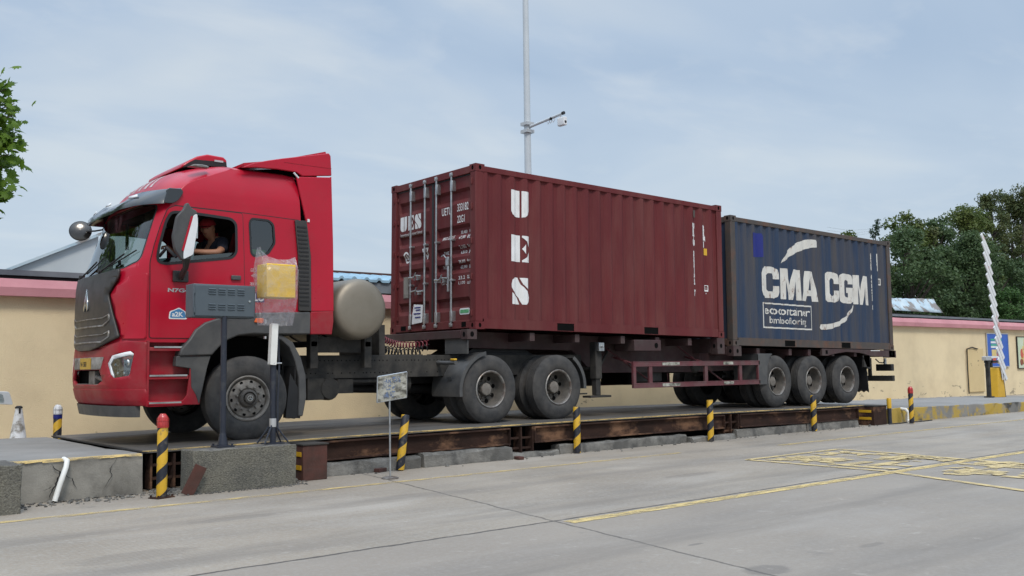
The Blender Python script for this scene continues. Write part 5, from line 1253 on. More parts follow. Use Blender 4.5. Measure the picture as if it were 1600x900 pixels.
def mir(P): return [(2.44-y, z) for y, z in P][::-1]
WS_half = [(.135, 3.36), (.105, 2.74), (.13, 2.68), (.33, 2.615), (.7, 2.59)]
WS = soften([(2.44-y, z) for y, z in WS_half]+WS_half[::-1]+[(.17, 3.41), (.5, 3.45), (1.94, 3.45), (2.27, 3.41)], .03)
mb = sheet([[(0,1.64),(2.44,1.64),(2.44,4.06),(0,4.06)], WS], fmap(), YG, ZG)
obj('cab_front', mb, M['cabred'], tk, world=True, thick=.03, smooth=50)
mb = sheet([WS], fmap(-.012), YG, ZG); obj('windscreen', mb, M['windscreen'], tk, world=True, smooth=60)
WS2 = [(1.22+(y-1.22)*.985, 3.02+(z-3.02)*.96) for y, z in WS]
mb = sheet([WS, WS2], fmap(.001), YG, ZG); obj('windscreen_seal', mb, M['rubberseal'], tk, world=True)
# roof
mb = MB(); X = rng(-3.9, -2.97, .15); YR = [0,.03,.08,.15,.25,.4,.7,1.22,1.74,2.04,2.19,2.29,2.36,2.41,2.44]
mb.loft([[(x, fmap()(y, 4.06)[1], fmap()(y, 4.06)[2]-(.0 if x < -3.1 else .02)) for y in YR] for x in X], closed=False, cap=False)
obj('roof', mb, M['cabred'], tk, world=True, thick=.02, smooth=50)
# sides
DOOR = soften([(-4.93,1.755),(-4.945,2.67),(-4.9,2.88),(-4.83,3.12),(-4.745,3.34),(-4.66,3.385),(-3.78,3.37),(-3.755,2.82),(-3.745,2.41),(-3.74,1.95),(-4.18,1.93),(-4.40,1.755)], .03)
WIN = soften([(-4.86,2.73),(-4.84,2.87),(-4.76,3.19),(-4.70,3.30),(-4.5,3.315),(-3.94,3.285),(-3.87,3.23),(-3.86,2.86),(-3.92,2.79),(-4.76,2.665),(-4.84,2.68)], .045)
WIN2 = soften([(-3.675,3.26),(-3.65,3.315),(-3.41,3.31),(-3.35,3.26),(-3.33,3.02),(-3.42,2.88),(-3.61,2.83),(-3.65,2.87)], .03)
side = [(-4.95,1.70),(-4.95,2.68)]+[(xf(0, z), drop(0, z)) for z in (2.8,2.95,3.1,3.25,3.35,3.45,3.52,3.58,3.64,3.70,3.76,3.82,3.88,3.93,3.98,4.02,4.05)]+[(-3.5,3.96),(-3.02,3.955),(-2.97,3.80),(-2.95,3.36),(-2.95,1.95),(-3.7,1.95),(-4.2,1.90),(-4.42,1.70)]
def about(P, s, cx=None, cz=None):
    cx = cx if cx is not None else sum(p[0] for p in P)/len(P); cz = cz if cz is not None else sum(p[1] for p in P)/len(P)
    return [(cx+(x-cx)*s, cz+(z-cz)*s) for x, z in P]
def grow(P, d):
    out_ = []; N = len(P); area = sum(P[i-1][0]*P[i][1]-P[i][0]*P[i-1][1] for i in range(N)); sg = 1 if area > 0 else -1
    for i in range(N):
        a, b, c = Vector(P[i-1]), Vector(P[i]), Vector(P[(i+1) % N]); t = (c-a)
        if t.length < 1e-6: out_.append(P[i]); continue
        t.normalize(); n = Vector((t.y, -t.x))*sg*d; out_.append((b.x+n.x, b.y+n.y))
    return out_
ZS = [1.8,2.0,2.2,2.42,2.7,3.0,3.3,3.5]+rng(3.56, 3.95, .026)
for s_ in (0, 1):
    sy = (lambda d: (lambda x, z: (x, sidey(z)-d, z))) if s_ == 0 else (lambda d: (lambda x, z: (x, 2.44-sidey(z)+d, z)))
    mb = sheet([side, grow(WIN, .02), WIN2], sy(0), rng(-4.9, -3.0, .2), ZS); cs = obj('cab_side', mb, M['cabred'], tk, world=True, smooth=5)
    mb = sheet([DOOR, WIN], sy(.010), rng(-4.9, -3.8, .2), ZS); dr = obj('door', mb, M['cabred'], tk, world=True, smooth=5)
    mb = sheet([grow(DOOR, .009), grow(DOOR, -.001)], sy(.004), [], ZS); obj('door_gap', mb, M['rubberseal'], dr)
    mb = sheet([grow(WIN, .022), grow(WIN, -.012)], sy(.0145), [], ZS); obj('window_seal', mb, M['rubberseal'], dr)
    mb = sheet([grow(WIN2, .018), grow(WIN2, -.01)], sy(.005), [], ZS); obj('window_seal', mb, M['rubberseal'], cs)
    mb = sheet([WIN2], sy(-.008), [], ZS); obj('side_window', mb, M['glass'], cs)
    if s_ == 1: mb = sheet([WIN], sy(-.01), [], ZS); obj('door_window', mb, M['windscreen'], dr)
    else:
        mb = MB(); mb.prism([(-4.86, 2.67), (-3.87, 2.79), (-3.87, 2.86), (-4.84, 2.72)], 1, .02, .035); obj('door_window', mb, M['glass'], dr)
    # seams of the roof panel
    mb = sheet([[(-4.66,3.40),(-3.75,3.388),(-2.97,3.36),(-2.97,3.352),(-3.75,3.380),(-4.66,3.392)]], sy(.002)); obj('panel_gap', mb, M['rubberseal'], cs)
    mb = MB(); mb.box(-3.93, -3.80, *sorted((sy(.04)(0, 2.55)[1], sy(.012)(0, 2.55)[1])), 2.50, 2.56); obj('door_handle', mb, M['grey_plastic'], dr, bevel=.01)
    mb = MB(); V_ = [(-3.045,3.345),(-2.875,3.355),(-2.81,2.88),(-2.80,2.13),(-2.985,2.13),(-2.995,2.87)]
    mb.prism(V_, 1, *sorted((sy(.0)(0,3)[1]+(.002 if s_ == 0 else -.002), sy(.035)(0,3)[1]))); vp = obj('air_intake_panel', mb, M['grille_plastic'], tk, world=True, bevel=.006)
    mb = MB()
    for z in rng(2.2, 3.25, .055):
        a, b = sorted((sy(.037)(0,3)[1], sy(.044)(0,3)[1])); xa = interp(z, [(2.13,-2.975),(2.87,-2.985),(3.35,-3.03)])
        mb.box(xa, xa+.14, a, b, z, z+.02)
    obj('slat', mb, M['black'], vp)
    # side fairing behind the cab
    F_ = [(-3.02,3.945),(-2.52,3.995),(-2.49,4.01),(-2.46,3.04),(-2.45,2.14),(-2.80,2.13),(-2.805,2.88),(-2.875,3.36),(-2.975,3.75)]
    yo = lambda z: -.012
    a, b = (-.015, .02) if s_ == 0 else (2.42, 2.455)
    mb = MB(); mb.prism(F_, 1, a, b); obj('side_fairing', mb, M['cabred'], tk, world=True, bevel=.008)
    E_r = [(-3.80,3.975),(-3.64,4.055),(-3.42,4.12),(-3.23,4.17),(-2.53,4.335),(-2.50,4.30),(-2.485,4.022),(-2.93,3.965),(-3.02,4.01),(-3.3,4.015),(-3.6,4.0)]
    a, b = (-.01, .03) if s_ == 0 else (2.41, 2.45)
    mb = MB(); mb.prism(E_r, 1, a, b); df_ = obj('roof_deflector_side', mb, M['cabred'], tk, world=True, bevel=.01)
    mb = MB(); mb.prism([(-3.75,3.90),(-3.0,3.90),(-2.9,3.8),(-2.9,2.2),(-2.55,2.2),(-2.55,4.1),(-3.2,4.08),(-3.7,4.0)], 1, *((.30, .32) if s_ == 0 else (2.12, 2.14))); obj('deflector_gap_shade', mb, M['void'], tk, world=True)  # near-black sheet drawn as the dark shade in the deflector gap
    mb = MB(); mb.box(-3.2, -2.49, min(a, b)-.003 if s_ == 0 else b, a if s_ == 0 else b+.003, 4.118, 4.124); obj('deflector_crease', mb, M['cabred_low'], df_)
    S_k = [(-2.805,2.125),(-2.46,2.14),(-2.455,2.0),(-2.48,1.82),(-2.805,1.82)]
    a, b = (-.02, .06) if s_ == 0 else (2.38, 2.46)
    mb = MB(); mb.prism(S_k, 1, a, b); obj('rear_skirt', mb, M['cabred_low'], tk, world=True, bevel=.01)
    A_ = [(-4.455,1.74),(-4.38,1.86),(-4.26,1.95),(-4.03,2.03),(-3.6,2.09),(-2.81,2.12),(-2.81,1.82),(-3.39,1.81),(-3.62,1.815),(-3.83,1.79),(-3.96,1.735),(-4.07,1.65),(-4.17,1.54),(-4.58,1.53),(-4.56,1.62)]
    a, b = (-.035, .30) if s_ == 0 else (2.14, 2.475)
    mb = MB(); mb.prism(A_, 1, a, b); fd = obj('wheel_arch', mb, M['grey_plastic'], tk, world=True, bevel=.018)
    if s_ == 0:
        mb = MB(); mb.prism([(-3.62,1.965),(-3.60,2.015),(-3.50,2.02),(-3.48,1.98),(-3.52,1.95)], 1, -.055, -.034); obj('marker_lamp', mb, M['orange'], fd, bevel=.005)
    mb = MB(); rings = []
    OUT = [(-3.42,1.83),(-3.2,1.80),(-3.05,1.71),(-2.93,1.50),(-2.86,1.27),(-2.85,.98),(-2.90,.73)]; INN = [(-3.42,1.79),(-3.22,1.74),(-3.10,1.64),(-3.02,1.46),(-2.965,1.25),(-2.955,.98),(-2.97,.73)]
    a, b = (.0, .36) if s_ == 0 else (2.08, 2.44)
    for (p, q) in zip(OUT, INN): rings.append([(p[0], a, p[1]), (p[0], b, p[1]), (q[0], b, q[1]), (q[0], a, q[1])])
    mb.loft(rings); obj('rear_wheel_arch', mb, M['grey_plastic'], tk, world=True, bevel=.012)
    mb = MB(); mb.box(-3.01, -2.995, a+.03, b+.0, .70, 1.4); mb.prism([(-3.14,.72),(-2.93,.70),(-2.96,1.1),(-3.08,1.3)], 1, a+.02, a+.035); obj('mud_flap', mb, M['black'], tk, world=True)
mb = MB(); mb.box(-4.5, -3.0, .42, 2.02, 1.35, 1.78); mb.box(-4.6, -4.3, .3, 2.1, 1.0, 1.8); obj('wheel_well_shade', mb, M['void'], tk, world=True)  # near-black boxes stand in for the shade inside the wheel wells
# roof deflector centre
mb = MB(); mb.loft([[(-3.75, y, 4.02+.03), (-3.3, y, 4.14), (-2.56, y, 4.36), (-2.53, y, 4.30), (-3.3, y, 4.10), (-3.75, y, 4.01)] for y in (.035, .5, 1.22, 1.94, 2.405)]); obj('roof_deflector', mb, M['cabred'], tk, world=True)
mb = MB(); mb.new().path([(-3.06, -.012, 3.995), (-2.99, -.012, 3.93)], .012, 6); mb.new().box(-2.86,-2.83,-.03,-.01,3.34,3.38); objs('bracket', mb, M['white'], tk, world=True)
# roof air scoop
SC = [(-4.40,3.985),(-4.385,4.03),(-4.30,4.095),(-4.19,4.165),(-4.05,4.21),(-3.83,4.20),(-3.785,4.165),(-3.775,4.05),(-4.20,4.06),(-4.30,4.03)]
mb = MB(); mb.prism(SC, 1, .5, 1.78); sc_o = obj('roof_scoop', mb, M['cabred'], tk, world=True, bevel=.018)
mb = MB(); mb.prism([(-4.385,3.99),(-4.31,4.06),(-4.22,4.115),(-3.80,4.135),(-3.782,4.06),(-4.20,4.05)], 1, .494, 1.786); obj('dark_band', mb, M['black'], sc_o)
mb = MB(); mb.box(-3.96, -3.84, .488, .494, 4.12, 4.145); obj('marker_lamp', mb, M['silver'], sc_o)
mb = MB(); mb.new().prism([(-4.46,3.925),(-4.40,3.955),(-4.30,3.965),(-4.22,3.955),(-4.2,3.93)], 1, .05, .16); mb.new().prism([(-4.46,3.925),(-4.40,3.955),(-4.30,3.965),(-4.22,3.955),(-4.2,3.93)], 1, 2.28, 2.39); objs('roof_marker_lamp', mb, M['rimlight'], tk, world=True, bevel=.008)
mb = MB()
for (ya, yb, z0) in ((.62,.70,3.72),(.80,.90,3.72),(1.02,1.12,3.72),(1.24,1.34,3.72),(1.46,1.58,3.72),(1.70,1.8,3.72)):
    sheet([[(ya,z0),(yb,z0),(yb+.10,z0+.19),(ya+.10,z0+.19)]], fmap(.004), [], rng(3.72,3.92,.02), mb=mb)
obj('roof_pale_bars', mb, M['fadewhite'], tk, world=True)  # pale slanted bars across the roof front
# sun visor
mb = MB(); rings = []
for y in [0.0,.03,.08,.15,.25,.4,.6,.72,.84,1.0,1.22]+[2.44-v for v in (1.0,.84,.72,.6,.4,.25,.15,.08,.03,0.0)]:
    k = abs(y-1.22)/1.22; g_ = 1-.75*k**10; st_ = interp(abs(y-1.22), [(0,-.05),(.40,-.05),(.58,0),(1.22,0)])
    yy = 1.22+(y-1.22)*1.012
    rings.append([(xf(y,3.60)-.03*g_, yy, 3.615+st_), (xf(y,3.56)-.13*g_, yy, 3.59+st_), (xf(y,3.44)-.24*g_, yy, 3.43+st_*.6), (xf(y,3.40)-.235*g_, yy, 3.37+st_*.5+.04*k**6), (xf(y,3.42)-.215*g_, yy, 3.39+st_*.5+.04*k**6), (xf(y,3.52)-.11*g_, yy, 3.555+st_), (xf(y,3.58)-.01*g_, yy, 3.59+st_)])
mb.loft(rings); M['visor'] = pmat('smoked visor', (.022,.026,.03), rough=.16, coat=.5); vz = obj('sun_visor', mb, M['visor'], tk, world=True, smooth=40)
mb = MB(); mb.new().prism(soften([(-4.80,3.405),(-4.76,3.60),(-4.585,3.605),(-4.56,3.56),(-4.63,3.45),(-4.70,3.41)], .03), 1, -.035, .002); mb.new().prism(soften([(-4.80,3.405),(-4.76,3.60),(-4.585,3.605),(-4.56,3.56),(-4.63,3.45),(-4.70,3.41)], .03), 1, 2.438, 2.475); objs('visor_end', mb, M['visor'], vz, bevel=.006)
mb = MB()
for y in (.42, 1.22, 2.0): mb.new(); sheet([[(y-.12,3.50),(y+.1,3.50),(y+.12,3.535),(y-.08,3.535)]], lambda a, b: (xf(a, b)-.205, a, b+.012), mb=mb)
objs('visor_lamp', mb, M['white'], vz, thick=.01)
# grille
GH = [(.35,2.60),(.352,2.49),(.53,2.30),(.41,2.04),(.275,1.765),(.70,1.655),(1.0,1.615)]
GR = GH+mir(GH)+[(1.8,2.585),(1.22,2.575),(.7,2.585)][::1]
mb = sheet([soften(GR, .03)], fmap(.028), YG, ZG); gr_ = obj('grille', mb, M['grille_plastic'], tk, world=True, thick=.03, off=1, smooth=30)
mb = sheet([[(.30,1.80),(.22,1.95),(.24,2.30),(.34,2.44),(.36,2.44),(.38,2.30),(.40,2.05),(.28,1.80)]], lambda y, z: fmap(.030)(2.44-y, z), [], ZG); obj('side_scoop', mb, M['void'], gr_)
def half2(P): return P+mir(P)
for z0, nm in ((1.97, 'a'), (1.765, 'b')):
    ou = half2([(.50,z0+.075),(.47,z0+.0),(.64,z0-.05),(1.0,z0-.058)])
    ou = [(.47,z0+.09),(.46,z0+.01),(.62,z0-.060),(1.82,z0-.060),(1.98,z0+.01),(1.97,z0+.09),(1.80,z0+.052),(.64,z0+.052)]
    inn = [(.50,z0+.07),(.49,z0+.014),(.64,z0-.040),(1.80,z0-.040),(1.95,z0+.014),(1.94,z0+.07),(1.79,z0+.040),(.65,z0+.040)]
    mb = sheet([ou, inn], fmap(.048), YG, []); bz = obj('grille_trim', mb, M['rimlight'], gr_, thick=.02, off=1)
    mb = sheet([inn], fmap(.031), YG, []); obj('grille_slot', mb, M['void'], gr_)
    mb = sheet([[(.86,z0-.085),(.79,z0-.112),(1.65,z0-.112),(1.58,z0-.085)]], fmap(.031), YG, []); obj('grille_slot', mb, M['void'], gr_)
mb = MB()
for P in ([(-.0,.14),(-.10,-.10),(-.06,-.145),(0,-.03)], [(0,.14),(.10,-.10),(.06,-.145),(0,-.03)], [(0,-.06),(-.045,-.145),(.045,-.145)]):
    sheet([[(1.22+u, 2.265+v) for u, v in P]], fmap(.055), [], [], mb=mb)
obj('emblem', mb, M['chrome'], gr_, thick=.02, off=1)
mb = MB(); fit(mb, 'HOWO', -.83, -.57, 2.325, 2.37, lambda x, z: fmap(.030)(-x, z), bold=.03); obj('nameplate', mb, M['silver'], gr_)
mb = sheet([soften([(-.0,1.745),(.26,1.745),(.40,2.04),(.515,2.30),(.40,2.40),(.2,2.50),(.0,2.535)], .02)], fmap(.014), YG, ZG); obj('corner_panel', mb, M['cabred'], tk, world=True, thick=.012, off=1, smooth=30)
mb = sheet([soften([(2.44-a, b) for a, b in [(-.0,1.745),(.26,1.745),(.40,2.04),(.515,2.30),(.40,2.40),(.2,2.50),(.0,2.535)]], .02)], fmap(.014), YG, ZG); obj('corner_panel', mb, M['cabred'], tk, world=True, thick=.012, off=1, smooth=30)
mb = sheet([[(.36,2.452),(1.22,2.448),(2.08,2.452),(2.08,2.448),(1.22,2.444),(.36,2.448)]], fmap(.0295), YG, []); obj('hood_gap', mb, M['void'], gr_)
# bumper
LAMP = soften([(.474,1.449),(.396,1.545),(.13,1.594),(.095,1.563),(.13,1.301),(.332,1.273),(.394,1.316)], .02)
BO_ = [(0,.935),(0,1.70),(.20,1.725),(.45,1.69),(.75,1.63)]+mir([(0,.935),(0,1.70),(.20,1.725),(.45,1.69),(.75,1.63)])
INT = [(.70,1.375),(.60,1.24),(.78,1.185),(1.66,1.185),(1.84,1.24),(1.74,1.375)]
SLT = [(.60,1.515),(.66,1.40),(1.78,1.40),(1.84,1.515)]
bmap = lambda d: (lambda y, z: (xf(y, z)-d+interp(z, [(.93,.05),(1.0,.015),(1.13,.0),(1.135,.012),(1.2,.0),(2,0)]), 1.22+(y-1.22)*1.006, z))
BZ = [.96,1.0,1.06,1.12,1.13,1.135,1.14,1.18,1.25,1.32,1.4,1.5,1.6,1.66]
mb = sheet([BO_, LAMP, mir(LAMP), INT, SLT], bmap(.02), YG, BZ); bp_ = obj('bumper', mb, M['cabred_low'], tk, world=True, thick=.035, smooth=30)
for y_ in (0, 1):
    P = LAMP if y_ == 0 else mir(LAMP)
    mb = sheet([P], bmap(-.06), YG, BZ); hl = obj('headlight', mb, M['silver'], tk, world=True)
    cy_ = .27 if y_ == 0 else 2.17; sg = 1 if y_ == 0 else -1
    fY = (lambda v: v) if y_ == 0 else (lambda v: 2.44-v)
    inn = [(.435,1.44),(.375,1.508),(.15,1.553),(.13,1.54),(.16,1.33),(.322,1.305),(.362,1.335)]
    TRM = [(.474,1.449),(.396,1.545),(.13,1.594),(.095,1.563),(.10,1.54),(.14,1.545),(.37,1.500),(.425,1.44),(.362,1.33),(.33,1.273),(.394,1.316)]
    mb = sheet([[(fY(a), b) for a, b in TRM]], bmap(.022), YG, BZ); obj('light_strip', mb, M['white'], hl, thick=.015)
    mb = MB()
    for (a, b, r_) in ((.20,1.455,.062),(.345,1.435,.045)):
        mb.new(); c_ = bmap(-.03)(fY(a), b); mb.lathe([(r_, 0), (r_*.85, -.02), (r_*.8, -.005), (.001, .0)], c=c_, axis=0, n=20)
    objs('reflector_bowl', mb, M['chrome'], hl)
    mb = MB()
    for (a, b, r_) in ((.20,1.455,.045),(.345,1.435,.03)):
        mb.new(); c_ = bmap(-.02)(fY(a), b); mb.lathe([(r_, 0), (r_*.8, -.02), (r_*.4, -.034), (.001, -.038)], c=c_, axis=0, n=20)
    objs('lens', mb, M['lampglass'], hl)
    mb = MB(); 
    for a0 in (.37,.27,.19): mb.new(); sheet([[(fY(a0), 1.36),(fY(a0-.065), 1.365),(fY(a0-.055), 1.295),(fY(a0-.03), 1.292)]], bmap(-.01), mb=mb)
    sheet([[(fY(.30),1.545),(fY(.14),1.568),(fY(.13),1.52),(fY(.24),1.505)]], bmap(-.012), mb=mb)
    objs('chrome_bar', mb, M['chrome'], hl, thick=.01)
    mb = sheet([[(fY(.26),1.528),(fY(.135),1.548),(fY(.13),1.50),(fY(.2),1.49)]], bmap(-.004)); obj('turn_signal', mb, M['orange'], hl)
    mb = sheet([P], bmap(.012), YG, BZ); obj('cover_glass', mb, M['lampglass'], hl)
mb = sheet([grow(SLT, .02)], bmap(-.03), YG, []); obj('slot_mesh', mb, M['grille_plastic'], bp_)
mb = sheet([grow(SLT, .018), SLT], bmap(.026), YG, []); obj('slot_trim', mb, M['rim'], bp_, thick=.01)
mb = MB(); mb.box(-5.20, -5.0, .55, 1.9, 1.16, 1.40); obj('intake', mb, M['void'], bp_)
mb = MB(); mb.box(-5.27, -5.2, 1.0, 1.25, 1.19, 1.36); mb.tube((-5.24,.7,1.25), (-5.24,1.0,1.29), .03); mb.box(-5.30,-5.2,.65,1.8,1.185,1.20); obj('tow_eye', mb, M['rim'], bp_)
M['plate'] = pmat('yellow number plate', (.50,.30,.03), (.42,.25,.03), scale=12, rough=.4)
mb = MB(); mb.box(-5.345, -5.335, .95, 1.39, 1.385, 1.525); pl_ = obj('number_plate', mb, M['plate'], tk, world=True)
mb = MB(); lettering(mb, 'N·1583', .085, lambda x, z: (-5.3465, 1.36-x, z), origin=(0, 1.42), bold=.002); obj('plate_lettering', mb, M['black'], pl_)
mb = MB(); mb.loft([[(xf(y,1.1)+.06, y, .80), (xf(y,1.1)+.03, y, .935), (xf(y,1.1)+.10, y, .935), (xf(y,1.1)+.10, y, .80)] for y in (.12,.2,.5,.8,1.22,1.64,1.94,2.08)]); obj('air_dam', mb, M['grey_plastic'], tk, world=True)
mb = MB(); sheet([[(.7,2.56),(1.74,2.56),(1.74,2.61),(.7,2.61)]], fmap(-.03), YG, [], mb=mb); obj('cowl', mb, M['black'], tk, world=True)
for (p, q) in (((.95,2.62),(.42,2.80)), ((1.9,2.62),(1.35,2.78))):
    mb = MB(); A = fmap(.035)(*p); B = fmap(.03)(*q); mb.path([A, B], .011, 6); mb.lathe([(.03,-.03),(.03,.0),(.001,.01)], c=A, axis=0, n=10)
    mid = fmap(.022)(q[0]+.02, q[1]-.06); e1 = fmap(.018)(q[0]+.33, q[1]-.13); e2 = fmap(.018)(q[0]-.22, q[1]+.03); mb.path([e1, mid, e2], .009, 5)
    obj('wiper', mb, M['black'], tk, world=True)
# access steps
for s_ in (0, 1):
    Y = (lambda a: a) if s_ == 0 else (lambda a: 2.44-a)
    B_ = lambda mb, x0, x1, a, b, z0, z1: mb.box(x0, x1, min(Y(a), Y(b)), max(Y(a), Y(b)), z0, z1)
    mb = MB(); B_(mb, -4.95, -4.25, .15, .17, .93, 1.72); B_(mb, -4.96, -4.935, .0, .15, .93, 1.72)
    stp = obj('step_panel', mb, M['cabred_low'], tk, world=True)
    mb = MB(); mb.prism([(-4.43,1.71),(-4.40,1.53),(-4.25,1.44),(-4.31,.93),(-4.95,.945),(-4.95,.99),(-4.52,.99),(-4.47,1.05),(-4.44,1.30),(-4.44,1.71)], 1, *sorted((Y(-.005), Y(.03)))); obj('step_frame', mb, M['cabred_low'], stp, bevel=.006)
    mb = MB(); mb.prism([(-4.61,1.53),(-4.18,1.53),(-4.22,1.40),(-4.32,.935),(-4.36,1.05),(-4.42,1.15),(-4.43,1.38),(-4.62,1.41)], 1, *sorted((Y(-.012), Y(.10)))); obj('lower_arch', mb, M['grey_plastic'], stp, bevel=.006)
    for z, xe in ((1.645,-4.42),(1.30,-4.45),(.972,-4.52)):
        mb = MB(); B_(mb, -4.935, xe, .005, .15, z-.05, z-.004); st_ = obj('step', mb, M['cabred_low'], stp, bevel=.004)
        mb = MB(); B_(mb, -4.93+(.05 if z > 1.5 else 0), xe-.02, -.002, .13, z-.004, z+.006); B_(mb, -4.93+(.05 if z > 1.5 else 0), xe-.02, -.006, .006, z-.014, z+.006); obj('step_tread', mb, M['chrome'], stp)
# interior
mb = MB(); mb.box(-4.98, -4.62, .08, 2.36, 2.15, 2.56); mb.box(-4.95, -3.0, .06, 2.38, 1.80, 1.86); obj('dashboard', mb, M['cabin'], tk, world=True, bevel=.03)
mb = MB(); mb.new().box(-3.12, -3.08, .05, 2.39, 1.86, 3.5); mb.new().box(-4.55, -3.13, .06, 2.38, 3.45, 3.5); mb.new().box(-3.72, -3.10, .07, 2.37, 1.9, 2.35); objs('cab_lining', mb, M['cabin'], tk, world=True)
for yc in (.55, 1.85):
    mb = MB(); mb.box(-4.15, -3.68, yc-.25, yc+.25, 2.15, 2.34)
    mb.prism([(-3.80,2.30),(-3.68,2.30),(-3.52,2.98),(-3.50,3.22),(-3.58,3.24),(-3.64,2.98)], 1, yc-.24, yc+.24); obj('seat', mb, M['capred'] if yc < 1 else M['cabin'], tk, world=True, bevel=.04)
mb = MB(); cxs = Vector((-4.50, .55, 2.78)); rings = []
tilt = Matrix.Rotation(R(-32), 3, 'Y')
pts = [cxs+tilt @ Vector((.22*math.cos(a*math.pi/12), .22*math.sin(a*math.pi/12), 0)) for a in range(25)]
mb.path(pts, .016, 8)
for a in (0, 2.1, 4.2): mb.tube(tuple(cxs), tuple(cxs+tilt @ Vector((.21*math.cos(a), .21*math.sin(a), 0))), .014, 6)
mb.tube(tuple(cxs), (-4.75, .55, 2.45), .03); obj('steering_wheel', mb, M['black'], tk, world=True)
mb = MB(); cols = []
mb = MB(); rings = []
for k, y in enumerate(rng(.12, 1.0, .05)): rings.append([(-4.70-.02*math.sin(k*1.7), y, 3.40), (-4.74-.03*math.sin(k*1.7), y, 3.22-.05*math.sin(k*.5)), (-4.70-.02*math.sin(k*1.7), y, 3.12+.04*math.sin(k*.9))])
mb.loft(rings, closed=False, cap=False); obj('curtain', mb, M['curtain'], tk, world=True)
mb = MB(); mb.box(-4.85, -4.83, 1.18, 1.26, 2.95, 3.3); mb.prism(rr(1.12, 1.32, 2.62, 2.75, .03), 0, -4.95, -4.90); mb.tube((-4.93, 1.22, 2.55), (-4.93, 1.22, 2.8), .02); obj('dash_camera', mb, M['black'], tk, world=True)
M['dashgreen'] = pmat('green dash item', (.12,.30,.08), rough=.7); M['dashblue'] = pmat('blue dash item', (.05,.20,.40), rough=.6)
for (x, y, z, r_, m_) in ((-4.80,.80,2.62,.10,'dashgreen'),(-4.82,.55,2.64,.09,'dashblue'),(-4.84,.35,2.63,.07,'pyel'),(-4.85,1.6,2.60,.06,'white'),(-4.83,1.0,2.60,.07,'dashgreen')):
    mb = MB(); mb.lathe([(.001,-r_),(r_*.8,-r_*.6),(r_,0),(r_*.7,r_*.7),(.001,r_)], c=(x, y, z), axis=2, n=12); obj('dashboard_item', mb, M[m_], tk, world=True)
mb = MB(); mb.box(-3.62,-3.40,.06,.12,2.80,2.93); obj('pillow', mb, M['dashgreen'], tk, world=True, bevel=.03)
# big side mirror (near and far), round front mirror
for s_ in (0, 1):
    Y = (lambda a: a) if s_ == 0 else (lambda a: 2.44-a)
    srt = lambda a, b: sorted((Y(a), Y(b)))
    HS = soften([(-4.69,3.29),(-4.66,3.37),(-4.63,3.37),(-4.60,3.31),(-4.53,3.285),(-4.515,3.12),(-4.56,2.74),(-4.70,2.665),(-4.79,2.80),(-4.815,2.95),(-4.77,3.20)], .03)
    mb = MB(); mb.prism(HS, 1, *srt(-.40, -.33)); mr_ = obj('side_mirror', mb, M['grey_plastic'], tk, world=True, bevel=.025)
    mb = MB(); mb.prism(soften([(-4.575,3.225),(-4.53,3.245),(-4.52,3.12),(-4.572,2.745),(-4.69,2.68),(-4.69,2.77)], .02), 1, *srt(-.412, -.398)); obj('mirror_cover', mb, M['white'], mr_, bevel=.005)
    mb = MB(); mb.prism([(-4.605,3.21),(-4.58,3.215),(-4.692,2.775),(-4.712,2.79)], 1, *srt(-.410, -.398)); obj('mirror_stripe', mb, M['cabred'], mr_)
    mb = MB(); mb.box(-4.535, -4.512, *srt(-.385, -.345), 2.95, 3.2); obj('mirror_glass', mb, M['chrome'], mr_)
    mb = MB(); mb.path([(-4.64, Y(-.36), 2.72), (-4.62, Y(-.30), 2.60), (-4.59, Y(-.06), 2.50), (-4.58, Y(.0), 2.50)], [.055,.035,.04,.05], 10); mb.box(-4.68, -4.49, *srt(-.06, -.01), 2.44, 2.58); obj('mirror_arm', mb, M['grille_plastic'], mr_, bevel=.01)
    mb = MB(); mb.path([(-4.83, Y(.02), 2.75), (-4.80, Y(-.15), 2.84), (-4.72, Y(-.25), 2.72)], .02, 8); obj('mirror_bracket', mb, M['black'], mr_)
mb = MB(); mb.path([(-4.83, 2.18, 3.42), (-4.86, 2.22, 3.34), (-4.93, 2.34, 3.33), (-5.05, 2.50, 3.335)], .012, 8); rmr = obj('front_mirror', mb, M['black'], tk, world=True)
mb = MB(); mb.lathe([(.001,.05),(.10,.04),(.145,.005),(.15,-.01),(.138,-.018)], axis=1, n=32, cap=False)
mb.rot(Matrix.Translation((-5.08, 2.50, 3.335)) @ Matrix.Rotation(R(-18), 4, 'Z') @ Matrix.Rotation(R(-14), 4, 'X')); obj('mirror_shell', mb, M['black'], rmr)
mb = MB(); mb.lathe([(.138,-.018),(.10,-.032),(.05,-.038),(.001,-.040)], axis=1, n=32, cap=False)
mb.rot(Matrix.Translation((-5.08, 2.50, 3.335)) @ Matrix.Rotation(R(-18), 4, 'Z') @ Matrix.Rotation(R(-14), 4, 'X'))
M['mirrorglass'] = pmat('convex mirror glass', (.10,.095,.09), rough=.15, metal=.85); obj('mirror_glass', mb, M['mirrorglass'], rmr)
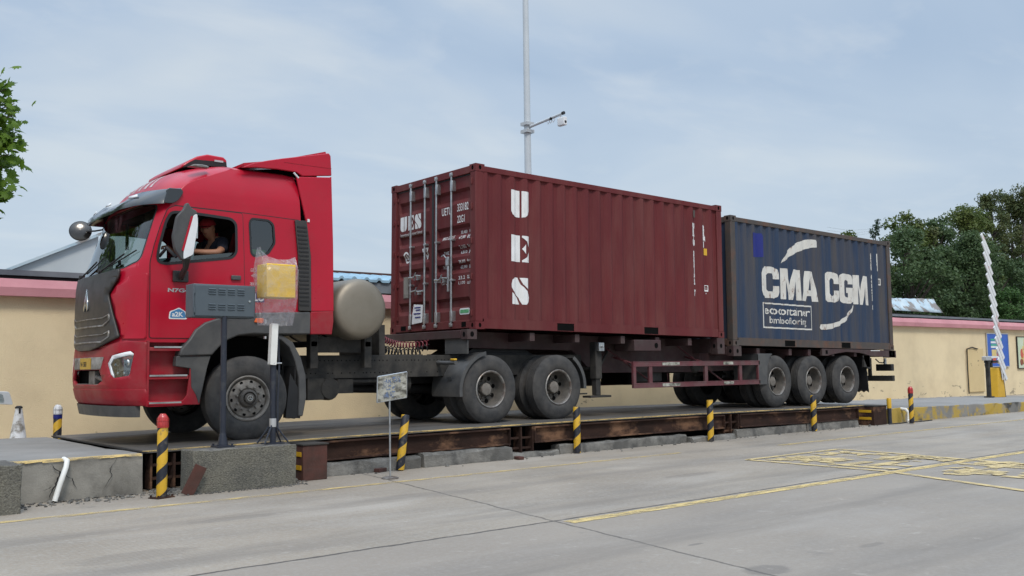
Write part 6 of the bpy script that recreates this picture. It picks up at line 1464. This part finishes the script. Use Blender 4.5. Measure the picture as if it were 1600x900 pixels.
# lettering and stickers on the door
mb = MB(); fit(mb, 'N7G440', -4.73, -4.36, 2.315, 2.365, lambda x, z: (x, sidey(z)-.014, z), bold=.04); obj('door_badge', mb, M['silver'], tk, world=True)
mb = MB(); sheet([soften([(-4.71,1.985),(-4.70,2.08),(-4.64,2.10),(-4.585,2.13),(-4.50,2.08),(-4.48,1.985)], .02)], lambda x, z: (x, sidey(z)-.0125, z), mb=mb); stk = obj('door_sticker', mb, M['white'], tk, world=True)
mb = MB(); sheet([soften([(-4.695,2.0),(-4.685,2.07),(-4.585,2.115),(-4.51,2.075),(-4.495,2.0)], .02)], lambda x, z: (x, sidey(z)-.0140, z), mb=mb); obj('sticker_ground', mb, M['dashblue'], stk)
mb = MB(); fit(mb, 'a2K', -4.67, -4.53, 2.015, 2.075, lambda x, z: (x, sidey(z)-.0155, z), bold=.03); obj('sticker_lettering', mb, M['white'], stk)
mb = MB(); mb.add([(-3.62,-.0035+.012,2.22),(-3.46,-.0035+.012,2.22),(-3.46,-.0035+.003,2.36),(-3.62,-.0035+.003,2.36)], [(0,1,2,3)]); sg_ = obj('side_sticker', mb, M['patch'], tk, world=True)
mb = MB(); fit(mb, 'LU', -3.61, -3.47, 2.24, 2.34, lambda x, z: (x, sidey(z)-.012, z), bold=.04); obj('sticker_lettering', mb, M['white'], sg_)
mb = MB()
for k, (s, z) in enumerate((('总质量', 2.62), ('48000', 2.55), ('准牵引', 2.44), ('3人', 2.37))): fit(mb, s, -3.67+.02*(k % 2), -3.46, z, z+.05, lambda x, zz: (x, sidey(zz)-.004, zz), bold=.0)
obj('faded_lettering', mb, M['fadewhite'], tk, world=True)
# chassis
for y0 in (.50, 1.86):
    mb = MB(); mb.box(-4.4, 2.7, y0, y0+.08, 1.215, 1.545); rl = obj('chassis_rail', mb, M['chassis'], tk, world=True, bevel=.006)
    mb = MB(); yy = y0-.002 if y0 < 1 else y0+.082
    for k in range(44):
        for z in (1.29, 1.47):
            x = -2.6+k*.07+random.uniform(-.01,.01)
            if random.random() < .8: mb.lathe([(.009, -.002), (.009, .002), (.001, .002)], c=(x, yy, z), axis=1, n=6)
    obj('bolt_hole', mb, M['void'], rl)
mb = MB(); 
for x in (-2.58, -1.72):
    mb.box(x-.06, x+.06, .30, .42, 1.36, 1.90); mb.box(x-.05, x+.05, .3, 2.1, 1.66, 1.74)
mb.box(-2.5, -1.8, .36, .40, 1.58, 1.80)
obj('tank_bracket', mb, M['chassis'], tk, world=True, bevel=.006)
mb = MB(); mb.lathe([(.001,-.005),(.12,-.001),(.24,.010),(.33,.026),(.385,.050),(.415,.085),(.430,.13),(.432,.17),(.432,2.2),(.40,2.3),(.24,2.39),(.001,2.42)], c=(-1.975, .0, 2.19), axis=1, n=72)
tn = obj('gas_tank', mb, M['tank'], tk, world=True, smooth=60)
mb = MB(); mb.new().lathe([(.436,.65),(.440,.66),(.440,.72),(.436,.73)], c=(-1.975,0,2.19), axis=1, n=60, cap=False); mb.new().lathe([(.436,1.65),(.440,1.66),(.440,1.72),(.436,1.73)], c=(-1.975,0,2.19), axis=1, n=60, cap=False); objs('tank_strap', mb, M['chassis'], tn)
mb = MB(); mb.path([(-1.62,.9,2.30),(-1.50,.9,2.38),(-1.44,.9,2.32),(-1.45,.9,2.2)], .02, 8); obj('tank_valve', mb, M['silver'], tn)
mb = MB(); mb.lathe([(.001,0),(.14,.02),(.16,.06),(.16,.6),(.001,.64)], c=(-2.25, .42, 1.07), axis=1, n=18); mb.box(-2.6, -2.35, .45, .9, .92, 1.22); mb.box(-2.1,-1.85,.5,1.0,1.0,1.2); mb.lathe([(.13,0),(.13,.5)], c=(-1.3,.7,1.12), axis=0, n=12); mb.tube((-2.6,.5,1.15),(-1.0,.6,1.18),.03); obj('air_reservoir', mb, M['chassis'], tk, world=True)
mb = MB(); mb.box(-3.0, 2.3, 1.1, 1.35, 1.10, 1.3); mb.tube((-3, 1.22, 1.1), (.3, 1.22, 1.0), .07); mb.box(-.6, 2.5, .6, 1.85, 1.3, 1.52); obj('drive_shaft', mb, M['black'], tk, world=True)
mb = MB(); mb.prism([(.3,1.55),(.5,1.66),(1.55,1.66),(1.8,1.55)], 1, .72, 1.72); mb.box(.35,1.6,.6,1.84,1.5,1.58); obj('fifth_wheel', mb, M['black'], tk, world=True, bevel=.01)
# coiled hoses between cab and trailer
def coil(p0, p1, p2, r_, turns, mat, wr=.009):
    mb = MB(); pts = []; n_ = turns*9
    for k in range(n_+1):
        t = k/n_; p = Vector(p0)*(1-t)**2+Vector(p1)*2*t*(1-t)+Vector(p2)*t*t
        d = ((Vector(p1)-Vector(p0))*(1-t)+(Vector(p2)-Vector(p1))*t).normalized(); u = d.cross(Vector((0,1,0))).normalized(); v = d.cross(u)
        a = 2*math.pi*turns*t; pts.append(p+(u*math.cos(a)+v*math.sin(a))*r_)
    mb.path(pts, wr, 5); obj('air_hose', mb, mat, tk, world=True, smooth=60)
M['hosered'] = pmat('red air hose', (.16,.02,.03), rough=.5)
coil((-1.22,.95,1.95),(-1.05,.9,1.62),(-.32,.8,1.74), .045, 22, M['hosered']); coil((-1.30,1.0,1.86),(-1.12,.95,1.50),(-.42,.85,1.62), .05, 20, M['black']); coil((-1.30,1.1,1.80),(-1.0,1.05,1.55),(-.2,.95,1.68), .045, 18, M['chassis'])
mb = MB(); mb.box(-1.35,-1.25,.6,1.8,1.5,2.0); mb.path([(-1.3,.9,1.9),(-1.25,.85,1.65),(-1.2,.9,1.6),(-1.15,.9,1.75)], .01, 5); mb.box(-1.2,-.5,.7,1.1,1.53,1.56); obj('hose_stand', mb, M['chassis'], tk, world=True)
# mudguards of the drive wheels
arcguard(tk, .315, .98, .60, 100, 187, .02, .76, M['grey_plastic'])
mb = MB(); mb.box(-.13,-.11,.03,.63,1.555,1.81); obj('splash_board', mb, M['grey_plastic'], tk, world=True, bevel=.006)
mb = MB(); mb.path([(-.36,.02,1.42),(-.37,.30,1.42),(-.36,.5,1.43),(-.32,.66,1.50),(-.3,.8,1.52)], .032, 10); mb.box(-.285,-.27,.25,.35,1.15,1.2); obj('mudguard_arm', mb, M['grey_plastic'], tk, world=True)
mb = MB(); mb.box(-.39,-.33,.03,.13,1.455,1.485); obj('marker_lamp', mb, M['yellow'], tk, world=True, bevel=.008)
arcguard(tk, 1.73, 1.0, .60, -3, 55, .03, .62, M['grey_plastic'])
arcguard(tk, .315, .98, .585, 103, 186, 1.80, 2.41, M['grey_plastic']); arcguard(tk, 1.73, 1.0, .60, -3, 55, 1.82, 2.41, M['grey_plastic'])
# truck wheels
fw_ = wheel(tk, -3.672, .0, .44+.54+.01, .54, 'steer'); fw_.rotation_euler = (0, 0, R(-4))
c = copy_tree(fw_, tk); c.location = (-3.672+3.7, 2.44-1.22, .55); c.rotation_euler = (0, 0, math.pi-R(4))
dw = wheel(tk, .315, .02, .44+.53+.035, .53, 'dual')
c = copy_tree(dw, tk); c.location = (1.735+3.7, .02-1.22, .53+.035)
for x in (.315, 1.735):
    c = copy_tree(dw, tk); c.location = (x+3.7, 2.42-1.22, .53+.035); c.rotation_euler = (0, 0, math.pi)
mb = MB()
for x in (.315, 1.735): mb.new().tube((x, .3, 1.0), (x, 2.1, 1.0), .10, 10); mb.lathe([(.12,1.0),(.2,1.1),(.2,1.34),(.12,1.44)], c=(x,0,1.0), axis=1, n=16)
mb.new().tube((-3.67,.2,.95),(-3.67,2.2,.95),.06); objs('axle', mb, M['black'], tk, world=True)

# ------------------------------------------------------------------ driver
def skin_body(name, joints, edges, mat, parent=None, sub=2):
    me = bpy.data.meshes.new(name); me.from_pydata([j[0] for j in joints], edges, []); o = bpy.data.objects.new(name, me); C.objects.link(o)
    md = o.modifiers.new('k', 'SKIN'); md.use_smooth_shade = True
    for v, j in zip(me.skin_vertices[0].data, joints): r_ = j[1]; v.radius = r_ if isinstance(r_, tuple) else (r_, r_)
    me.skin_vertices[0].data[0].use_root = True
    sb = o.modifiers.new('s', 'SUBSURF'); sb.levels = sub; sb.render_levels = sub
    m2_ = bpy.data.meshes.new_from_object(o.evaluated_get(bpy.context.evaluated_depsgraph_get())); o.modifiers.clear(); o.data = m2_
    m2_.materials.clear(); m2_.materials.append(mat)
    for p in m2_.polygons: p.use_smooth = True
    if parent: o.parent = parent
    return o
# local origin: hips of the driver; facing -x
DL = (-3.86, .55, 2.42)
def dj(x, y, z): return (x-DL[0], y-DL[1], z-DL[2])
J = [(dj(-3.86,.55,2.45), (.16,.17)), (dj(-3.85,.54,2.65), (.14,.16)), (dj(-3.87,.53,2.87), (.13,.17)), (dj(-3.92,.51,3.03), (.09,.12)), (dj(-3.97,.50,3.09), .056), (dj(-4.03,.48,3.15), .082), (dj(-4.05,.47,3.22), (.100,.094)), (dj(-4.045,.47,3.30), (.085,.08)),
     (dj(-3.90,.34,3.02), .075), (dj(-3.93,.27,2.93), .062), (dj(-4.02,.19,2.865), .048), (dj(-4.18,.25,2.865), .042), (dj(-4.36,.34,2.885), .030), (dj(-4.43,.38,2.90), (.022,.038)),
     (dj(-3.90,.70,3.02), .075), (dj(-3.98,.80,2.82), .055), (dj(-4.10,.82,2.68), .047), (dj(-4.30,.76,2.80), .038), (dj(-4.44,.70,2.92), .030), (dj(-4.49,.68,2.95), (.022,.038)),
     (dj(-3.98,.45,2.40), .10), (dj(-4.32,.43,2.42), .08), (dj(-4.42,.43,2.05), .05), (dj(-4.54,.43,1.92), .04), (dj(-3.98,.66,2.40), .10), (dj(-4.32,.68,2.42), .08), (dj(-4.42,.68,2.05), .05), (dj(-4.54,.68,1.92), .04)]
ED = [(0,1),(1,2),(2,3),(3,4),(4,5),(5,6),(6,7),(3,8),(8,9),(9,10),(10,11),(11,12),(12,13),(3,14),(14,15),(15,16),(16,17),(17,18),(18,19),(0,20),(20,21),(21,22),(22,23),(0,24),(24,25),(25,26),(26,27)]
# fingers curled over the wheel rim
for hx, hy, hz, bi in ((-4.43,.38,2.90,13), (-4.49,.68,2.95,19)):
    for k in range(4):
        a = len(J); yy = hy-.032+.021*k
        J += [(dj(hx-.035, yy, hz+.018), .011), (dj(hx-.07, yy, hz+.005+.003*k), .010), (dj(hx-.075, yy, hz-.03), .009)]; ED += [(bi, a), (a, a+1), (a+1, a+2)]
    a = len(J); J += [(dj(hx-.01, hy-.045, hz+.0), .012), (dj(hx-.045, hy-.055, hz-.02), .010)]; ED += [(bi, a), (a, a+1)]
pr = skin_body('person', J, ED, M['skin']); pr.location = DL
tag(pr, 'driver in navy t-shirt and red cap leaning at the open window of the red truck', 'person')
hd = Vector(dj(-4.05,.47,3.205)); fd_ = Vector((-.72,-.66,-.20)).normalized(); upv = Vector((0,0,1)); upv = (upv-fd_*upv.dot(fd_)).normalized(); rv = fd_.cross(upv)
for v in pr.data.vertices:
    d = v.co-hd
    if d.length < .16 and v.co.z > hd.z-.14:
        a, b, cc = d.dot(fd_), d.dot(rv), d.dot(upv)
        if a > 0:
            v.co += fd_*.028*math.exp(-((b/.018)**2+((cc+.018)/.026)**2))       # nose
            v.co -= fd_*.012*math.exp(-(((abs(b)-.034)/.016)**2+((cc-.012)/.014)**2))  # eye sockets
            v.co += fd_*.008*math.exp(-((b/.03)**2+((cc+.058)/.012)**2))        # lips
            v.co += fd_*.012*math.exp(-((b/.03)**2+((cc+.10)/.022)**2))         # chin
def face_patch(nm, b, cc, wb, wc, mat, out=.004):
    mb = MB(); base = hd+rv*b+upv*cc; best = max((v.co for v in pr.data.vertices if (v.co-base-fd_*((v.co-base).dot(fd_))).length < .018 and (v.co-hd).dot(fd_) > 0), key=lambda q: (q-hd).dot(fd_), default=base+fd_*.09)
    ct = base+fd_*((best-base).dot(fd_)+out)
    n_ = 10; V = [ct+rv*wb*math.cos(2*math.pi*k/n_)+upv*wc*math.sin(2*math.pi*k/n_)-fd_*.003 for k in range(n_)]+[ct+fd_*.003]
    mb.add([tuple(v) for v in V], [(k, (k+1) % n_, n_) for k in range(n_)]); obj(nm, mb, mat, pr)
for s in (-1, 1):
    face_patch('eye', s*.034, .012, .012, .004, M['hair']); face_patch('eyebrow', s*.034, .034, .02, .004, M['hair'])
M['lip'] = pmat('lips', (.26,.08,.06), rough=.5); face_patch('mouth', 0, -.058, .026, .006, M['lip'])
for s in (-1, 1):
    mb = MB(); e0 = hd+rv*s*.088-fd_*.005+upv*-.005; mb.lathe([(.001,-.008),(.018,-.004),(.022,.004),(.012,.008),(.001,.006)], axis=1, n=12)
    mb.v = [tuple(e0+fd_*v[0]*.7+rv*s*v[1]+upv*v[2]*1.3) for v in mb.v]; obj('ear', mb, M['skin'], pr)
# cap: dome and peak
mb = MB(); rings = []
for k in range(7):
    t = k/6; z = .035+.10*math.sin(t*math.pi/2); r_ = .106*math.cos(t*math.pi/2)+.001
    rings.append([tuple(hd+upv*(z+.012)+fd_*(r_*1.08*math.cos(a*math.pi/12)-.004)+rv*r_*math.sin(a*math.pi/12)) for a in range(24)])
mb.loft(rings); cp = obj('cap', mb, M['capred'], pr, smooth=60)
mb = MB(); rings = []
for k in range(4):
    q = k/3; rings.append([tuple(hd+upv*(.045-.02*q)+fd_*(.085*math.cos(a)*(1+q*.75))+rv*.088*math.sin(a)*(1-.12*q)) for a in [R(-62+124*i/12) for i in range(13)]])
mb.loft(rings, closed=False, cap=False); obj('cap_peak', mb, M['capred'], cp, thick=.004)
mb = MB(); rings = []
for k in range(5):
    z = .04-.075*k/4; rings.append([tuple(hd+upv*z-fd_*(.10*math.cos(a))+rv*.098*math.sin(a)) for a in [R(-80+160*i/12) for i in range(13)]])
mb.loft(rings, closed=False, cap=False); obj('hair', mb, M['hair'], pr, thick=.006)
# t-shirt as its own skinned layer
K = [(dj(-3.86,.55,2.47), (.175,.185)), (dj(-3.85,.54,2.65), (.158,.178)), (dj(-3.87,.53,2.87), (.148,.185)), (dj(-3.92,.51,3.02), (.105,.135)), (dj(-3.96,.505,3.07), .066),
     (dj(-3.90,.34,3.02), .092), (dj(-3.925,.275,2.935), .080), (dj(-3.955,.235,2.89), .070), (dj(-3.90,.70,3.02), .092), (dj(-3.95,.76,2.88), .075), (dj(-3.98,.80,2.80), .066)]
ts = skin_body('t_shirt', K, [(0,1),(1,2),(2,3),(3,4),(3,5),(5,6),(6,7),(3,8),(8,9),(9,10)], M['navyshirt'], pr)
K = [(dj(-3.86,.55,2.43), (.17,.18)), (dj(-3.98,.45,2.40), .112), (dj(-4.32,.43,2.42), .092), (dj(-4.42,.43,2.05), .065), (dj(-3.98,.66,2.40), .112), (dj(-4.32,.68,2.42), .092), (dj(-4.42,.68,2.05), .065)]
skin_body('trousers', K, [(0,1),(1,2),(2,3),(0,4),(4,5),(5,6)], M['hair'], pr)

# ------------------------------------------------------------------ trees
def leafmat(name, c1, c2, tl=.35):
    m = bpy.data.materials.new(name); m.use_nodes = True; N = m.node_tree.nodes; L = m.node_tree.links; p = N['Principled BSDF']
    gm = N.new('ShaderNodeNewGeometry'); co = N.new('ShaderNodeTexCoord'); n = N.new('ShaderNodeTexNoise'); n.inputs['Scale'].default_value = .55; n.inputs['Detail'].default_value = 3; L.new(co.outputs['Object'], n.inputs['Vector'])
    a = N.new('ShaderNodeMath'); a.operation = 'ADD'; b = N.new('ShaderNodeMath'); b.operation = 'MULTIPLY'; b.inputs[1].default_value = .35
    L.new(gm.outputs['Random Per Island'], b.inputs[0]); L.new(b.outputs[0], a.inputs[0]); L.new(n.outputs['Fac'], a.inputs[1])
    mr = N.new('ShaderNodeMapRange'); mr.inputs[1].default_value = .45; mr.inputs[2].default_value = .95; L.new(a.outputs[0], mr.inputs[0])
    mx_ = N.new('ShaderNodeMix'); mx_.data_type = 'RGBA'; mx_.inputs[6].default_value = (*c1, 1); mx_.inputs[7].default_value = (*c2, 1); L.new(mr.outputs[0], mx_.inputs[0])
    L.new(mx_.outputs[2], p.inputs['Base Color']); p.inputs['Roughness'].default_value = .6; p.inputs['Specular IOR Level'].default_value = .3
    t = N.new('ShaderNodeBsdfTranslucent'); L.new(mx_.outputs[2], t.inputs[0]); ms = N.new('ShaderNodeMixShader'); ms.inputs[0].default_value = tl
    L.new(p.outputs[0], ms.inputs[1]); L.new(t.outputs[0], ms.inputs[2]); L.new(ms.outputs[0], N['Material Output'].inputs[0]); return m
M['leafdark'] = leafmat('dark green leaves', (.048,.082,.032), (.090,.140,.054)); M['leafpop'] = leafmat('yellow green leaves', (.055,.095,.024), (.13,.155,.038)); M['leafbrown'] = leafmat('dull green brown leaves', (.050,.082,.030), (.12,.130,.046))
M['leaflight'] = leafmat('light green leaves', (.05,.11,.03), (.09,.17,.05)); M['leafcon'] = leafmat('conifer needles', (.022,.05,.026), (.045,.08,.04)); M['leafmaple'] = leafmat('plane tree leaves', (.055,.12,.010), (.15,.25,.028), .5)
M['bark'] = pmat('bark', (.09,.075,.06), (.06,.05,.04), scale=8, rough=.9, bump=.4)
def tree(x, y, h, r_, label, mat, seed, n=3600, ls=.26, base=.22, shape='round', cat='tree', name='tree', zlow=None):
    rnd = random.Random(seed); t = empty(name, (x, y, 0), label, cat, 'trees beyond the right shed')
    mb = MB(); hh = h*.9; pts = [(0,0,0), (rnd.uniform(-.1,.1), rnd.uniform(-.1,.1), hh*.35), (rnd.uniform(-.25,.25), rnd.uniform(-.2,.2), hh*.7), (0, 0, hh)]
    mb.path(pts, [h*.018+.05, h*.015+.03, h*.008+.02, .015], 8)
    cl = []
    zc0 = h*base
    nc = int(34+r_*16); n = int(n*2.2); ls = ls*.78
    for k in range(nc):
        u = rnd.random(); z = lerp(zc0, h*.97, u**.85)
        if shape == 'round': w_ = r_*math.sin(math.pi*min(1, max(.02, ((z-zc0)/(h-zc0))**.75)))**.55
        elif shape == 'column': w_ = r_*interp((z-zc0)/(h-zc0), [(0,.6),(.3,1),(.75,.8),(1,.18)])
        else: w_ = r_*(1-(z-zc0)/(h-zc0))**.9+.05
        a = rnd.uniform(0, 2*math.pi); q = w_*rnd.uniform(.25, .92); cs_ = rnd.uniform(.5, 1.0)*max(.35, r_*.34)
        if shape == 'cone': cs_ = .10+.28*w_
        c_ = Vector((q*math.cos(a), q*math.sin(a), z-cs_*.35)); cl.append((c_, cs_))
        if k % 2 == 0: mb.path([(0, 0, max(z-r_*.7, zc0*.7)), tuple(c_*.55+Vector((0,0,z*.40))), tuple(c_)], [.05+.01*h*.3, .03, .012], 5)
    obj('trunk', mb, M['bark'], t)
    V = []; F = []
    for i in range(n):
        c_, cs_ = cl[rnd.randrange(len(cl))]
        d = Vector((rnd.gauss(0,1), rnd.gauss(0,1), rnd.gauss(0,1))).normalized(); d.z *= .8
        p = c_+d*cs_*rnd.uniform(.35, 1.12)
        if p.z < .4: continue
        nrm = (d*.7+Vector((rnd.gauss(0,.6), rnd.gauss(0,.6), rnd.gauss(.35,.6)))).normalized(); u = nrm.orthogonal().normalized(); u.rotate(Matrix.Rotation(rnd.uniform(0, 6.28), 3, nrm)); v = nrm.cross(u)
        s = ls*rnd.uniform(.55, 1.15); o_ = len(V)
        V += [p-u*s*.5, p-v*s*.28+u*.05*s, p+u*s*.55, p+v*s*.30]; F.append((o_, o_+1, o_+2, o_+3))
    mb = MB(); mb.add([tuple(v) for v in V], F); o = obj('crown', mb, mat, t, smooth=0)
    return t
def at(k, kz, d): return (-8.88+k*d, -11.66+d, 1.34+kz*d)
def T(px_dir, top, d, r_, *a, **kw):
    x, y, z = at(px_dir, top, d); return tree(x, y, z, r_, *a, **kw)
T(1.885, .322, 28.0, 1.9, 'slim yellow-green tree just right of the conifer, above the blue container corner', M['leafpop'], 1, shape='column')
T(1.955, .312, 27.5, 1.6, 'dull green tree between the slim yellow-green tree and the pair of round ones', M['leafbrown'], 2, shape='column')
T(2.03, .325, 28.5, 1.9, 'mid-height tree with pale feathery top in the middle of the tree row', M['leafdark'], 3, shape='column', n=4200)
T(2.15, .368, 30.0, 2.7, 'broad yellow-green tree rising left of the raised boom', M['leafpop'], 4, shape='round', n=6500, base=.25)
T(2.215, .352, 31.5, 2.0, 'tree directly right of the broad yellow-green one, slightly lower', M['leafpop'], 5, shape='column', n=4600)
T(2.30, .412, 31.0, 1.9, 'tall dull brown-green tree second from the right edge', M['leafbrown'], 6, shape='column', n=5200)
T(2.39, .422, 32.0, 1.7, 'tall tree behind the light green bush, close to the right edge', M['leafbrown'], 7, shape='column', n=4600)
T(2.475, .462, 31.0, 2.2, 'tallest tree, cut by the right edge of the picture', M['leafbrown'], 8, shape='column', n=6000)
T(2.58, .45, 31.0, 2.6, 'tree standing past the right edge of the picture', M['leafbrown'], 9, shape='column', n=2600)
T(1.90, .285, 25.0, 2.6, 'round dark green tree directly right of the blue container', M['leafdark'], 10, n=7000, base=.12)
T(2.04, .255, 25.5, 1.8, 'dark green tree left of the boom, lower than its neighbours', M['leafdark'], 11, n=5600, shape='column', base=.1)
T(2.17, .300, 26.0, 2.6, 'large dark green tree directly behind the raised boom', M['leafdark'], 12, n=7500, base=.1)
T(2.31, .26, 26.0, 2.0, 'dark green tree right of the raised boom', M['leafdark'], 13, n=6000, shape='column', base=.1)
T(2.44, .25, 26.0, 2.4, 'dark green tree at the right edge behind the light green bush', M['leafdark'], 14, n=6000, shape='column', base=.1)
T(2.37, .180, 23.5, 1.5, 'small light green young tree at right above the shed roof', M['leaflight'], 15, n=2600, base=.2, ls=.22, cat='young tree', name='young_tree')
T(1.772, .296, 30.0, .75, 'thin feathery tree top at the upper right corner of the blue container', M['leafcon'], 16, n=1500, shape='column', ls=.17, base=.1)
T(1.672, .262, 31.0, 1.3, 'small tree top showing just over the blue container roof', M['leafpop'], 17, n=2400, shape='column')
T(1.70, .235, 34.0, 1.3, 'low distant tree mostly hidden behind the blue container', M['leafdark'], 18, n=1500)
T(1.90, .12, 22.5, .8, 'small dark conifer low behind the tarpaulin roof', M['leafcon'], 19, n=1500, shape='cone', cat='conifer', name='conifer', ls=.16, base=.1)
# power lines
mb = MB()
for k in range(3):
    p0 = Vector(at(1.60, .245+.006*k, 34)); p1 = Vector(at(1.80, .268+.004*k, 34)); mb.path([p0.lerp(p1, i/8)+Vector((0,0,-.25*math.sin(math.pi*i/8))) for i in range(9)], .010, 4)
o = obj('power_line', mb, M['polegrey'], smooth=0); tag(o, 'thin power lines running behind the trees over the blue container', 'power line')

# plane tree at the left edge, real lobed leaves
def plane_tree(x, y, label):
    rnd = random.Random(21); t = empty('plane_tree', (x, y, 0), label, 'plane tree')
    mb = MB(); mb.path([(0,0,0),(.05,.0,2),(-.05,.1,4.5),(.1,0,6.3)], [.17,.14,.10,.03], 12); tips = []
    # hanging leafy boughs: (end point local, number of leaves)
    ends = []
    for k in range(58):
        a = rnd.uniform(0, 2*math.pi); z = rnd.uniform(4.0, 6.0); q = 1.65*math.sin(math.pi*interp(z, [(3.6,.25),(5.2,.5),(6.5,.85)]))*rnd.uniform(.35, 1.0)
        ends.append(Vector((q*math.cos(a), q*math.sin(a), z)))
    BL = (.634, -.773)
    for (s, dz_) in ((1.62, 6.10), (1.72, 5.88), (1.86, 5.64), (1.84, 5.45), (1.60, 6.0), (1.55, 5.8), (1.70, 5.58)):   # boughs that reach into the picture
        ends.append(Vector((.772*s, -.6355*s, dz_)))
    for (s, dz_) in ((2.0, 5.10), (1.94, 4.98), (1.86, 5.12), (1.8, 4.82), (1.70, 4.62), (1.88, 4.22), (1.76, 4.12), (1.62, 4.4), (1.5, 4.0)):
        ends.append(Vector((.772*s, -.6355*s, dz_)))
    leaf = [(0,-.5),(.10,-.42),(.34,-.46),(.27,-.28),(.55,-.20),(.38,-.04),(.62,.18),(.34,.16),(.30,.30),(.14,.26),(0,.60),(-.14,.26),(-.30,.30),(-.34,.16),(-.62,.18),(-.38,-.04),(-.55,-.20),(-.27,-.28),(-.34,-.46),(-.10,-.42)]
    V = []; F = []
    for e_ in ends:
        st = Vector((0, 0, e_.z*.72+.3)); md_ = st.lerp(e_, .55)+Vector((0,0,.25)); mb.path([st, md_, e_], [.035,.02,.008], 6)
        for i in range(44):
            u = rnd.random()**.6; base_ = st.lerp(e_, .35+.65*u)+Vector((0,0,.25*(1-abs(2*u-1))))
            p = base_+Vector((rnd.gauss(0,.13), rnd.gauss(0,.13), rnd.gauss(-.02,.13)))
            s = rnd.uniform(.10, .21); nrm = Vector((rnd.gauss(-.2,.5), rnd.gauss(-.6,.5), rnd.gauss(.65,.45))).normalized(); u_ = nrm.orthogonal().normalized(); u_.rotate(Matrix.Rotation(rnd.uniform(0,6.28), 3, nrm)); v_ = nrm.cross(u_)
            o_ = len(V); V.append(p+nrm*s*.06)
            for a, b in leaf: V.append(p+u_*a*s+v_*b*s-nrm*s*.25*(a*a+b*b))
            F += [(o_, o_+1+k, o_+1+(k+1) % 20) for k in range(20)]
    obj('trunk', mb, M['bark'], t); m2_ = MB(); m2_.add([tuple(v) for v in V], F); obj('crown', m2_, M['leafmaple'], t, smooth=0)
plane_tree(-6.92, 6.06, 'plane tree with large lobed leaves reaching in at the left edge of the sky')
for o in C.objects: 
    if 'col' in o: del o['col']
